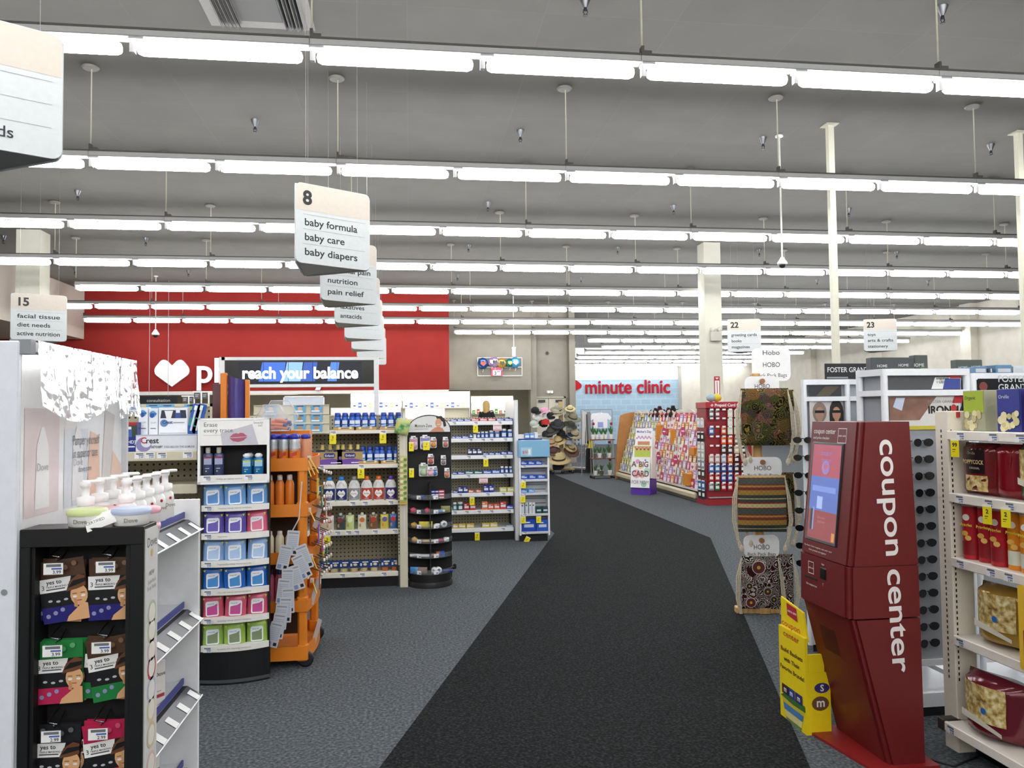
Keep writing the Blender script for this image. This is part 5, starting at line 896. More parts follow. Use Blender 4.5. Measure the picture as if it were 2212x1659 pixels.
def cname(h):
    r, g, b_ = [int(h.lstrip('#')[i:i+2], 16) for i in (0, 2, 4)]; mxv, mn = max(r, g, b_), min(r, g, b_)
    if mxv-mn < 26: return 'white' if mxv > 190 else 'grey' if mxv > 90 else 'black'
    if mxv == r: return ('yellow' if g > .78*r else 'orange' if g > .5*r else 'pink' if b_ > .5*r and r > 170 else 'red') if not (r < 130) else ('brown' if g > .5*r else 'maroon')
    if mxv == g: return 'green'
    return 'purple' if r > g*1.15 else 'dark blue' if mxv < 130 else 'blue'
for s, L_ in G.items():
    for i, g in enumerate(L_):
        kd = len(g) > 5; o = goods(s, g[0], g[1], g[2], g[3], g[4], 'bottle' if kd else 'carton', None, min(.12, .6*(g[1]-g[0])/3.858*.0062+.03))
        tag(o, '%s medicine %s on the %s medicine shelf, %s from left' % (cname(g[4]), 'bottle' if kd else 'box', SN[s], ORD[i]), 'bottle' if kd else 'box', 'medicines on the white shelf')
for i, (v, w_, s) in enumerate(((645, 222, 'top'), (731, 505, 'third'), (616, 825, 'fifth'), (659, 1120, 'lowest'))): q = py(860+v/3.858, 860+w_/3.858, YP-.02); sale_tag('yellow sale tag below the %s medicine shelf lip' % s, (q.x, YP-.018, q.z), h=.1, num='2')
for i, (v, w_, s) in enumerate(((827, 222, 'top'), (711, 660, 'fourth'))):
    q = py(860+v/3.858, 860+w_/3.858, YP-.02); b = MB(); b.plate([(-.055, -.075), (.055, -.075), (.055, 0), (-.055, 0)], -.001, .001, mat('#f0e4e4')); b.rect(-.05, .05, -.02, -.005, -.0016, mat('#d88a94')); b.text('2 for 10', .022, 0, -.05, -.0018, mat('#b83a48'), 'C', .01); b.rect(-.05, .05, -.072, -.058, -.0016, mat('#d88a94')); o = b.build('offer_tag'); o.location = (q.x, YP-.018, q.z); tag(o, 'pink and white offer tag below the %s medicine shelf' % s, 'price tag')
# white end panel and blue-topped rack
e0, e1 = py(1112.5, 1050, YP-.08).x, py(1121.5, 1050, YP-.08).x; t = thing('shelf_end_panel', 'tall white end panel between medicine shelf and blue topped rack', 'panel', (e0, YP-.08, 0)); b = MB(); b.rbox(0, e1-e0-.004, 0, .95, .0, py(1117, 864, YP-.08).z, mat('#e2e3e3', .3), .004); b.build('panel_body', t)
YW = 9.74; w0, w1 = py(1122, 1050, YW).x, py(1187, 1050, YW).x; WW = w1-w0; wz = lambda y: py(1155, y, YW).z
bw = thing('side_rack', 'narrow white slatted rack with light blue header and black base', 'display rack', (w0, YW, 0)); zt_ = wz(951)
b = MB(); b.box(0, .02, 0, .16, wz(1156), zt_, wl); b.box(WW-.022, WW, 0, .16, wz(1157), zt_, wl); b.box(0, WW, .14, .16, wz(1156), zt_, mat('#b9bbbe', .4)); b.build('frame', bw)
b = MB()
for k in range(18): z = wz(1150)+k*.058; b.box(.03, WW-.03, .134, .14, z, z+.008, mat('#6d6e72'))
b.build('slat_back', bw); b = MB(); b.box(0, WW-.03, .01, .2, 0, wz(1157), BLACK); b.build('base', bw)
b = MB(); b.rbox(-.008, WW+.004, -.03, .14, wz(987), zt_, mat('#7fb4d4', .3), .004); b.plate(rrect(.02, .16, wz(985), wz(966), .008), -.034, -.0305, mat('#a9cde0')); b.text('$50', .05, .035, wz(979), -.0345, mat('#c23a5a'), 'L', .01); b.rbox(.11, .14, -.038, -.034, wz(982), wz(970), PAPER, .004); b.rect(.035, .1, wz(983), wz(982), -.0345, GREY); b.build('header', bw)
WY = [1008.4, 1038.6, 1068, 1113, 1151.7]; ZW = []
for y in WY: z = wz(y-2.5); ZW.append(z+.004); b = MB(); b.box(.02, WW-.022, 0, .134, z-.012, z+.003, wl); b.rbox(.016, WW-.02, -.012, .002, z-.022, z+.008, mat('#cfd1d4', .3), .003); tag_on(b, .06, z+.006, -.013, .06, .028); b.build('shelf', bw)
pw = lambda v: py(1110+v/6.63, 1050, YW).x
GWL = [(0, [(95, 198, 430, 492, '#2350b0'), (200, 308, 430, 492, '#2350b0'), (310, 415, 432, 492, '#2350b0')]), (1, [(92, 205, 625, 688, '#1f4fae'), (208, 328, 625, 688, '#1f4fae'), (331, 460, 628, 688, '#1f4fae')]), (2, [(92, 198, 845, 895, '#4f8fd0'), (205, 300, 842, 895, '#5d9ad6')]), (3, [(100, 150, 1040, 1195, '#c9cdce'), (160, 205, 1035, 1195, '#c4c8ca'), (215, 258, 1030, 1190, '#d4d8d9'), (262, 304, 1030, 1190, '#d4d8d9'), (310, 400, 1085, 1180, '#1f4a40'), (405, 490, 1085, 1180, '#1f4a40')]), (4, [(100, 312, 1275, 1450, '#1f49b0'), (318, 488, 1285, 1450, '#2a58b8')])]
for s, L_ in GWL:
    for i, (v0, v1, y0, y1, c) in enumerate(L_):
        w_ = pw(v1)-pw(v0); h = (y1-y0)/6.63*9.9/FPX; b = MB(); b.rbox(0, w_, 0, .09, 0, h, mat(c, .35), .002); b.rect(w_*.2, w_*.85, h*.35, h*.6, -.001, mat('#c9d4ea')); b.rect(w_*.2, w_*.6, h*.7, h*.8, -.001, PAPER if s != 3 else TXT); o = b.build('toothpaste_box' if s != 3 else 'mouthwash_box'); o.location = (pw(v0), YW+.01, ZW[s]); tag(o, '%s box on the %s shelf of the blue topped rack, %s from left' % (cname(c), SN[s] if s < 4 else 'lowest', ORD[i]), 'box', 'boxes on the blue topped rack')
for x, y, lab in ((1130.5, 1040, 'below the second rack shelf'), (1129.5, 1071, 'below the third rack shelf'), (1130.5, 1116, 'below the fourth rack shelf, inner'), (1163.5, 1115, 'below the fourth rack shelf, outer')): q = py(x, y, YW-.016); sale_tag('yellow sale tag '+lab, (q.x, YW-.016, q.z), h=.085, num='1')
q = py(1142, 1160, YW-.02); sale_tag('tilted yellow tag stuck on the black base of the blue topped rack', (q.x, YW-.02, q.z), h=.075, num='2', tilt=.5)
z = wz(948); b = MB(); b.box(-.02, WW-.06, .15, .5, z-.02, z, NAVY); b.box(WW*.3, WW*.4, .3, .34, .1, z-.02, GREY); b.build('top_shelf', bw)
for i, (v0, v1, y0, c) in enumerate(((195, 265, 22, '#6f92c9'), (270, 332, 22, '#6f92c9'), (336, 384, 10, '#e2d8da'))): w_ = pw(v1)-pw(v0); h = (97-y0)/6.63*10/FPX; o = carton(w_, .1, h, c, ((.1, .9, .2, .6, '#dfe5ee'),), (), 'ointment_box'); o.location = ((pw(v0)+pw(v1))/2, YW+.22, z); tag(o, '%s box on the navy top shelf of the blue topped rack, %s from left' % (cname(c), ORD[i]), 'box', 'boxes on the navy shelf')
# ---------------------------------------------------------------- red coupon kiosk
K0, K1 = 3.27, 3.72; KW = K1-K0
pr_f = [py(1860, 912, K0), py(1836, 1225, K0), py(1833, 1227, K0), py(1834, 1339, K0), py(1841, 1342, K0), py(1921, 1662, K0)]
pr_b = [py(1964, 912, K0), py(1984, 1225, K0), py(1999, 1662, K0)]
front = [(p.x, p.z) for p in pr_f]; back = [(p.x, p.z) for p in pr_b]; front[-1] = (front[-1][0], .012); back[-1] = (back[-1][0], .012)
kred = ramp_mat('kiosk_red', [(.3, '#681619'), (.7, '#6d181b')], 40, .42, .04)
kio = thing('coupon_kiosk', 'tall red coupon center kiosk with touchscreen beside the snack shelves', 'kiosk', (0, K0, 0))
b = MB(); seam = front[1][1]
def body(f, bk): P = f+bk[::-1]; return [(x, z) for x, z in P]
rr = .035
# rounded near and far vertical corners: three slices across the width
for y0, y1, ins in ((0, .012, .022), (.012, .035, .006), (.035, KW-.035, 0), (KW-.035, KW-.012, .006), (KW-.012, KW, .022)):
    f2 = [(x+ins, z) for x, z in front]
    for lo, hi in ((0, 2), (2, 4), (4, 6)):
        bx = lambda z: back[0][0]+(back[1][0]-back[0][0])*(back[0][1]-z)/(back[0][1]-back[1][1]) if z > back[1][1] else back[1][0]+(back[2][0]-back[1][0])*(back[1][1]-z)/(back[1][1]-back[2][1])
        a, c = f2[lo], f2[hi-1]; b.plate([c, (bx(c[1]), c[1]), (bx(a[1]), a[1]), a], y0, y1, kred)
b.build('cabinet', kio)
b = MB(); b.box(front[2][0]+.03, back[1][0]-.004, .004, KW-.004, front[2][1]-.01, front[1][1]+.01, mat('#4a1214')); b.build('seam_strip', kio)
b = MB(); b.prism([(front[5][0]-.09, -.03), (back[2][0]+.05, -.03), (back[2][0]+.05, KW+.03), (front[5][0]-.16, KW+.0)], 0, .013, mat('#8c2020', .4)); b.build('base_plate', kio)
def face_frame(p_top, p_bot, y_far=KW):
    """local frame on the slanted aisle side: x runs from far to near, z up the slope, -y outward"""
    up = Vector((p_top[0]-p_bot[0], 0, p_top[1]-p_bot[1])); h = up.length; up.normalize(); xx = Vector((0, -1, 0)); n = up.cross(xx)
    if n.x > 0: n = -n
    m = Matrix((xx, -n, up)).transposed().to_4x4(); m.translation = Vector((p_bot[0], y_far, p_bot[1])); return m, h
m, h = face_frame(front[0], front[1]); b = MB(); b.push(m); wt = mat('#e9e1df', .5)
b.rbox(.05, .335, -.004, .01, .065, h-.1, mat('#17090b', .3), .004); b.pop(); b.build('screen_bezel', kio)
b = MB(); b.push(m); u0, u1, v0, v1 = .07, .32, .08, h-.112; yy = -.0065
b.rect(u0, u1, v0+(v1-v0)*.66, v1, yy, glow('#a33a52', .55)); b.rect(u0, u1, v0+(v1-v0)*.3, v0+(v1-v0)*.66, yy, glow('#4b66b2', .6)); b.rect(u0, u1, v0, v0+(v1-v0)*.3, yy, glow('#8f3238', .5))
b.disc((u0+u1)/2, v0+(v1-v0)*.76, .034, yy-.001, glow('#8a6fae', .6), 18); hp = heart((u0+u1)/2, v0+(v1-v0)*.765+.018, .035, .034); n = len(hp)//2; b.face(hp[:n+1], yy-.0015, glow('#b04a60', .6)); b.face(hp[n:]+[hp[0]], yy-.0015, glow('#b04a60', .6))
b.text('coupon', .034, (u0+u1)/2, v1-.05, yy-.001, glow('#8a6fae', .6)); b.text('center', .034, (u0+u1)/2, v1-.085, yy-.001, glow('#8a6fae', .6))
b.rect(u0+.02, u1-.02, v0+(v1-v0)*.5, v0+(v1-v0)*.56, yy-.001, glow('#6f8ccf', .6)); b.rect(u0+.07, u0+.12, v0+(v1-v0)*.32, v0+(v1-v0)*.45, yy-.001, glow('#9db0dc', .6)); b.rect(u0+.02, u0+.04, v0+.04, v0+.14, yy-.001, mat('#101018')); b.rect(u0+.04, u0+.052, v0+.04, v0+.15, yy-.001, glow('#7f93c4', .6)); b.rect(u1-.03, u1-.005, v0+.005, v0+.045, yy-.001, glow('#c98a3c', .6)); b.text('Scan your', .018, u0+.12, v0+.1, yy-.001, glow('#b8667a', .6)); b.text('card here', .018, u0+.12, v0+.08, yy-.001, glow('#b8667a', .6))
b.pop(); b.build('screen', kio)
b = MB(); b.push(m); b.grid(lambda u, v: (.055+.275*u, -.0092, .069+(h-.173)*v), 1, 1, mat('#ffffff', .03, alpha=.12, var=0, spec=.8)); b.pop(); b.build('screen_glass', kio)
b = MB(); b.push(m); b.text('coupon center', .036, .05, h-.058, -.002, wt, 'L', .01, width=.2); b.text('and price checker', .018, .05, h-.085, -.002, wt, 'L', .01, width=.15)
for a in ((.272, .345, h-.1, h-.097), (.272, .345, h-.033, h-.03), (.272, .275, h-.1, h-.03), (.342, .345, h-.1, h-.03)): b.rect(*a, -.002, wt)
b.text('extra care', .016, .308, h-.07, -.002, wt, 'C', .01, width=.06); b.text('For Extra Care coupons, scan your card', .011, .17, .035, -.002, wt, 'C', .005, width=.25); b.text('then present at register', .011, .17, .018, -.002, wt, 'C', .005, width=.16); b.pop()
m2, h2 = face_frame(front[2], front[3]); b.push(m2)
for a in ((.1, .152, h2-.088, h2-.085), (.1, .152, h2-.033, h2-.03), (.1, .103, h2-.088, h2-.03), (.149, .152, h2-.088, h2-.03)): b.rect(*a, -.002, wt)
b.text('extra care', .013, .126, h2-.064, -.002, wt, 'C', .01, width=.045); b.text('Scan', .013, .235, h2-.028, -.002, wt, 'C', .01); b.text('Get coupons here', .013, .13, h2-.145, -.002, wt, 'C', .01, width=.1); b.text('T', .018, .235, h2-.125, -.002, wt, 'C', .01); b.pop(); b.build('lettering', kio)
b = MB(); b.push(m2); b.rbox(.21, .26, -.004, .01, h2-.095, h2-.04, mat('#0b0b0d', .15), .004); b.pop(); b.build('scanner_window', kio)
b = MB(); b.push(m2); b.box(.07, .18, -.003, .004, h2-.113, h2-.104, mat('#16090a')); b.pop(); b.build('coupon_slot', kio)
m3, h3 = face_frame(front[4], front[5]); b = MB(); b.push(m3)
for k in range(14): b.rect(.12, .26, h3-.1-.009*k, h3-.105-.009*k+.0, -.0015, mat('#3a0c0f'))
b.pop(); b.build('speaker_grille', kio)
a, c = py(1899, 948, K0), py(1929, 1454, K0); xd = Vector((c.x-a.x, 0, c.z-a.z)); ln = xd.length; xd.normalize(); zd = Vector((-xd.z, 0, xd.x))
b = MB(); mm = Matrix((xd, Vector((0, 1, 0)), zd)).transposed().to_4x4(); mm.translation = Vector((a.x, -.0025, a.z)); b.push(mm); b.text('coupon center', .125, 0, 0, 0, mat('#efe9e6', .5), 'L', .014, width=ln); b.pop(); b.build('side_lettering', kio)
# ---------------------------------------------------------------- yellow basket promotion box
xo = 1.918; Y0b, Y1b = 3.66, 3.93; ybx = thing('promo_box', 'bright yellow cardboard coupon box on the carpet at the kiosk foot', 'cardboard display', (xo, Y1b, 0), -pi/2)
yl = mat('#f0d514', .5); zf_ = px_(1680, 1340, xo).z; zh_ = px_(1680, 1292, xo).z; zr_ = px_(1742, 1588, xo).z
bw_ = Y1b-Y0b; zmid = px_(1690, 1320, xo).z
b = MB(); b.box(0, bw_, 0, .13, 0, .30, yl); b.box(0, bw_, 0, .015, .3005, zmid-.08, yl); b.box(0, .015, .0155, .1, .3005, zmid-.16, yl); b.box(bw_-.012, bw_, .0155, .1, .3005, zmid-.16, yl); b.build('box_body', ybx)
b = MB(); b.plate([(0, zmid-.08), (bw_, zmid-.1), (bw_*.86, zh_-.02), (.0, zh_+.01)], .016, .026, yl); b.build('header_card', ybx)
b = MB(); yy = -.0012; E1 = mat('#b3262d', .5); la, lb = px_(1705, 1337, xo).z, px_(1705, 1309, xo).z; b.face([(bw_*.26, la+.008), (bw_*.66, la-.004), (bw_*.62, lb-.006), (bw_*.24, lb+.004)], .0148, E1); b.text('extra care', .02, bw_*.45, (la+lb)/2-.006, .0142, PAPER, 'C', .01, width=bw_*.34)
ot = mat('#c2521f'); bt = mat('#4a2a10'); zy = lambda y: px_(1712, y, xo).z; b.text('coupon', .042, bw_*.5, zy(1360), yy, ot, 'C', .015, width=bw_*.72); b.text('center', .042, bw_*.5, zy(1383), yy, ot, 'C', .015, width=bw_*.62)
for i, s in enumerate(('Build Baskets', 'with Their', 'Favorite Brands!')): b.text(s, .03, bw_*.5, zy(1417+20*i), yy, bt, 'C', .02, width=bw_*(.85, .6, .92)[i])
z0, z1 = zy(1572), zy(1515); dz = (z1-z0)/4
for k in range(4): b.face([(bw_*(.08+.05*k), z1-dz*k), (bw_*(.95-.04*k), z1-dz*k), (bw_*(.92-.05*k), z1-dz*(k+.95)), (bw_*(.12+.05*k), z1-dz*(k+.95))], yy-.0004, mat(('#c9b83a', '#4c7fb0', '#d9cf8a', '#6a8a4c')[k]))
b.face([(bw_*.04, z1-.005), (bw_*.3, z1+.03), (bw_*.6, z1+.02), (bw_*.97, z1+.02), (bw_*.98, z1-.01), (bw_*.5, z1-.015)], yy-.0008, mat('#3f6e2c'))
for k, (x, s, c) in enumerate(((.1, 'm', '#3a2a20'), (.34, 'm', '#2f3f8c'), (.62, 'm', '#35306e'))): b.rect(bw_*x, bw_*(x+.26), z1+.012, z1+.06, yy-.001, mat(c)); b.text(s, .04, bw_*(x+.13), z1+.025, yy-.002, PAPER, 'C', .02)
b.build('front_print', ybx)
b = MB(); b.push(Tm(bw_+.0008, 0, 0, pi/2)); b.disc(.075, .15, .045, 0, mat('#6b4a2a'), 16, .035); b.text('m', .06, .075, .135, -.001, PAPER, 'C', .02); b.disc(.085, .225, .04, 0, mat('#35306e'), 14, .025); b.text('S', .045, .085, .21, -.001, PAPER, 'C', .02); b.pop(); b.build('side_print', ybx)
# ---------------------------------------------------------------- drawstring bag rack
hb = pz(1640, 1326); HX, HY = 2.78, 5.98; wood = wave_mat('pale_wood', [(0, '#c9a56c'), (1, '#b88f55')], 6, 'X', .6, 3)
hr = thing('bag_rack', 'wooden pole rack of drawstring backpacks with white header cards', 'display rack', (HX, HY, 0), -.2)
b = MB(); b.rbox(-.22, .2, -.1, -.02, 0, .05, wood, .006); b.rbox(-.04, .04, -.12, .25, 0, .048, wood, .006); b.build('base', hr); b = MB(); b.rbox(-.035, .035, .0, .07, .04, 1.9, wood, .008); b.build('pole', hr)
zh = lambda y: py(1655, y, HY-.08).z; sx = lambda p: (py(p, 1000, HY-.08).x-HX)
cardm = mat('#f3f3f1', .45); ink = mat('#3a3a3c')
def hcard(x0, x1, y0, y1, lines, yo, sz=None):
    z0, z1 = zh(y1), zh(y0); b = MB(); w_ = x1-x0; b.plate(rrect(x0, x1, z0, z1, .05), yo, yo+.006, cardm); cx = (x0+x1)/2
    for s, fz, k in lines: b.text(s, (z1-z0)*fz, cx, z0+(z1-z0)*k, yo-.001, ink, 'C', 0, width=w_*.8 if len(s) > 6 else w_*.45)
    b.lathe([(.022, 0), (.022, .01)], mat('#8a5a34'), 10) if False else None
    b.build('header_card', hr)
    if yo > 0: return
    b = MB(); b.push(Tm(cx, yo-.012, z1-.04, 0, pi/2)); b.cyl(.02, -.01, .012, mat('#9c6a3e', .5), 12); b.pop(); b.build('peg', hr)
hcard(sx(1643), sx(1722), 748, 822, (('Hobo', .2, .78), ('HOBO', .2, .42), ('Back Pack Bags', .16, .12)), .06)
hcard(sx(1622), sx(1692), 812, 850, (('HOBO', .36, .3),), -.03); hcard(sx(1615), sx(1693), 988, 1034, (('HOBO', .3, .38), ('Back Pack Bags', .2, .08)), -.03); hcard(sx(1612), sx(1684), 1158, 1206, (('HOBO', .3, .36), ('Back Pack Bags', .2, .08)), -.03)
rope_m = ramp_mat('cotton_rope', [(.3, '#b8ab93'), (.7, '#d9cfb9')], 90, .9, .4)
def paisley(name, cols, scale):
    m = bpy.data.materials.new(name); m.use_nodes = True; nt = m.node_tree; b = nt.nodes['Principled BSDF']; N = nt.nodes.new; tc = N('ShaderNodeTexCoord'); v = N('ShaderNodeTexVoronoi'); v.inputs['Scale'].default_value = scale; n = N('ShaderNodeTexNoise'); n.inputs['Scale'].default_value = scale*1.4; n.inputs['Detail'].default_value = 3
    av = N('ShaderNodeMixRGB'); av.blend_type = 'ADD'; av.inputs[0].default_value = .05; nt.links.new(tc.outputs['Object'], n.inputs[0]); nt.links.new(tc.outputs['Object'], av.inputs[1]); nt.links.new(n.outputs[1], av.inputs[2]); nt.links.new(av.outputs[0], v.inputs['Vector'])
    mu = N('ShaderNodeMath'); mu.operation = 'MULTIPLY'; mu.inputs[1].default_value = 30.; sn_ = N('ShaderNodeMath'); sn_.operation = 'SINE'; nt.links.new(v.outputs['Distance'], mu.inputs[0]); nt.links.new(mu.outputs[0], sn_.inputs[0])
    mr = N('ShaderNodeMath'); mr.operation = 'MULTIPLY_ADD'; mr.inputs[1].default_value = .22; sp_ = N('ShaderNodeSeparateColor'); nt.links.new(v.outputs['Color'], sp_.inputs[0]); nt.links.new(sn_.outputs[0], mr.inputs[0]); nt.links.new(sp_.outputs[0], mr.inputs[2])
    r = N('ShaderNodeValToRGB'); els = r.color_ramp.elements
    while len(els) < len(cols): els.new(.5)
    for e, (q_, c) in zip(els, cols): e.position = q_; e.color = lin(c)
    nt.links.new(mr.outputs[0], r.inputs[0]); nt.links.new(r.outputs[0], b.inputs[0]); b.inputs['Roughness'].default_value = .9; b.inputs['Specular IOR Level'].default_value = .1; return m
fab1 = paisley('paisley_cloth', [(0, '#141210'), (.2, '#3a2a1c'), (.3, '#8a7f34'), (.38, '#17160f'), (.47, '#2c5a34'), (.55, '#161412'), (.64, '#7c4034'), (.72, '#3f3260'), (.8, '#15130f'), (.88, '#b3a648'), (.95, '#6a3f2c')], 15)
def stripes_mat():
    m = bpy.data.materials.new('woven_stripes'); m.use_nodes = True; nt = m.node_tree; b = nt.nodes['Principled BSDF']; tc = nt.nodes.new('ShaderNodeTexCoord'); sp_ = nt.nodes.new('ShaderNodeSeparateXYZ'); md = nt.nodes.new('ShaderNodeMath'); md.operation = 'MODULO'; md.inputs[1].default_value = .235; dv = nt.nodes.new('ShaderNodeMath'); dv.operation = 'DIVIDE'; dv.inputs[1].default_value = .235
    r = nt.nodes.new('ShaderNodeValToRGB'); r.color_ramp.interpolation = 'CONSTANT'; cs = [(0, '#3f443a'), (.1, '#c9b98a'), (.13, '#3c4038'), (.24, '#a8823a'), (.4, '#7d3422'), (.5, '#b08a44'), (.56, '#8c2c22'), (.6, '#4b5248'), (.78, '#7c3026'), (.82, '#cbb782'), (.95, '#8c2c22')]
    els = r.color_ramp.elements
    while len(els) < len(cs): els.new(.5)
    for e, (p, c) in zip(els, cs): e.position = p; e.color = lin(c)
    n = nt.nodes.new('ShaderNodeTexChecker'); n.inputs['Scale'].default_value = 55; x = nt.nodes.new('ShaderNodeMix'); x.data_type = 'RGBA'; x.blend_type = 'MULTIPLY'; x.inputs[0].default_value = .3
    for a, c in ((tc.outputs['Object'], sp_.inputs[0]), (sp_.outputs[2], md.inputs[0]), (md.outputs[0], dv.inputs[0]), (dv.outputs[0], r.inputs[0]), (r.outputs[0], x.inputs[6]), (tc.outputs['Object'], n.inputs[0]), (n.outputs[0], x.inputs[7]), (x.outputs[2], b.inputs[0])): nt.links.new(a, c)
    b.inputs['Roughness'].default_value = .9; return m
fab2 = stripes_mat()
fab3 = paisley('dotted_cloth', [(0, '#3a1512'), (.25, '#1d1412'), (.36, '#e8e2d8'), (.48, '#20120f'), (.62, '#5a1f18'), (.72, '#1d1412'), (.84, '#e6e0d6'), (.95, '#1d1412')], 15)
def hobo_bag(lab, x0, x1, y0, y1, fab, yo, both=True, medal=False):
    z0, z1 = zh(y1), zh(y0); w_, h = x1-x0, z1-z0; t = thing('drawstring_bag', lab, 'backpack', (HX+(x0+x1)/2*math.cos(-.2)-yo*math.sin(-.2), HY+(x0+x1)/2*math.sin(-.2)+yo*math.cos(-.2), z0), -.2, 'drawstring backpacks on the rack'); b = MB(); pillow(b, w_, h, .07, fab, 10, 10, .06)
    if medal:
        for x, z, r, c in ((-.04, .8, .2, '#5a1f1a'), (.1, .35, .12, '#3a1a14'), (-.18, .14, .15, '#5c1d18'), (-.2, .45, .1, '#241614'), (.2, .2, .1, '#1f1513')):
            b.disc(x*w_*1.6, z*h, r*w_*.9, -.041, mat('#e0d8c8'), 18); b.disc(x*w_*1.6, z*h, r*w_*.82, -.0415, mat(c), 18); b.disc(x*w_*1.6, z*h, r*w_*.25, -.042, mat('#c79a35'), 12)
    b.build('fabric', t); b = MB(); sg = (-1, 1) if both else (-1,)
    for s in sg:
        for k in range(3):
            xx = s*(w_/2+.01+.012*k); b.tube([(s*w_*.48, -.0, h*.97), (xx, -.01+.01*k, h*.6), (xx+s*.01, -.012, h*.2), (s*(w_/2+.0), -.01, -.06-.03*k), (s*(w_/2-.02), -.015, -.1-.02*k)], .0055, rope_m, 6)
        b.lathe([(.006, -.16), (.02, -.14), (.014, -.115), (.006, -.1)], rope_m, 8, s*(w_/2-.02), -.015)
    b.build('rope', t); return t
hobo_bag('dark multicolour paisley drawstring bag on the top pegs', sx(1609), sx(1705), 839, 962, fab1, -.1); hobo_bag('second paisley bag hidden behind the top paisley one', sx(1625), sx(1722), 842, 958, fab1, -.01)
hobo_bag('red, olive and cream striped drawstring bag in the middle', sx(1598), sx(1695), 1026, 1148, fab2, -.1); hobo_bag('second striped bag behind the middle one', sx(1622), sx(1718), 1022, 1140, fab1, -.01)
hobo_bag('brown and white medallion print drawstring bag at the bottom', sx(1602), sx(1677), 1200, 1314, fab3, -.1, True, True); hobo_bag('clear wrapped brown print bag behind the medallion bag', sx(1640), sx(1712), 1200, 1312, fab3, -.01)
# ---------------------------------------------------------------- sunglass towers
fg_w = mat('#eceff2', .35); lens_m = mat('#0c0d10', .06, spec=.8); lens_b = mat('#1c4fc0', .08, .6)
def sunglass():
    t = thing('sunglasses', '', 'sunglasses'); b = MB()
    for s in (-1, 1): b.push(Tm(s*.034, -.012, 0, -s*.15)); b.plate([(.028*math.cos(2*pi*k/14), .023*math.sin(2*pi*k/14)*(1 if math.sin(2*pi*k/14) < 0 else .85)) for k in range(14)], -.0015, .0015, lens_m); b.pop()
    b.build('lenses', t); b = MB(); b.tube([(-.008, -.014, .008), (0, -.018, .01), (.008, -.014, .008)], .003, DARK, 6); b.build('bridge', t)
    for s in (-1, 1): b = MB(); b.tube([(s*.064, -.006, .008), (s*.07, .03, .004), (s*.07, .06, -.01)], .0025, DARK, 5); b.build('temple', t)
    return t
KG = Kit(sunglass)
def fg_tower(lab, pts, zt_, zb_, win, panels):
    """pts: footprint outline seen from above; faces get posts, rails and panels"""
    t = thing('sunglass_rack', lab, 'display rack', (pts[0][0], pts[0][1], 0)); O = Vector(pts[0]); Q = [Vector(p)-O for p in pts]; b = MB()
    b.prism([tuple(p) for p in Q], .05, .12, fg_w); b.prism([tuple(p) for p in Q], .26, .29, fg_w); b.build('base', t)
    b = MB(); n = len(Q); cen = sum(Q, Vector((0, 0)))/n; ins = [tuple(cen+(p-cen)*.93) for p in Q]; b.prism(ins, .29, zt_-.03, mat('#9fa3a8', .35)); b.prism(ins, 0, .05, DARK); b.build('core', t)
    b = MB()
    for p in Q: b.cyl(.018, .05, zt_, fg_w, 8, p.x, p.y)
    for z0, z1 in ((zt_-.035, zt_), (win[0]-.03, win[0])):
        for i in range(n):
            p, q = Q[i], Q[(i+1) % n]; d = (q-p); a = math.atan2(d.y, d.x); b.push(Tm(p.x, p.y, 0, a)); b.box(0, d.length, -.016, .016, z0, z1, fg_w); b.pop()
    b.build('frame', t); return t, Q
# tower behind the kiosk
Ta, Tb = 3.78, 4.9
z2t = py(1910, 797, Ta).z; z2w = py(1910, 843, Ta).z; x2 = [py(1912, 900, Ta).x, py(2090, 900, Ta).x]
t2, Q2 = fg_tower('white framed sunglass rack behind the red kiosk', [(x2[0], Ta), (x2[1], Ta), (x2[1], Ta+.5), (x2[0]+.2, Ta+.5), (x2[0]-.04, Ta+.16)], z2t, .3, (z2w, 0), None)
W2 = x2[1]-x2[0]; fz_ = lambda y: py(2000, y, Ta).z
b = MB(); yy = .009; b.rect(.03, W2-.03, z2w, z2t-.04, yy, mat('#55585c', .15, spec=.7)); b.face([(W2*.58, z2w+.005), (W2*.93, z2w+.005), (W2*.95, z2t-.045), (W2*.63, z2t-.045)], yy-.001, PAPER); b.face([(W2*.72, z2w+.005), (W2*.93, z2w+.005), (W2*.94, z2w+.06), (W2*.75, z2w+.06)], yy-.002, mat('#3f4f9c')); b.face([(W2*.78, z2w+.075), (W2*.94, z2w+.075), (W2*.95, z2t-.05), (W2*.82, z2t-.05)], yy-.002, mat('#c8433c')); b.text('snapshot', .02, W2*.64, z2w+.055, yy-.003, TXT, 'L', .01); b.text('1 US?', .02, W2*.64, z2w+.035, yy-.003, TXT, 'L', .01); b.build('window_panel', t2)
zz0 = fz_(928); b = MB(); b.rect(.03, W2-.03, zz0, z2w-.03, yy, mat('#dcdad6', .3)); b.face([(.03, zz0+.05), (.2, zz0+.05), (.3, z2w-.035), (.03, z2w-.035)], yy-.001, mat('#8c6a5c', .2, var=.4, scale=14)); b.face([(.05, zz0+.12), (.1, zz0+.1), (.12, z2w-.04), (.07, z2w-.04)], yy-.002, mat('#cdd9ee', .15)); b.text('FOSTER GRANT', .022, W2*.53, zz0+.14, yy-.002, GREY, 'L', 0); b.text('IRONMAN', .055, W2*.53, zz0+.085, yy-.002, BLACK, 'L', .03); b.face([(W2*.83, z2w-.07), (W2*.95, z2w-.07), (W2*.97, z2w-.033), (W2*.86, z2w-.033)], yy-.002, RED); b.rect(.03, W2*.75, zz0, zz0+.02, yy-.002, mat('#c9bb3a')); b.build('poster_panel', t2)
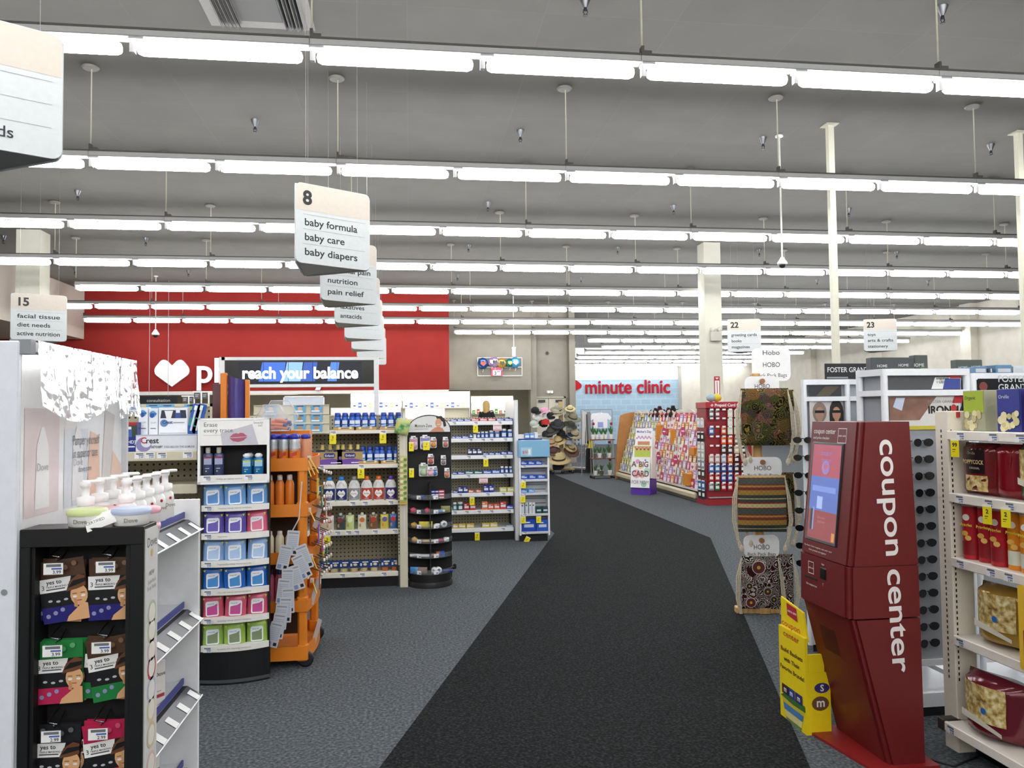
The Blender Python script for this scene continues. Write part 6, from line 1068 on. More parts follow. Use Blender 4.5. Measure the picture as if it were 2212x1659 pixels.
for i in range(16):
    for j, x in enumerate((py(1992, 1050, Ta).x-x2[0], py(2062, 1050, Ta).x-x2[0])):
        if j and i not in (0, 1, 2, 3, 4, 5): continue
        z = fz_(955+36*i) if i < 99 else 0
        if z < .34: continue
        KG.put((x2[0]+x, Ta-.005, z), 'dark sunglasses on the rack behind the kiosk, %s row %s' % (ORD[i], 'inner' if j == 0 else 'outer'), .15, 'sunglasses on the rack behind the kiosk')
# farther tower
z1t = py(1760, 820, Tb).z; z1w = py(1760, 857, Tb).z; x1 = [py(1738, 900, Tb).x, py(1826, 900, Tb).x, py(1884, 900, Tb+.1).x]
t1, Q1 = fg_tower('white framed sunglass rack with portrait posters behind the bag rack', [(x1[0], Tb), (x1[1], Tb-.03), (x1[2]+.1, Tb+.12), (x1[2]+.2, Tb+.55), (x1[0]+.31, Tb+.55)], z1t, .3, (z1w, 0), None)
W1 = x1[1]-x1[0]; b = MB(); yy = -.012; b.rect(.03, W1-.03, z1w, z1t-.04, yy, mat('#37383a', .15, spec=.7)); b.face([(.08, z1w+.005), (W1*.6, z1w+.005), (W1*.85, z1t-.045), (W1*.5, z1t-.045)], yy-.001, mat('#5c5345', .2)); b.build('window_panel', t1)
zz0 = py(1780, 960, Tb).z; b = MB(); b.rect(.03, W1-.02, zz0, z1w-.03, yy, mat('#d2cdc9', .2)); zc_ = (zz0+z1w)/2
for k, (x, hc, sc) in enumerate(((.1, '#8c7a6c', '#b08a76'), (.22, '#221c1a', '#b8866a'))):
    b.face([(x-.07, zz0), (x+.07, zz0), (x+.05, zc_-.02), (x-.05, zc_-.02)], yy-.001, mat(sc if k else '#a89a94')); b.disc(x, zc_+.055, .05, yy-.0015, mat(hc), 14, .085 if k else .07); b.face([(x-.05, zc_-.05), (x+.05, zc_-.05), (x+.05, zc_+.05), (x-.05, zc_+.05)], yy-.0014, mat(hc)) if k else None; b.face([(x-.012, zc_-.04), (x+.012, zc_-.04), (x+.014, zc_+.01), (x-.014, zc_+.01)], yy-.0019, mat(sc)); b.disc(x, zc_+.045, .03, yy-.002, mat(sc), 12, .046); b.rect(x-.034, x+.034, zc_+.05, zc_+.068, yy-.0025, BLACK)
b.build('poster_panel', t1)
for i in range(8): z = py(1735, 950+38*i, Tb).z; KG.put((x1[0]-.02, Tb-.01, z), 'sunglasses with blue tinted edge on the farther rack, %s from the top' % ORD[i], -.7, 'sunglasses on the farther rack')
a = P2(1783, 1879, 785, 813, Tb+.1); t = thing('rack_sign', 'black FOSTER GRANT sign standing on the farther sunglass rack', 'sign', (a[0], Tb+.1, z1t)); b = MB(); w_, h = a[1]-a[0], a[3]-z1t; b.rbox(0, w_, 0, .012, 0, h, mat('#1a1b1d', .3), .002); b.text('FOSTER GRANT', h*.42, w_*.5, h*.48, -.001, mat('#d7d9d9'), 'C', .01, width=w_*.92); b.rect(.01, w_*.5, h*.1, h*.2, -.001, GREY); b.build('sign_board', t)
# third rack above the snack shelves
x3 = [py(2104, 900, Ta).x, py(2104, 900, Ta).x+.6]; z3t = py(2150, 806, Ta).z; z3w = py(2150, 849, Ta).z
t3, Q3 = fg_tower('white framed sunglass rack behind the popcorn boxes', [(x3[0], Ta), (x3[1], Ta), (x3[1], Ta+.5), (x3[0]+.02, Ta+.5)], z3t, .3, (z3w, 0), None)
b = MB(); b.rect(.015, .58, z3w, z3t-.03, -.018, mat('#17181b', .25)); b.text('FOSTER', .05, .13, z3w+.058, -.0195, mat('#cfd2d4'), 'L', .01); b.text('GRANTS.', .05, .13, z3w+.012, -.0195, mat('#cfd2d4'), 'L', .01); b.disc(.045, z3w+.035, .025, -.0195, mat('#7a3a34'), 10); b.build('header_card', t3)
for lab, p0, p1, y0, zb_, txt, Yb, c in (('dark grey case carton lettered HOME on the rack behind the kiosk, near end', 1882, 1975, 772, z2t, 'HOME', Ta+.15, '#44474a'), ('dark grey case carton lettered HOME with green band behind the kiosk', 1976, 2004, 767, z2t, 'HOME', Ta+.16, '#4a4e4c'), ('dark grey case carton with green band on the rack end', 2066, 2122, 777, z2t, 'HOME', Ta+.3, '#50564f')):
    a = P2(p0, p1, y0, 800, Yb); w_ = a[1]-a[0]; h = a[3]-zb_; b = MB(); b.rbox(0, w_, 0, .05, 0, h, mat(c, .4), .003); b.text(txt, h*.3, w_*.25, h*.25, -.001, mat('#cfd4d2'), 'C', .01); b.text(txt, h*.3, w_*.74, h*.3, -.001, mat('#cfd4d2'), 'C', .01) if w_ > .15 else None; b.rect(w_*.45, w_*.99, h*.02, h*.16, -.001, mat('#7fae3c')); o = b.build('storage_carton'); o.location = (a[0], Yb, zb_); tag(o, lab, 'box', 'cartons on the sunglass racks')
for i, (p0, p1) in enumerate(((2104, 2132), (2136, 2146), (2152, 2186), (2190, 2214))): a = P2(p0, p1, (792, 795, 788, 790)[i], 806, Ta+.1); b = MB(); b.rbox(0, a[1]-a[0], 0, .18, 0, a[3]-z3t, mat(('#5f86a6', '#3b4a58', '#5f86a6', '#c9ced2')[i], .4), .003); b.rect(.01, a[1]-a[0]-.01, .01, .03, -.001, LGREY); o = b.build('storage_carton'); o.location = (a[0], Ta+.1, z3t); tag(o, '%s carton on the rack above the popcorn boxes, %s from left' % (('blue', 'slate', 'blue', 'white')[i], ORD[i]), 'box', 'cartons on the sunglass racks')
# ---------------------------------------------------------------- snack gondola along the aisle
SX, SY = 2.5, 3.36; sn = thing('gondola_shelf', 'tan snack gondola with popcorn and chips beside the kiosk', 'shelving', (SX, SY, 0), -pi/2); SL = 1.3
cream2 = mat('#cdc4b2', .45); szx = lambda y: px_(2080, y, SX-.01).z
ztop_ = px_(2030, 888, SX).z
b = MB(); b.rbox(-.09, .0, .0, .11, .0, ztop_, mat('#ebe4d3', .45), .004); b.build('upright', sn); b = MB()
for k in range(46): z = .33+k*.0255*1.0; b.rect(-.05, -.042, z, z+.014, -.001, BLACK) if z < ztop_-.05 else None
b.push(Tm(0.0012, 0, 0, pi/2))
for k in range(46): z = .33+k*.0255; b.rect(.012, .019, z, z+.014, 0, BLACK) if z < ztop_-.05 else None
b.pop(); b.build('slot_strip', sn)
b = MB(); b.box(0, SL, .44, .46, .05, ztop_-.02, mat('#d0c7b4', .6)); b.build('back_panel', sn); b = MB(); b.box(.01, SL, .08, .44, 0, .09, BLACK); b.build('base', sn)
LS = [(930, 946), (1067, 1085), (1208, 1225), (1378, 1398), (1562, 1590)]; ZN = []
for i, (a, c) in enumerate(LS):
    z = szx(a+3); ZN.append(z+.003); d0 = 0 if i < 4 else -.06
    shelf_part(sn, SL, z+.002, .44-d0, y0=d0, lip=.042, mt=mat('#f2ece0', .35), tags=((.1, .3, .45), (.08, .26, .38), (.07, .26, .36), (.05,), (.05,))[i], price='2.99', x0=.005)
b = MB(); b.rbox(-.045, -.0, -.07, .02, ZN[4]-.05, ZN[4]+.005, mat('#3a3834', .5), .004); b.build('end_cap', sn)
b = MB(); b.disc(-.02, ztop_+.012, .02, .05, RED, 14); b.box(-.055, .015, .045, .055, ztop_-.03, ztop_-.005, RED); b.build('sign_clip', sn)
M_s = Matrix.Translation((SX, SY, 0)) @ Euler((0, 0, -pi/2)).to_matrix().to_4x4()
def snp(x, y, z): return M_s @ Vector((x, y, z))
def popbox(base, top, lab, x, txt, tc):
    t = thing('popcorn_box', lab, 'box', snp(x, .06, ZN[0]), -pi/2, 'popcorn boxes'); w_, h = .135, .185; b = MB(); b.rbox(0, w_, 0, .09, 0, h, mat(base, .35), .002); b.rect(.004, w_-.004, h*.45, h-.004, -.001, mat(top, .35)); b.text(txt, .022, .012, h*.78, -.002, mat(tc), 'L', .005)
    for k in range(16): b.disc(.02+.095*R.random(), h*(.08+.36*R.random()), .011+.008*R.random(), -.0015-.0001*k, mat('#e6dcae' if k % 2 else '#cfc48c'), 8)
    b.build('box_body', t)
popbox('#a5a488', '#a9c02c', 'lime green popcorn box on the top snack shelf by the post', .03, 'Organic', '#3c5a1c'); popbox('#26307e', '#2c3690', 'navy blue popcorn box on the top snack shelf', .24, 'Orville', '#d7e0ee'); popbox('#b8392e', '#c24434', 'red popcorn box at the frame edge on the top snack shelf', .42, 'Pop', '#f0e0a0')
popm = ramp_mat('popcorn_clusters', [(.3, '#7a5524'), (.5, '#cdb36c'), (.7, '#efe6bd')], 42, .5, .6)
def snackbag(lab, x, z, w_, h, d, c, kind, y=.08, tilt=0.):
    t = thing('snack_bag', lab, 'snack bag', snp(x, y, z), -pi/2+tilt, 'bags of snacks'); b = MB(); pillow(b, w_, h, d, mat(c, .15, .2, spec=.7, bump=.3, scale=14), 10, 10, .1); F = lambda u, v: -d*.5*(math.sin(min(v/.1, (1-v)/.1, 1)*pi/2)*math.sin(pi*u)**.5)-.002
    b.build('bag', t)
    if kind == 'label':
        b = MB(); b.grid(lambda u, v: (w_*(-.2+.5*u), F(.3+.5*u, .42+.5*v), h*(.42+.5*v)), 4, 4, mat('#1c1516', .3)); b.text('POPPYCOCK', .026, w_*.06, h*.6, -d*.5-.006, mat('#d9c08a'), 'C', .02, width=w_*.62); b.text('Orville', .018, 0, h*.78, -d*.5-.005, mat('#b9a27a'), 'C'); b.text('ORIGINAL', .014, .02, h*.5, -d*.5-.005, mat('#cfc6ba'), 'C'); b.build('label', t)
        b = MB(); b.grid(lambda u, v: (w_*(-.25+.6*u), F(.25+.6*u, .08+.3*v)-.004*math.sin(9*u)*math.sin(7*v), h*(.08+.3*v)), 6, 4, popm); b.build('window', t)
    elif kind == 'foil':
        b = MB()
        for k in range(5): x0 = -w_*.3+k*w_*.13; b.face([(x0, h*.15), (x0+w_*.05, h*.3+.03*k), (x0+w_*.1, h*.75), (x0+w_*.02, h*.5)], -d*.5-.003, mat('#d8364c', .1, .7))
        b.build('foil_crease', t)
    elif kind == 'window':
        b = MB(); b.grid(lambda u, v: (w_*(-.36+.72*u), F(.14+.72*u, .3+.6*v)-.004-.004*math.sin(9*u)*math.sin(7*v), h*(.3+.6*v)), 8, 8, popm); b.build('window', t)
        b = MB(); b.disc(w_*.1, h*.5, .014, -d*.5-.012, mat('#2a6fc0', .3), 10); b.build('sticker', t); b = MB(); b.face([(-w_*.3, h*.3), (w_*.4, h*.18), (w_*.4, h*.24), (-w_*.3, h*.42)], -d*.5-.009, mat('#e0dccb', .2)); b.build('band', t)
    return t
snackbag('black labelled red popcorn bag on the second snack shelf by the post', .12, ZN[1], .21, .235, .11, '#7a1c22', 'label'); snackbag('glossy red foil bag beside the black labelled bag', .29, ZN[1], .15, .235, .09, '#8c1424', 'foil'); snackbag('green popcorn bag at the frame edge, second snack shelf', .44, ZN[1], .17, .24, .1, '#1f6a44', 'window')
def pring(c, lab, c2):
    t = thing('chip_can', '', 'chip can'); b = MB(); b.lathe([(.038, 0), (.039, .004), (.039, .235), (.0395, .24)], mat(c, .3), 20); b.grid(lambda u, v: (.0396*math.sin((u-.5)*1.7), -.0396*math.cos((u-.5)*1.7), .02+.06*v), 6, 1, mat(c2, .4)); b.text('Pringles', .018, 0, .15, -.0402, mat('#e8d23c'), 'C', .03); b.disc(0, .19, .017, -.0402, mat('#e9e2d8'), 12, .015); b.disc(-.007, .117, .016, -.0402, mat('#d9a850'), 10, .012); b.disc(.008, .097, .016, -.0404, mat('#e6bd66'), 10, .012); b.build('tube', t); b = MB(); b.lathe([(.04, .24), (.041, .243), (.0405, .25), (.036, .252)], mat('#d9dadb', .2, alpha=.8), 20); b.build('lid', t); return t
KPR = Kit(lambda: pring('#b3222c', '', '#8c1a24')); KPO = Kit(lambda: pring('#df8a1e', '', '#d9dcc8'))
for i, x in enumerate((.06, .145, .235, .32, .405, .49)): (KPR if i < 3 else KPO).put(snp(x, .06+.012*(i % 2), ZN[2]), '%s chip can on the third snack shelf, %s from the post' % ('red' if i < 3 else 'orange', ORD[i]), -pi/2+.3, 'chip cans', 1.0 if i != 2 else 1)
snackbag('golden popcorn bag on the fourth snack shelf', .2, ZN[3], .28, .26, .2, '#a88436', 'window', .12, .1); snackbag('maroon based kettle corn bag on the lowest snack shelf', .2, ZN[4], .3, .26, .2, '#6a1c2a', 'window', .05, .1); snackbag('second golden popcorn bag deeper on the fourth snack shelf', .42, ZN[3], .28, .25, .16, '#b08a3c', 'window', .2); snackbag('second kettle corn bag deeper on the lowest snack shelf', .43, ZN[4], .28, .25, .16, '#5e1a26', 'window', .15)
for i, (x, y, lab) in enumerate(((2062, 947, 'yellow price tag on the post side of the top snack shelf'), (2132, 1090, 'yellow tag reading 2 below the second snack shelf, nearer the post'), (2172, 1096, 'yellow tag reading 2 below the second snack shelf, nearer the camera'))):
    q = px_(x, y, SX-.018); sale_tag(lab, tuple(q), -pi/2+.25, h=.085, w_=.042, num='2' if i else '99')
a = px_(2198, 1262, SX-.05); t = MB(); t.plate(rrect(-.0, .16, -.34, 0, .012), -.002, .002, mat('#e2b935', .5)); t.text('ALL', .04, .075, -.08, -.003, mat('#c2481f'), 'C', .02); t.text('NEW', .04, .075, -.13, -.003, PAPER, 'C', .02); t.rect(.02, .15, -.28, -.18, -.003, mat('#8c3a2c')); t.text('NOW', .04, .08, -.32, -.003, PAPER, 'C', .02); o = t.build('shelf_sign'); o.location = a; o.rotation_euler.z = -pi/2+.15; tag(o, 'yellow promotional sign hanging on the snack shelves at frame edge', 'sign')
t = MB(); t.tube([tuple(pz(2010, 1640, .006)), tuple(pz(2060, 1655, .006)), tuple(pz(2110, 1635, .006)), tuple(pz(2140, 1610, .006))], .005, DARK, 6); o = t.build('power_cord'); tag(o, 'thin dark cord on the carpet behind the kiosk base', 'cord')
# ---------------------------------------------------------------- greeting card gondola along the far side of the path
CX, CY, CL = 5.06, 18.75, 5.3; zc_t = px_(1512, 884, CX+.3).z
cg = thing('card_gondola', 'long greeting card rack with stepped tiers and scalloped headers along the path', 'card rack', (CX, CY, 0), -pi/2)
b = MB(); b.box(0, CL, .5, .54, 0, zc_t-.15, mat('#cfc4ae', .6)); b.box(0, CL, .05, .5, 0, .1, mat('#8d8470', .6)); b.build('back_panel', cg)
b = MB(); b.rbox(-.02, CL+.02, -.04, .04, .05, .17, mat('#c9bf9c', .35), .03); b.build('bumper_rail', cg)
NT = 9; TZ = [.2+k*.148 for k in range(NT)]; TY = [.04+k*.046 for k in range(NT)]
for k in range(NT): b = MB(); b.box(0, CL, TY[k], TY[k]+.05, TZ[k]-.012, TZ[k], mat('#d9d4c8', .5)); b.box(0, CL, TY[k]-.004, TY[k], TZ[k]-.012, TZ[k]+.03, mat('#c96a86' if k % 4 == 3 else '#ddd9d0', .3)); b.build('tier', cg)
b = MB(); nh = 9; hw = CL/nh
for k in range(nh):
    x0 = k*hw; P = [(x0, zc_t-.22), (x0+hw, zc_t-.22), (x0+hw, zc_t-.05)]+[(x0+hw*(1-j/8), zc_t-.05+.06*math.sin(pi*j/8)) for j in range(1, 8)]+[(x0, zc_t-.05)]; b.plate(P, .46, .475, mat('#ddd3c2', .6))
    for j, u in enumerate((.28, .72)): c = ('#2c2a2c' if k == 1 and j == 0 else '#8a4f9c' if k == 1 else '#8f8a58' if k == 0 else '#d8386c'); b.rect(x0+hw*(u-.16), x0+hw*(u+.16), zc_t-.17, zc_t-.06, .458, mat(c, .5)); b.rect(x0+hw*(u-.1), x0+hw*(u+.1), zc_t-.12, zc_t-.105, .4565, PAPER)
b.build('header_card', cg)
for x, z, h in ((2.35, 1.0, .34), (3.3, .95, .3), (4.6, .25, .22), (4.45, .8, .14)): b = MB(); k = int((z-.2)/.148); b.rbox(x, x+.3 if h < .3 else x+.05, TY[k]-.03, TY[k]+.12, z, z+h, mat('#d38a2c', .5), .004); b.build('divider', cg)
b = MB(); P = [(-.04, .0), (.62, 0), (.62, zc_t-.04)]+[(.62-.5*j/8, zc_t-.04+.05*math.sin(pi*.5*j/8)-.11*(j/8)**2) for j in range(1, 9)]+[(.1, zc_t-.14), (.02, .9), (-.04, .12)]
b.push(Matrix(((0, 1, 0, -.06), (1, 0, 0, 0), (0, 0, 1, 0), (0, 0, 0, 1)))); b.plate(P, 0, .05, ramp_mat('wood_panel', [(.3, '#a8703a'), (.7, '#b87f45')], 4, .5, .03)); b.pop(); b.build('end_panel', cg)
M_c = Matrix.Translation((CX, CY, 0)) @ Euler((0, 0, -pi/2)).to_matrix().to_4x4()
def gcard(c, c2, kind):
    b = MB(); w_, h = .19, .195; b.plate([(-w_/2, 0), (w_/2, 0), (w_/2, h), (-w_/2, h)], -.002, .002, mat(c, .45))
    if kind == 0: b.rect(-w_*.36, w_*.36, h*.15, h*.6, -.0028, mat(c2, .45)); b.rect(-w_*.3, w_*.3, h*.7, h*.8, -.0028, mat(c2, .45))
    elif kind == 1: b.disc(0, h*.5, w_*.3, -.0028, mat(c2, .45), 12); b.rect(-w_*.3, w_*.3, h*.8, h*.88, -.0028, mat(c2, .45))
    else:
        hp = heart(0, h*.72, w_*.6, h*.4); n = len(hp)//2; b.face(hp[:n+1], -.0028, mat(c2, .45)); b.face(hp[n:]+[hp[0]], -.0028, mat(c2, .45)); b.rect(-w_*.3, w_*.3, h*.1, h*.2, -.0028, mat(c2, .45))
    return tag(b.build('greeting_card'), '', 'greeting card')
CK = {}
PINK = [('pink', '#d9648c', '#f0dbe0', 0), ('white and pink', '#e9e4e0', '#d0486f', 2), ('magenta', '#b8306c', '#efc9d6', 1), ('lilac', '#b79ac9', '#efe6f0', 0), ('cream', '#e3d9c4', '#b8525f', 1), ('orange', '#d98a36', '#f0e0c0', 0), ('rose red', '#c23a4c', '#f2dede', 2), ('grey', '#a9a4a6', '#e3dfe0', 1)]
COOL = [('white', '#e6e8e6', '#6f8f5a', 1), ('pale green', '#b8c99a', '#eef0e6', 0), ('blue', '#5f86b8', '#dfe8f0', 1), ('yellow green', '#b9b84e', '#eef0d8', 0), ('grey blue', '#8fa0ac', '#e6eaec', 2), ('lilac blue', '#9a92c4', '#eeeaf4', 1)]
for k in range(NT):
    n = 24
    for i in range(n):
        x = .12+i*(CL-.24)/(n-1); pal = COOL if i < 9 else PINK; nm, c, c2, kd = pal[(i*5+k*3+(i*k) % 4) % len(pal)]
        if nm not in CK: CK[nm] = Kit(lambda c=c, c2=c2, kd=kd: gcard(c, c2, kd))
        CK[nm].put(M_c @ Vector((x, TY[k]+.018, TZ[k])), '%s greeting card, tier %s from the bottom, %s from the far end' % (nm, ORD[k], ORD[i]), -pi/2, 'greeting cards on the stepped tiers', (1+.1*R.uniform(-1, 1), 1, .85+.15*R.random()), -.14)
for i, (x, z, lab) in enumerate(((2.75, 1.12, 'upper inner'), (3.9, 1.15, 'upper middle'), (4.85, 1.2, 'upper near'), (2.9, .62, 'lower inner'), (3.95, .6, 'lower middle'))):
    k = min(NT-1, int((z-.2)/.148)); b = MB(); b.plate([(.085*math.cos(2*pi*j/18), .085+.085*math.sin(2*pi*j/18)) for j in range(18)], -.003, .003, mat('#c93366', .5)); b.rect(-.055, .055, .075, .1, -.0035, PAPER); b.box(-.004, .004, -.003, .04, -.01, .01, WHITE); o = b.build('round_sign'); o.location = M_c @ Vector((x, TY[k]-.02, z)); o.rotation_euler = (0, 0, -pi/2+.2); tag(o, 'round deep pink sign on the card tiers, %s one' % lab, 'sign', 'round pink signs')
def plush(lab, x, z, c, s, kind):
    t = thing('plush_toy', lab, 'toy', M_c @ Vector((x, .5, z)), -pi/2, 'plush toys on the card rack'); b = MB(); m_ = mat(c, .9, bump=.4); b.lathe([(.02*s, 0), (.07*s, .02*s), (.075*s, .06*s), (.05*s, .1*s), (.02*s, .115*s)], m_, 12); b.build('body', t); b = MB(); b.lathe([(.01*s, .09*s), (.045*s, .11*s), (.05*s, .14*s), (.03*s, .175*s), (.005*s, .18*s)], m_, 12); b.build('head', t)
    for q in (-1, 1): b = MB(); b.lathe([(.004, .15*s), (.022*s, .165*s), (.02*s, .19*s), (.004, .2*s)], m_, 8, q*.035*s, 0); b.build('ear', t)
for i in range(7): plush('black plush toy sitting on top of the card rack, %s from far end' % ORD[i], 1.25+.3*i, zc_t-.17, '#1b1517' if i % 2 else '#3a1820', .95+.2*(i % 3), 0)
b = MB(); b.lathe([(.16, 0), (.165, .01), (.08, .03), (.075, .09), (.03, .12)], mat('#d9bc82', .8, bump=.4), 18); o = b.build('straw_hat'); o.location = M_c @ Vector((.75, .52, zc_t-.15)); tag(o, 'small straw hat lying on the far end of the card rack', 'hat')
# mothers day stand
ms = thing('card_stand', 'purple based cardboard stand of large cards for mothers, in front of card rack', 'card stand', (4.33, 15.03, 0), math.radians(-38)); Wm = .40; pur = mat('#5b34a0', .5)
b = MB(); b.box(0, Wm, 0, .36, 0, .30, pur); b.plate([(0, .3), (.1, .38), (.3, .38), (Wm, .3)], 0, .01, pur); b.build('base', ms); b = MB(); b.push(Tm(0, .28, .3, 0, -.12)); b.box(.03, Wm-.03, 0, .02, 0, .95, PAPER); b.box(.0, .03, -.2, .02, 0, .6, PAPER); b.box(Wm-.03, Wm, -.2, .02, 0, .6, PAPER); b.pop(); b.build('back_panel', ms)
def bigcard(name, y, z, w_, h, draw, lab):
    m_ = Matrix.Translation((4.33, 15.03, 0)) @ Euler((0, 0, math.radians(-38))).to_matrix().to_4x4(); b = MB(); b.plate([(0, 0), (w_, 0), (w_, h), (0, h)], -.004, .004, PAPER); draw(b, w_, h); o = b.build(name); o.location = m_ @ Vector(((Wm-w_)/2, y, z)); o.rotation_euler = (-.13, 0, math.radians(-38)); tag(o, lab, 'greeting card')
def d1(b, w, h):
    for x, z, r, c in ((.35, .85, .12, '#e0a0c0'), (.75, .9, .05, '#8a7fc9'), (.3, .45, .22, '#efb0b4'), (.5, .7, .14, '#efd9a0'), (.85, .55, .16, '#b8dcc4'), (.7, .12, .15, '#9fd0a8'), (.6, .4, .13, '#e8b89a')): b.disc(w*x, h*z, w*r, -.005, mat(c, .6), 14)
    dk = mat('#6b4a4c', .6); b.text('A', .15, w*.16, h*.68, -.008, dk, 'C', .02); b.text('BIG', .15, w*.66, h*.68, -.008, dk, 'C', .02, width=w*.5); b.text('CARD', .16, w*.5, h*.37, -.008, dk, 'C', .02, width=w*.9); b.text('FOR MOM', .1, w*.5, h*.12, -.008, mat('#8a6a8c'), 'C', 0, width=w*.9)
def d2(b, w, h):
    b.rect(w*.03, w*.97, h*.05, h*.97, -.005, mat('#b9c65a', .6))
    for k in range(9): b.disc(w*(.08+.105*k), h*(.9-.06*(k % 2)), w*.06, -.006-.0002*k, mat('#c2355e' if k % 2 else '#d9708c', .6), 10)
def d3(b, w, h):
    b.text("Mother's Day", .07, w*.5, h*.8, -.005, mat('#6a45b0'), 'C', .02, width=w*.85)
    for k in range(9): b.disc(w*(.1+.1*k), h*(.56+.06*(k % 2)), w*.06, -.005-.0002*k, mat('#b49acb' if k % 2 else '#d9a0b8', .6), 10)
    b.rect(w*.15, w*.85, h*.05, h*.42, -.006, mat('#c98a6c', .6))
bigcard('big_card', -.03, .14, Wm*.98, .6, d1, 'oversized card reading A BIG CARD FOR MOM on the purple stand'); bigcard('big_card', .1, .45, Wm*.95, .52, d2, 'oversized floral green card behind the A BIG CARD one'); bigcard('big_card', .2, .85, Wm*.9, .45, d3, "topmost oversized lilac card reading Mother's Day on purple stand")
# prepaid card rack at the near end
PX, PY = 5.09, 12.93; zt_ = py(1560, 868, PY).z; PWd = 1.0; dr = mat('#8c1a22', .45); pc = thing('prepaid_card_rack', 'tall dark red prepaid card rack at the near end of the greeting cards', 'display rack', (PX, PY, 0))
b = MB(); b.box(0, PWd, .03, .45, .0, zt_-.1, dr); b.box(-.03, PWd+.03, -.03, .47, 0, .1, mat('#96202a', .4)); b.build('cabinet', pc); b = MB(); b.rbox(-.02, PWd+.02, -.03, .45, zt_-.11, zt_, mat('#a8242e', .4), .006); b.text('Prepaid Card Center', .07, .14, zt_-.08, -.031, PAPER, 'L', .02); b.face([(.06, zt_-.06), (.1, zt_-.03), (.12, zt_-.06), (.09, zt_-.085)], -.0312, mat('#e0b0b0')); b.build('header', pc)
b = MB(); b.box(.02, .9, -.012, .03, .12, .14, mat('#c9b8b8', .2, alpha=.7)); b.build('bottom_lip', pc)
PC = [('#55565e', '#7a3038', None, '#dcd9c4', '#dcd9c4', '#a82a30'), (None, None, None, '#d9dcc0', '#d9dcc0', '#cfd2c8'), ('#2f6fb4', None, '#c9562c', '#d9dcc0', '#d9dcc0', '#c0c2b8'), (None, None, '#e2551f', '#e2551f', '#7a5a50', '#403030'), (None, None, '#3b3a3c', '#3b3a3c', '#c9b088', '#2a2a2c'), ('#c9a8a0', '#c9a8a0', '#9fb0c4', '#e0702c', '#3a1a1c', '#8a2a2a'), ('#2f6fb4', '#2f6fb4', '#2a4c9c', '#2a4c9c', '#2a2a30', '#2a2a30'), ('#b02630', '#b02630', '#2a4c9c', '#2a4c9c', '#b02630', '#b02630'), ('#8a8a90', '#2f6a3c', '#b02630', '#b0303a', '#b02630', None)]
ys_ = [885, 904, 922, 943, 963, 983, 1003, 1023, 1043]; xs2 = [1536.5, 1549.5, 1563, 1577, 1591, 1605]
hb_ = MB(); GK = {}
def gift(c):
    b = MB(); b.plate(rrect(-.045, .045, -.13, 0, .006), -.003, .003, mat(c, .3)); b.rect(-.03, .03, -.1, -.05, -.0036, mat('#e9e6df')); b.rect(-.035, .0, -.028, -.02, -.0036, PAPER); return tag(b.build('gift_card'), '', 'gift card')
for r, y in enumerate(ys_):
    for c_, x in enumerate(xs2):
        q = py(x, y, PY-.03); hb_.box(q.x-PX-.03, q.x-PX+.03, -.05, -.046, q.z-.012, q.z+.018, PAPER); hb_.rod((q.x-PX, .04, q.z+.004), (q.x-PX, -.046, q.z+.004), .003, CHROME, 5)
        if PC[r][c_]:
            k = PC[r][c_]
            if k not in GK: GK[k] = Kit(lambda k=k: gift(k))
            GK[k].put((q.x, PY-.03, q.z), '%s gift card hung on the red rack, row %s from the top, column %s' % (cname(k), ORD[r], ORD[c_]), 0, 'gift cards on the red rack')
hb_.build('hooks', pc, 'stuff')
for r, y in enumerate((905, 935, 957, 975, 995, 1015, 1040, 1060)):
    k = ['#d9d0cc', '#1c1c20', '#c9c4bc', '#b9b8ac', '#8f9098', '#4a3a34', '#3a6a9c', '#2a2c34'][r]
    for j in range(2): q = px_(1521, y, PX-.02); o = MB(); o.plate(rrect(-.05, .05, -.15, 0, .006), -.004, .004, mat(k, .35)); o.rect(-.03, .03, -.1, -.04, -.0046, PAPER); o.rect(-.04, .04, .0, .02, -.0046, PAPER); o = o.build('gift_card'); o.location = (PX-.035, 13.05+.17*j, q.z); o.rotation_euler.z = -pi/2+.25; tag(o, '%s card pack on the narrow side of the red rack, row %s, %s' % (cname(k), ORD[r], ('near', 'far')[j]), 'gift card', 'card packs on the red rack side')
for i, (p, c) in enumerate(((1548, '#d9c23a'), (1536, '#9fb4b8'))): q = py(p, 866, PY+.2); b = MB(); b.lathe([(.01, 0), (.07, .03), (.09, .08), (.06, .13), (.01, .15)], mat(c, .5), 14); o = b.build('toy_ball'); o.location = (q.x, PY+.2, zt_); tag(o, '%s round toy on top of the red card rack' % ('yellow' if i == 0 else 'grey'), 'toy')
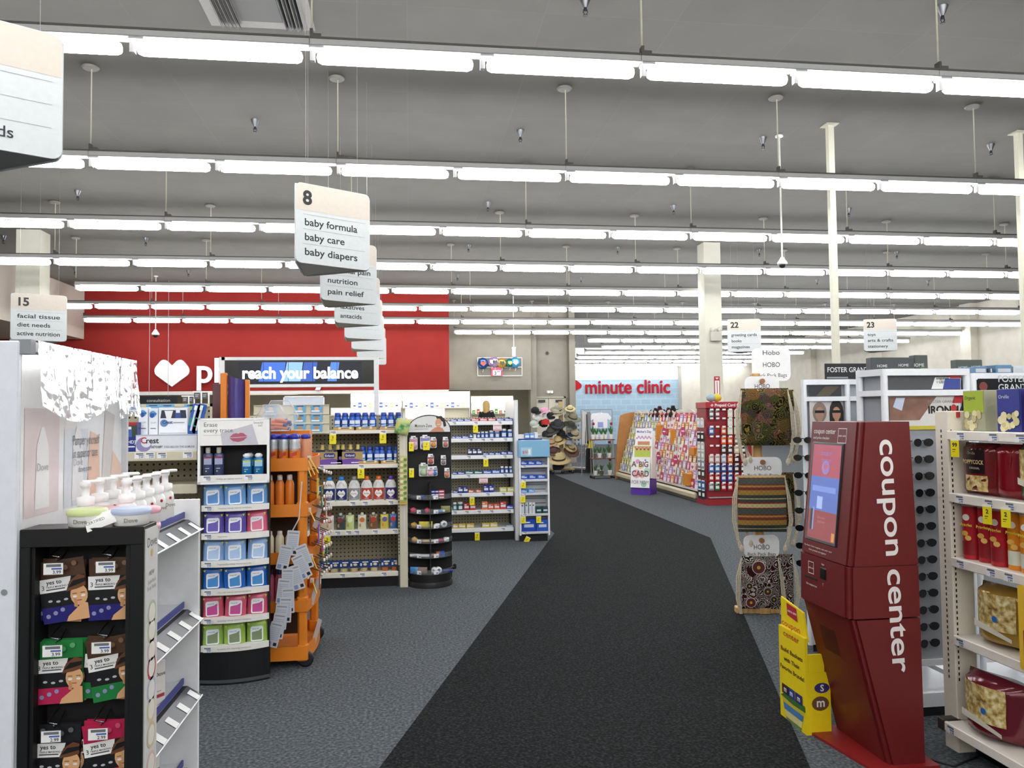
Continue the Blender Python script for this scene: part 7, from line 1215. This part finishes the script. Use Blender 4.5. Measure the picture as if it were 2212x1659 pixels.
# ---------------------------------------------------------------- hat rack, garments, plant stand
hx, hy = 4.1, 20.95; ht = thing('hat_rack', 'wooden pole rack crowded with hats beyond the medicine racks', 'hat rack', (hx, hy, 0)); wd = mat('#b39a62', .6)
b = MB(); b.rbox(-.32, .32, -.2, .2, .09, .13, wd, .006); b.build('base', ht); b = MB(); b.rbox(-.055, .055, -.05, .05, .13, 1.95, wd, .006); b.build('pole', ht)
for i, (x, y) in enumerate(((-.27, -.15), (.27, -.15), (-.27, .15), (.27, .15), (0, -.16))): b = MB(); b.push(Tm(x, y, .045, 0, pi/2)); b.lathe([(.03, -.015), (.045, -.01), (.045, .01), (.03, .015)], BLACK, 12); b.pop(); b.box(x-.015, x+.015, y-.02, y+.02, .05, .092, GREY); b.build('caster', ht)
def brim(c, s=1., c2=None):
    b = MB(); b.lathe([(.17*s, .0), (.175*s, .006), (.13*s, .012), (.095*s, .02), (.088*s, .07), (.07*s, .105), (.03*s, .118), (.003, .12)], mat(c, .85, bump=.3), 20, cap=False); b.lathe([(.097*s, .02), (.098*s, .022), (.094*s, .045), (.091*s, .046)], mat(c2 or '#3a3026', .8), 20, cap=False); return tag(b.build('brim_hat'), '', 'hat')
def capk(c, c2=None):
    t = thing('baseball_cap', '', 'cap'); b = MB(); b.lathe([(.09, 0), (.093, .03), (.08, .075), (.045, .1), (.004, .107)], mat(c, .85, bump=.2), 16, cap=False); b.build('crown', t); b = MB(); b.grid(lambda u, v: ((u-.5)*.17*(1-.25*v*v), -.075-.085*v*math.sin(pi*(.2+.6*u)), .012-.02*v), 6, 3, mat(c2 or c, .85)); b.build('visor', t); return t
HL = [('b', 515, 425, '#8d8a74', .95, 'khaki'), ('b', 490, 480, '#a39d86', .9, 'stone'), ('c', 180, 445, '#17181b', 1, 'black'), ('c', 205, 540, '#e3e3e1', 1, 'white'), ('c', 165, 640, '#b9c0b4', 1, 'grey white'), ('c', 320, 450, '#d99cb8', 1, 'pink'), ('c', 330, 525, '#dcdee0', .8, 'pale'), ('c', 410, 525, '#1c1d1f', 1, 'black visor'), ('b', 515, 640, '#33373c', 1.05, 'charcoal'), ('b', 735, 540, '#7d7a66', 1.1, 'olive'), ('b', 700, 415, '#c9bd8c', .7, 'cream'), ('b', 705, 650, '#37382c', .9, 'camouflage'), ('b', 530, 880, '#c9b27c', 1.1, 'straw'), ('b', 760, 780, '#b3a888', 1.0, 'beige'), ('c', 335, 625, '#b8302c', 1, 'red'), ('c', 290, 640, '#141416', 1, 'black inner'), ('b', 430, 740, '#4a4b42', 1.05, 'dark olive'), ('b', 530, 1150, '#bba97a', 1.55, 'wide straw'), ('b', 720, 1040, '#6b4a3a', 1., 'brown'), ('b', 710, 985, '#c0ab78', .8, 'small straw'), ('c', 520, 1275, '#111113', 1.2, 'black lower'), ('c', 640, 1260, '#b9b09c', 1.2, 'beige lower'), ('c', 680, 925, '#9a9ca0', 1, 'grey'), ('b', 425, 930, '#b8946c', .8, 'tan'), ('c', 565, 790, '#1f2023', 1.1, 'black middle'), ('c', 700, 830, '#1f2740', 1.1, 'navy'), ('b', 450, 1040, '#5d4038', .9, 'maroon brown'), ('c', 350, 800, '#20242c', 1.1, 'dark blue')]
for i, (kd, v, w_, c, s, nm) in enumerate(HL):
    Y = hy-.12-.12*((i*7) % 3)*.5; q = py(1130+v/6.91, 820+w_/6.91, Y); s2 = s*1.25
    o = brim(c, 1) if kd == 'b' else capk(c); o.location = (q.x, Y, q.z-.05*s2); o.scale = (s2,)*3; side = 1 if q.x > hx else -1
    o.rotation_euler = (R.uniform(.3, .7) if kd == 'b' else R.uniform(-.1, .3), side*R.uniform(.1, .45), -side*R.uniform(0, .5)); tag(o, '%s %s hanging on the wooden hat rack' % (nm, 'brimmed hat' if kd == 'b' else 'cap'), 'hat', 'hats on the pole rack')
gr = thing('grid_rack', 'wire grid rack of small carded goods behind the hats', 'display rack', (4.36, 21.6, 0), -.9); b = MB()
for k in range(12): b.rod((k*.1, 0, .12), (k*.1, 0, 1.6), .004, GREY, 5); b.rod((0, 0, .14+k*.13), (1.1, 0, .14+k*.13), .004, GREY, 5)
b.build('wire_panel', gr); b = MB(); b.rbox(-.05, 1.2, -.2, .0, .08, .14, mat('#8f8d88', .4), .01); b.rbox(-.05, 1.2, -.05, .0, .0, .08, GREY, .01); b.build('foot_rail', gr)
M_g = Matrix.Translation((4.36, 21.6, 0)) @ Euler((0, 0, -.9)).to_matrix().to_4x4(); KQ = [Kit(lambda c=c: (lambda b: (b.plate(rrect(-.035, .035, -.085, 0, .006), -.003, .003, mat(c, .4)), b.disc(0, -.05, .02, -.0036, mat('#8a7a6c'), 8), tag(b.build('carded_trinket'), '', 'carded item'))[-1])(MB())) for c in ('#cfc8bd', '#b3a595', '#a9b0b4')]
for r in range(8):
    for c_ in range(8): KQ[(r+c_) % 3].put(M_g @ Vector((.1+c_*.13, -.03, .55+r*.13)), '%s trinket card on the wire grid, row %s from the bottom, column %s' % (('cream', 'brown', 'grey')[(r+c_) % 3], ORD[r], ORD[c_]), -.9, 'trinket cards on the wire grid')
def garment(lab, c, p, y0, y1, Y, w_=.2, shirt=False):
    q = py(p, y0, Y); h = q.z-py(p, y1, Y).z; t = thing('hanging_garment' if not shirt else 'white_t_shirt', lab, 'clothing', (q.x, Y, q.z-h)); b = MB(); m_ = mat(c, .9, bump=.2)
    if shirt:
        P = [(-w_, 0), (w_, 0), (w_*1.0, h*.62), (w_*1.35, h*.5), (w_*1.6, h*.68), (w_*1.1, h*.98), (w_*.35, h), (0, h*.93), (-w_*.35, h), (-w_*1.1, h*.98), (-w_*1.6, h*.68), (-w_*1.35, h*.5), (-w_, h*.62)]; b.plate(P[:3]+[P[6], P[7], P[8], P[12]], -.035, .035, m_); b.plate([P[2], P[3], P[4], P[5], P[6]], -.03, .03, m_); b.plate([P[12], P[8], P[9], P[10], P[11]], -.03, .03, m_); b.rect(-w_*.4, w_*.4, h*.05, h*.4, -.036, mat('#8f9bd0', .8))
    else: b.grid(lambda u, v: (w_*(u-.5)*(1-.25*v), -.05-.02*math.sin(u*12), h*v), 10, 4, m_); b.grid(lambda u, v: (w_*(.5-u)*(1-.25*v), .05, h*v), 4, 4, m_); b.grid(lambda u, v: (w_*.5*(1-.25*v), -.05+.1*u, h*v), 2, 4, m_); b.grid(lambda u, v: (-w_*.5*(1-.25*v), .05-.1*u, h*v), 2, 4, m_)
    b.build('fabric', t); b = MB(); b.tube([(-w_*.5, 0, h*.97), (0, 0, h*1.0), (w_*.5, 0, h*.97)], .008, WHITE, 6); zr = py(1280, 885, 20.2).z-(q.z-h); b.tube([(0, 0, h), (0, 0, zr+.012)], .005, CHROME, 6); b.build('hanger', t)
gar = thing('garment_rail', 'chrome rail of hanging clothes behind the plant stand', 'clothes rail'); za, xa_, xb_ = py(1280, 885, 20.2).z, py(1255, 885, 20.2).x, py(1322, 885, 20.2).x; b = MB(); b.rod((xa_, 20.2, za), (xb_, 20.2, za), .012, GREY, 8); b.build('rail', gar)
for x in (xa_, xb_): b = MB(); b.rod((x, 20.2, 0), (x, 20.2, za), .012, GREY, 8); b.build('leg', gar)
garment('pale grey garment hanging left on the chrome rail', '#c9c9c4', 1262, 890, 960, 20.2, .16); garment('black and red garment hanging on the chrome rail', '#241f22', 1266, 895, 958, 20.2, .1); garment('mid grey garment hanging beside the white shirt', '#8f8f90', 1271, 890, 952, 20.2, .12); garment('long black garment hanging behind the plant stand', '#0f0f11', 1272, 968, 1020, 20.2, .18); garment('yellow garment above the long black one', '#d9c94a', 1275, 948, 968, 20.2, .12); garment('white t shirt with lilac print on a hanger above the plants', '#e4e4e6', 1296, 892, 925, 20.2, .19, True)
p0, p1 = py(1277, 1030, 19.).x, py(1326, 1030, 19.).x; pw_ = p1-p0; ps = thing('plant_stand', 'brown wheeled plant stand with three shelves of potted flowers', 'plant stand', (p0, 19., 0)); wdk = mat('#6a4030', .6); zps = [py(1300, 1028, 19.).z+.02, py(1300, 989, 19.).z, py(1300, 948.5, 19.).z]
for i, z in enumerate(zps): b = MB(); b.rbox(0, pw_, -.15, .15, z-.025, z, wdk if i else mat('#4a4632', .6), .004); b.build('shelf', ps)
for x in (.03, pw_-.03):
    for y in (-.12, .12): b = MB(); b.rod((x, y, .08), (x, y, zps[2]), .011, mat('#9a9690', .4), 6); b.build('post', ps); b = MB(); b.push(Tm(x, y, .04, 0, pi/2)); b.cyl(.04, -.012, .012, BLACK, 12); b.pop(); b.box(x-.012, x+.012, y-.014, y+.014, .04, .095, GREY); b.build('caster', ps)
def pot(c, flower, h):
    t = thing('potted_plant', '', 'potted plant'); b = MB(); b.lathe([(.04, 0), (.055, .1), (.055, .115)], mat(c, .5), 12); b.build('pot', t); b = MB(); rr = random.Random(h); g = mat('#3f6a34', .7)
    for k in range(16): a = rr.uniform(0, 6.28); l = rr.uniform(.5, 1)*h; s = rr.uniform(.02, .09); b.add([(0, 0, .1), (s*.4*math.cos(a)-.014, s*.4*math.sin(a), .1+l*.5), (s*math.cos(a), s*math.sin(a), .1+l), (s*.4*math.cos(a)+.014, s*.4*math.sin(a)+.01, .1+l*.55)], [(0, 1, 2, 3)], g)
    b.build('foliage', t)
    if flower: b = MB(); b.lathe([(.004, .1+h*.95), (.03, .1+h), (.035, .14+h), (.01, .16+h)], mat(flower, .6), 10, .01, 0); b.rod((0, 0, .1), (.01, 0, .1+h), .004, g, 5); b.build('flower', t)
    return t
KPT = {k: Kit(lambda a=a: pot(*a)) for k, a in {'red rose': ('#e3e2dc', '#8f2028', .26), 'leafy green': ('#e3e2dc', None, .2), 'dark potted': ('#5a5a48', None, .18)}.items()}
for z, items, sn_ in ((zps[2], [(.05, 'red rose'), (.14, 'leafy green'), (.24, 'leafy green'), (.34, 'leafy green'), (.46, 'red rose')], 'top'), (zps[1], [(.08, 'dark potted'), (.2, 'leafy green'), (.3, 'dark potted'), (.42, 'red rose')], 'middle'), (zps[0], [(.09, 'leafy green'), (.24, 'dark potted'), (.42, 'red rose')], 'bottom')):
    for i, (x, k) in enumerate(items): KPT[k].put((p0+x*pw_/.52, 18.95+.05*(i % 2), z), '%s plant on the %s shelf of the plant stand, %s from left' % (k, sn_, ORD[i]), 0, 'plants on the wheeled stand')
# ---------------------------------------------------------------- balloons, wall fittings
YB_ = YD-.28; a = P2(1032, 1127, 773, 812, YB_); nf = thing('balloon_net', 'white framed net of foil balloons on the beige bulkhead', 'balloon net', (a[0], YB_, a[2])); w_, h = a[1]-a[0], a[3]-a[2]; b = MB()
for p, q in (((0, 0), (w_, 0)), ((w_, 0), (w_, h)), ((w_, h), (0, h)), ((0, h), (0, 0)), ((0, h*.48), (w_, h*.48))): b.rod((p[0], -.02, p[1]), (q[0], -.02, q[1]), .012, WHITE, 6)
b.build('frame', nf)
for i, (p, y, r, c, c2, nm) in enumerate(((1043, 785, .17, '#23508c', '#c43a2c', 'blue, yellow and red'), (1062, 782, .13, '#a58ab8', '#e3d6e8', 'lilac'), (1069, 782, .15, '#b99ac4', '#3a3a40', 'violet silver'), (1084, 784, .15, '#c9a23c', '#2a2a30', 'gold and black'), (1101, 784, .13, '#1f7a7c', '#d9b84a', 'teal'), (1113, 783, .16, '#4aa3d6', '#e0eef6', 'light blue'))):
    q = py(p, y, YB_-.12); t = thing('foil_balloon', '%s foil balloon in the net on the beige bulkhead' % nm, 'balloon', (q.x, YB_-.12, q.z), 0, 'foil balloons'); b = MB(); b.push(Tm(0, 0, 0, 0, pi/2)); b.lathe([(.01, -.07), (r*.6, -.055), (r*.9, -.025), (r, 0), (r*.9, .025), (r*.6, .055), (.01, .07)], mat(c, .15, .4), 18, sy=1.1); b.pop(); b.face([(-r*.5, -r*.1), (r*.1, -r*.55), (r*.6, -r*.1), (r*.35, r*.5), (-.0, r*.2), (-r*.35, r*.45)], -.0725, mat(c2, .3)); b.build('balloon_skin', t); b = MB(); b.tube([(0, 0, -r*1.05), (.02, 0, -r*1.3), (-.01, 0, -r*1.7)], .006, PAPER, 5); b.build('tail', t)
q = py(1073, 803, YB_-.1); b = MB(); b.plate([(-.19, -.13), (.19, -.13), (.16, .13), (-.16, .13)], -.01, .01, mat('#d9486c', .5)); b.rect(-.13, .13, -.12, .05, -.012, PAPER); b.text('3', .16, -.05, -.1, -.013, BLACK, 'C', .02); b.text('99', .08, .05, -.03, -.013, BLACK, 'C', .02); o = b.build('price_sign'); o.location = (q.x, YB_-.1, q.z); tag(o, 'pink and white price sign 3.99 below the foil balloons', 'sign')
q = py(1182, 763, YD+.19); b = MB(); b.push(Tm(0, 0, 0, 0, pi/2)); b.lathe([(.02, 0), (.02, .02), (.055, .03), (.065, .02), (.065, 0)], mat('#55554f'), 16); o = b.build('wall_speaker'); o.location = (q.x, YD+.199, q.z); tag(o, 'small dark round speaker on the wall above the double doors', 'speaker')
q = py(1188, 847, YD+.19); t = thing('emergency_light', 'small twin emergency light above the double doors', 'emergency light', (q.x, YD+.199, q.z)); b = MB(); b.rbox(-.12, .1, -.06, 0, -.05, .05, mat('#d9d4c4'), .01); b.build('box_body', t)
for x in (-.06, .05): b = MB(); b.push(Tm(x, -.06, 0, 0, pi/2)); b.cyl(.04, 0, .04, WHITE, 12); b.pop(); b.build('lamp', t)
YL2 = 15.49; q = py(1549, 836, YL2); b = MB(); h = py(1549, 812, YL2).z-py(1549, 858, YL2).z; b.box(-.06, .06, -.004, 0, -h/2, h/2, RED); b.rect(-.045, .045, -h*.34, h*.3, -.0045, PAPER); b.face([(-.04, h*.44), (0, h*.36), (.04, h*.44)], -.0045, PAPER); b.face([(-.04, -h*.4), (0, -h*.46), (.04, -h*.4)], -.0045, PAPER); b.rect(-.008, .008, -h*.3, h*.26, -.005, RED); o = b.build('extinguisher_sign'); o.location = (q.x, YL2, q.z); tag(o, 'narrow red and white arrow sign on the middle column', 'sign')
q = py(1546, 727, YL2); t = thing('emergency_light', 'beige emergency light box high on the middle column', 'emergency light', (q.x, YL2, q.z)); b = MB(); b.rbox(-.13, .1, -.09, 0, -.1, .1, mat('#c9c6b8'), .01); b.build('box_body', t)
for x in (-.08, .07): b = MB(); b.lathe([(.03, .1), (.05, .13), (.045, .18), (.01, .19)], mat('#d5d2c6'), 12, x, -.05); b.build('lamp', t)
# ---------------------------------------------------------------- pharmacy counter zone under the bulkhead
warm = mat('#efe9d0', .7); STRIP = glow('#fffdf2', 7.)
sbox('trim_4', XL, xd0-.1, 21.8, YD+4.8, 0, .3, mat('#9a978e', .8))
cn = thing('pharmacy_counter', 'long white pharmacy counter with raised panels behind the medicine shelves', 'counter', (-9, 21.4, 0)); x_r = py(880, 890, 21.4).x+9; zc1 = py(800, 880, 21.4).z; b = MB(); b.box(0, x_r+4, 0, .35, 0, 1.05, WHITE); b.build('counter_body', cn)
xa_ = py(712, 890, 21.4).x+9; b = MB(); b.box(xa_, py(866, 890, 21.4).x+9, .3, .36, 1.05, zc1, WHITE); b.box(py(875, 890, 21.4).x+9, py(962, 890, 21.4).x+9, .3, .36, 1.05, zc1-.02, WHITE); b.build('privacy_panel', cn)
def lit_shelf(lab, p0, p1, Y, y_lo, y_hi, shelf_y, cols):
    x0, x1 = py(p0, 860, Y).x, py(p1, 860, Y).x; t = thing('lit_shelf', lab, 'shelving', (x0, Y, .3)); W = x1-x0; zz = lambda y: py((p0+p1)/2, y, Y).z-.3; b = MB(); b.box(0, W, .38, .4, 0, zz(y_lo)+.05, warm); b.box(-.02, 0, 0, .4, 0, zz(y_lo)+.05, WHITE); b.box(W, W+.02, 0, .4, 0, zz(y_lo)+.05, WHITE); b.build('carcass', t)
    b = MB(); b.box(0, W, .0, .1, zz(y_hi), zz(y_lo), STRIP); b.build('light_canopy', t)
    for k in range(4): b = MB(); z = zz(shelf_y)-.38*k; b.box(0, W, .02, .38, z-.03, z, WHITE); b.build('shelf', t)
    n = int(W/.16); z = zz(shelf_y)
    for i in range(n):
        c, nm = cols[i % len(cols)]; h = (.12, .16, .1, .14)[i % 4]; b = MB(); b.rbox(-.05, .05, 0, .1, 0, h, mat(c, .45), .004); b.rect(-.035, .035, h*.3, h*.6, -.001, PAPER if c != '#e6e6e2' else NAVY); o = b.build('medicine_box'); o.location = (x0+.1+i*.16, Y+.12, z+.3); tag(o, '%s box on the %s, %s from left' % (nm, lab.split(',')[0].replace('brightly lit ', ''), ORD[i]), 'box', 'boxes on the '+lab.split(',')[0])
C1 = [('#e6e6e2', 'white'), ('#3f5fa8', 'blue'), ('#e6e6e2', 'white'), ('#d9c98a', 'straw')]; C2 = [('#5fae4a', 'green'), ('#c94a4a', 'red'), ('#e6e6e2', 'white'), ('#d9568c', 'pink'), ('#7a52a8', 'purple')]
lit_shelf('brightly lit inner pharmacy shelf, above the formula shelf', 758, 868, 24.2, 847.5, 866, 880, C1); lit_shelf('brightly lit middle pharmacy shelf, above the black spinner', 870, 1014, 24.2, 848.5, 866, 880, C1); lit_shelf('brightly lit outer pharmacy shelf, under the beige bulkhead', 1018, 1108, 27.5, 858, 870, 893, C2)
t = thing('ceiling_strip_light', 'long white strip light below the red bulkhead behind orange cart', 'light fixture'); q0, q1 = py(530, 850, 23.4), py(645, 850, 23.4); t.location = q0; b = MB(); b.box(0, q1.x-q0.x, -.06, .06, .03, .1, WHITE); b.build('housing', t); b = MB(); b.push(Tm(0, 0, 0, 0, 0, pi/2)); b.cyl(.04, .02, q1.x-q0.x-.02, STRIP, 10); b.pop(); b.build('tube', t); b = MB(); b.rod((.3, 0, .1), (.3, 0, 3.-q0.z), .008, WHITE, 6); b.rod((q1.x-q0.x-.3, 0, .1), (q1.x-q0.x-.3, 0, 3.-q0.z), .008, WHITE, 6); b.build('rod', t)
for i, x in enumerate((-6., -3., 0., 3.)): t = thing('ceiling_strip_light', 'added unseen strip light inside the pharmacy back room, %s from left' % ORD[i], 'light fixture', (x, 26.6, 2.9)); b = MB(); b.box(0, 1.2, -.06, .06, .03, .1, WHITE); b.build('housing', t); b = MB(); b.push(Tm(0, 0, 0, 0, 0, pi/2)); b.cyl(.04, .02, 1.18, STRIP, 10); b.pop(); b.build('tube', t)  # unseen strips added to brighten the pharmacy interior
a = P2(301, 383, 856, 874, 21.); t = thing('hanging_sign', 'black hanging consultation sign under the red bulkhead', 'sign', (a[0], 21., a[2])); w_, h = a[1]-a[0], a[3]-a[2]; b = MB(); b.box(0, w_, 0, .03, 0, h, mat('#1e2225', .4)); b.text('consultation', h*.52, w_*.5, h*.32, -.001, mat('#c9cccc'), 'C', .005, width=w_*.62); b.build('board', t); b = MB()
for x in (w_*.25, w_*.75): b.rod((x, .015, h), (x, .015, CEIL-a[2]-.002), .006, LGREY, 5)
b.build('wire', t)
for i, (p0, p1, y0, y1, Y, nm) in enumerate(((264, 281, 828, 852, 12., 'nearest the white display'), (394, 405, 857, 870, 16., 'first of the far pair'), (406, 417, 857, 870, 16.2, 'second of the far pair'), (419, 432, 848, 862, 14., 'beside the purple topper, inner'), (436, 448, 848, 862, 14.2, 'beside the purple topper, outer'))):
    a = P2(p0, p1, y0, y1, Y); t = thing('category_sign', 'small grey category sign on a white stalk, %s' % nm, 'sign', (a[0], Y, a[2]), 0, 'grey category signs'); w_, h = a[1]-a[0], a[3]-a[2]; b = MB(); b.rbox(0, w_, 0, .02, 0, h, mat('#5d5f62', .5), .004); b.rect(w_*.2, w_*.8, h*.6, h*.72, -.001, LGREY); b.rect(w_*.2, w_*.7, h*.35, h*.47, -.001, LGREY); b.build('board', t); b = MB(); b.box(-.02, w_+.06, .0, .025, h, h+.025, WHITE); b.box(w_+.01, w_+.03, .0, .025, .001-a[2], h, WHITE); b.build('stalk', t)
# gondola rows between the baby aisle and the counter
for k, (Y, xa_, xb_, nm) in enumerate(((12.2, -4.6, -.2, 'third'), (14.7, -5.4, 1.2, 'fourth'), (17.2, -6.2, 1.0, 'fifth'))):
    t = thing('gondola_shelf', 'tan shelf row seen over the baby aisle, %s row back' % nm, 'shelving', (xa_, Y, 0)); b = MB(); b.box(0, xb_-xa_, .4, .44, 0, 1.52, TAN); b.box(0, xb_-xa_, .0, .84, 0, .14, BLACK); b.build('back_panel', t)
    for z in (.16, .5, .84, 1.18): b = MB(); b.rbox(0, xb_-xa_, .02, .82, z-.03, z, TAN, .004); b.build('shelf', t)
# pharmacist seen over the shelves
def person(P):
    t = thing('person', 'person in black with long blond hair standing behind the medicine shelves', 'person', P, pi-.4)
    me = bpy.data.meshes.new('body'); bm = bmesh.new(); V = {}
    J = {'pel': (0, 0, .92, .13), 'wst': (0, -.01, 1.08, .115), 'che': (0, .0, 1.28, .14), 'nck': (0, .01, 1.45, .05), 'hd0': (0, -.005, 1.53, .06), 'hd1': (0, -.01, 1.62, .085), 'hd2': (0, .0, 1.69, .07), 'sl': (.165, .0, 1.38, .06), 'el': (.23, -.03, 1.1, .045), 'wl': (.2, -.2, .98, .03), 'hl': (.18, -.28, .97, .032), 'sr': (-.165, .0, 1.38, .06), 'er': (-.23, -.03, 1.1, .045), 'wr': (-.2, -.2, .98, .03), 'hr': (-.18, -.28, .97, .032), 'hil': (.09, 0, .88, .1), 'knl': (.1, -.01, .5, .065), 'anl': (.1, .02, .1, .042), 'tol': (.11, -.13, .035, .035), 'hir': (-.09, 0, .88, .1), 'knr': (-.1, -.01, .5, .065), 'anr': (-.1, .02, .1, .042), 'tor': (-.11, -.13, .035, .035)}
    for k, j in J.items(): V[k] = bm.verts.new(j[:3])
    for a, c in ('pel wst', 'wst che', 'che nck', 'nck hd0', 'hd0 hd1', 'hd1 hd2', 'che sl', 'sl el', 'el wl', 'wl hl', 'che sr', 'sr er', 'er wr', 'wr hr', 'pel hil', 'hil knl', 'knl anl', 'anl tol', 'pel hir', 'hir knr', 'knr anr', 'anr tor') if False else [s.split() for s in ('pel wst', 'wst che', 'che nck', 'nck hd0', 'hd0 hd1', 'hd1 hd2', 'che sl', 'sl el', 'el wl', 'wl hl', 'che sr', 'sr er', 'er wr', 'wr hr', 'pel hil', 'hil knl', 'knl anl', 'anl tol', 'pel hir', 'hir knr', 'knr anr', 'anr tor')]: bm.edges.new((V[a], V[c]))
    bm.to_mesh(me); bm.free(); o = bpy.data.objects.new('body', me); COL.objects.link(o); o.parent = t; me.materials.append(mat('#c99a80', .6)); md = o.modifiers.new('skin', 'SKIN'); 
    for i, (k, j) in enumerate(J.items()): me.skin_vertices[0].data[i].radius = (j[3], j[3]*.85); me.skin_vertices[0].data[i].use_root = (k == 'pel')
    o.modifiers.new('sub', 'SUBSURF').levels = 1
    b = MB(); bl = mat('#141417', .85); b.lathe([(.16, .88), (.155, 1.0), (.145, 1.1), (.175, 1.3), (.165, 1.38), (.1, 1.44), (.06, 1.46)], bl, 16, sy=.75)
    for s in (-1, 1): b.tube([(s*.15, 0, 1.39), (s*.2, -.01, 1.25), (s*.235, -.03, 1.1), (s*.21, -.17, 1.0)], [.075, .065, .058, .048], bl, 10)
    b.build('shirt', t); b = MB()
    for s in (-1, 1): b.tube([(s*.085, 0, .95), (s*.1, -.01, .5), (s*.1, .02, .09)], [.115, .08, .06], bl, 10)
    b.build('trousers', t); b = MB(); hm = mat('#b8975a', .6, var=.2, scale=60); b.lathe([(.03, 1.2), (.075, 1.24), (.1, 1.4), (.105, 1.55), (.108, 1.64), (.085, 1.71), (.04, 1.74), (.004, 1.745)], hm, 14, 0, .03); b.build('hair', t)
    b = MB(); fm = mat('#3a2a24')
    for s in (-1, 1): b.lathe([(.002, 1.615), (.009, 1.62), (.002, 1.626)], fm, 8, s*.032, -.088)
    b.lathe([(.004, 1.57), (.013, 1.58), (.006, 1.6)], mat('#c49078', .6), 8, 0, -.095); b.box(-.022, .022, -.088, -.083, 1.545, 1.552, mat('#a05a54')); b.build('face', t)
q = py(1051, 880, 23.4); person((q.x, 23.4, .3))
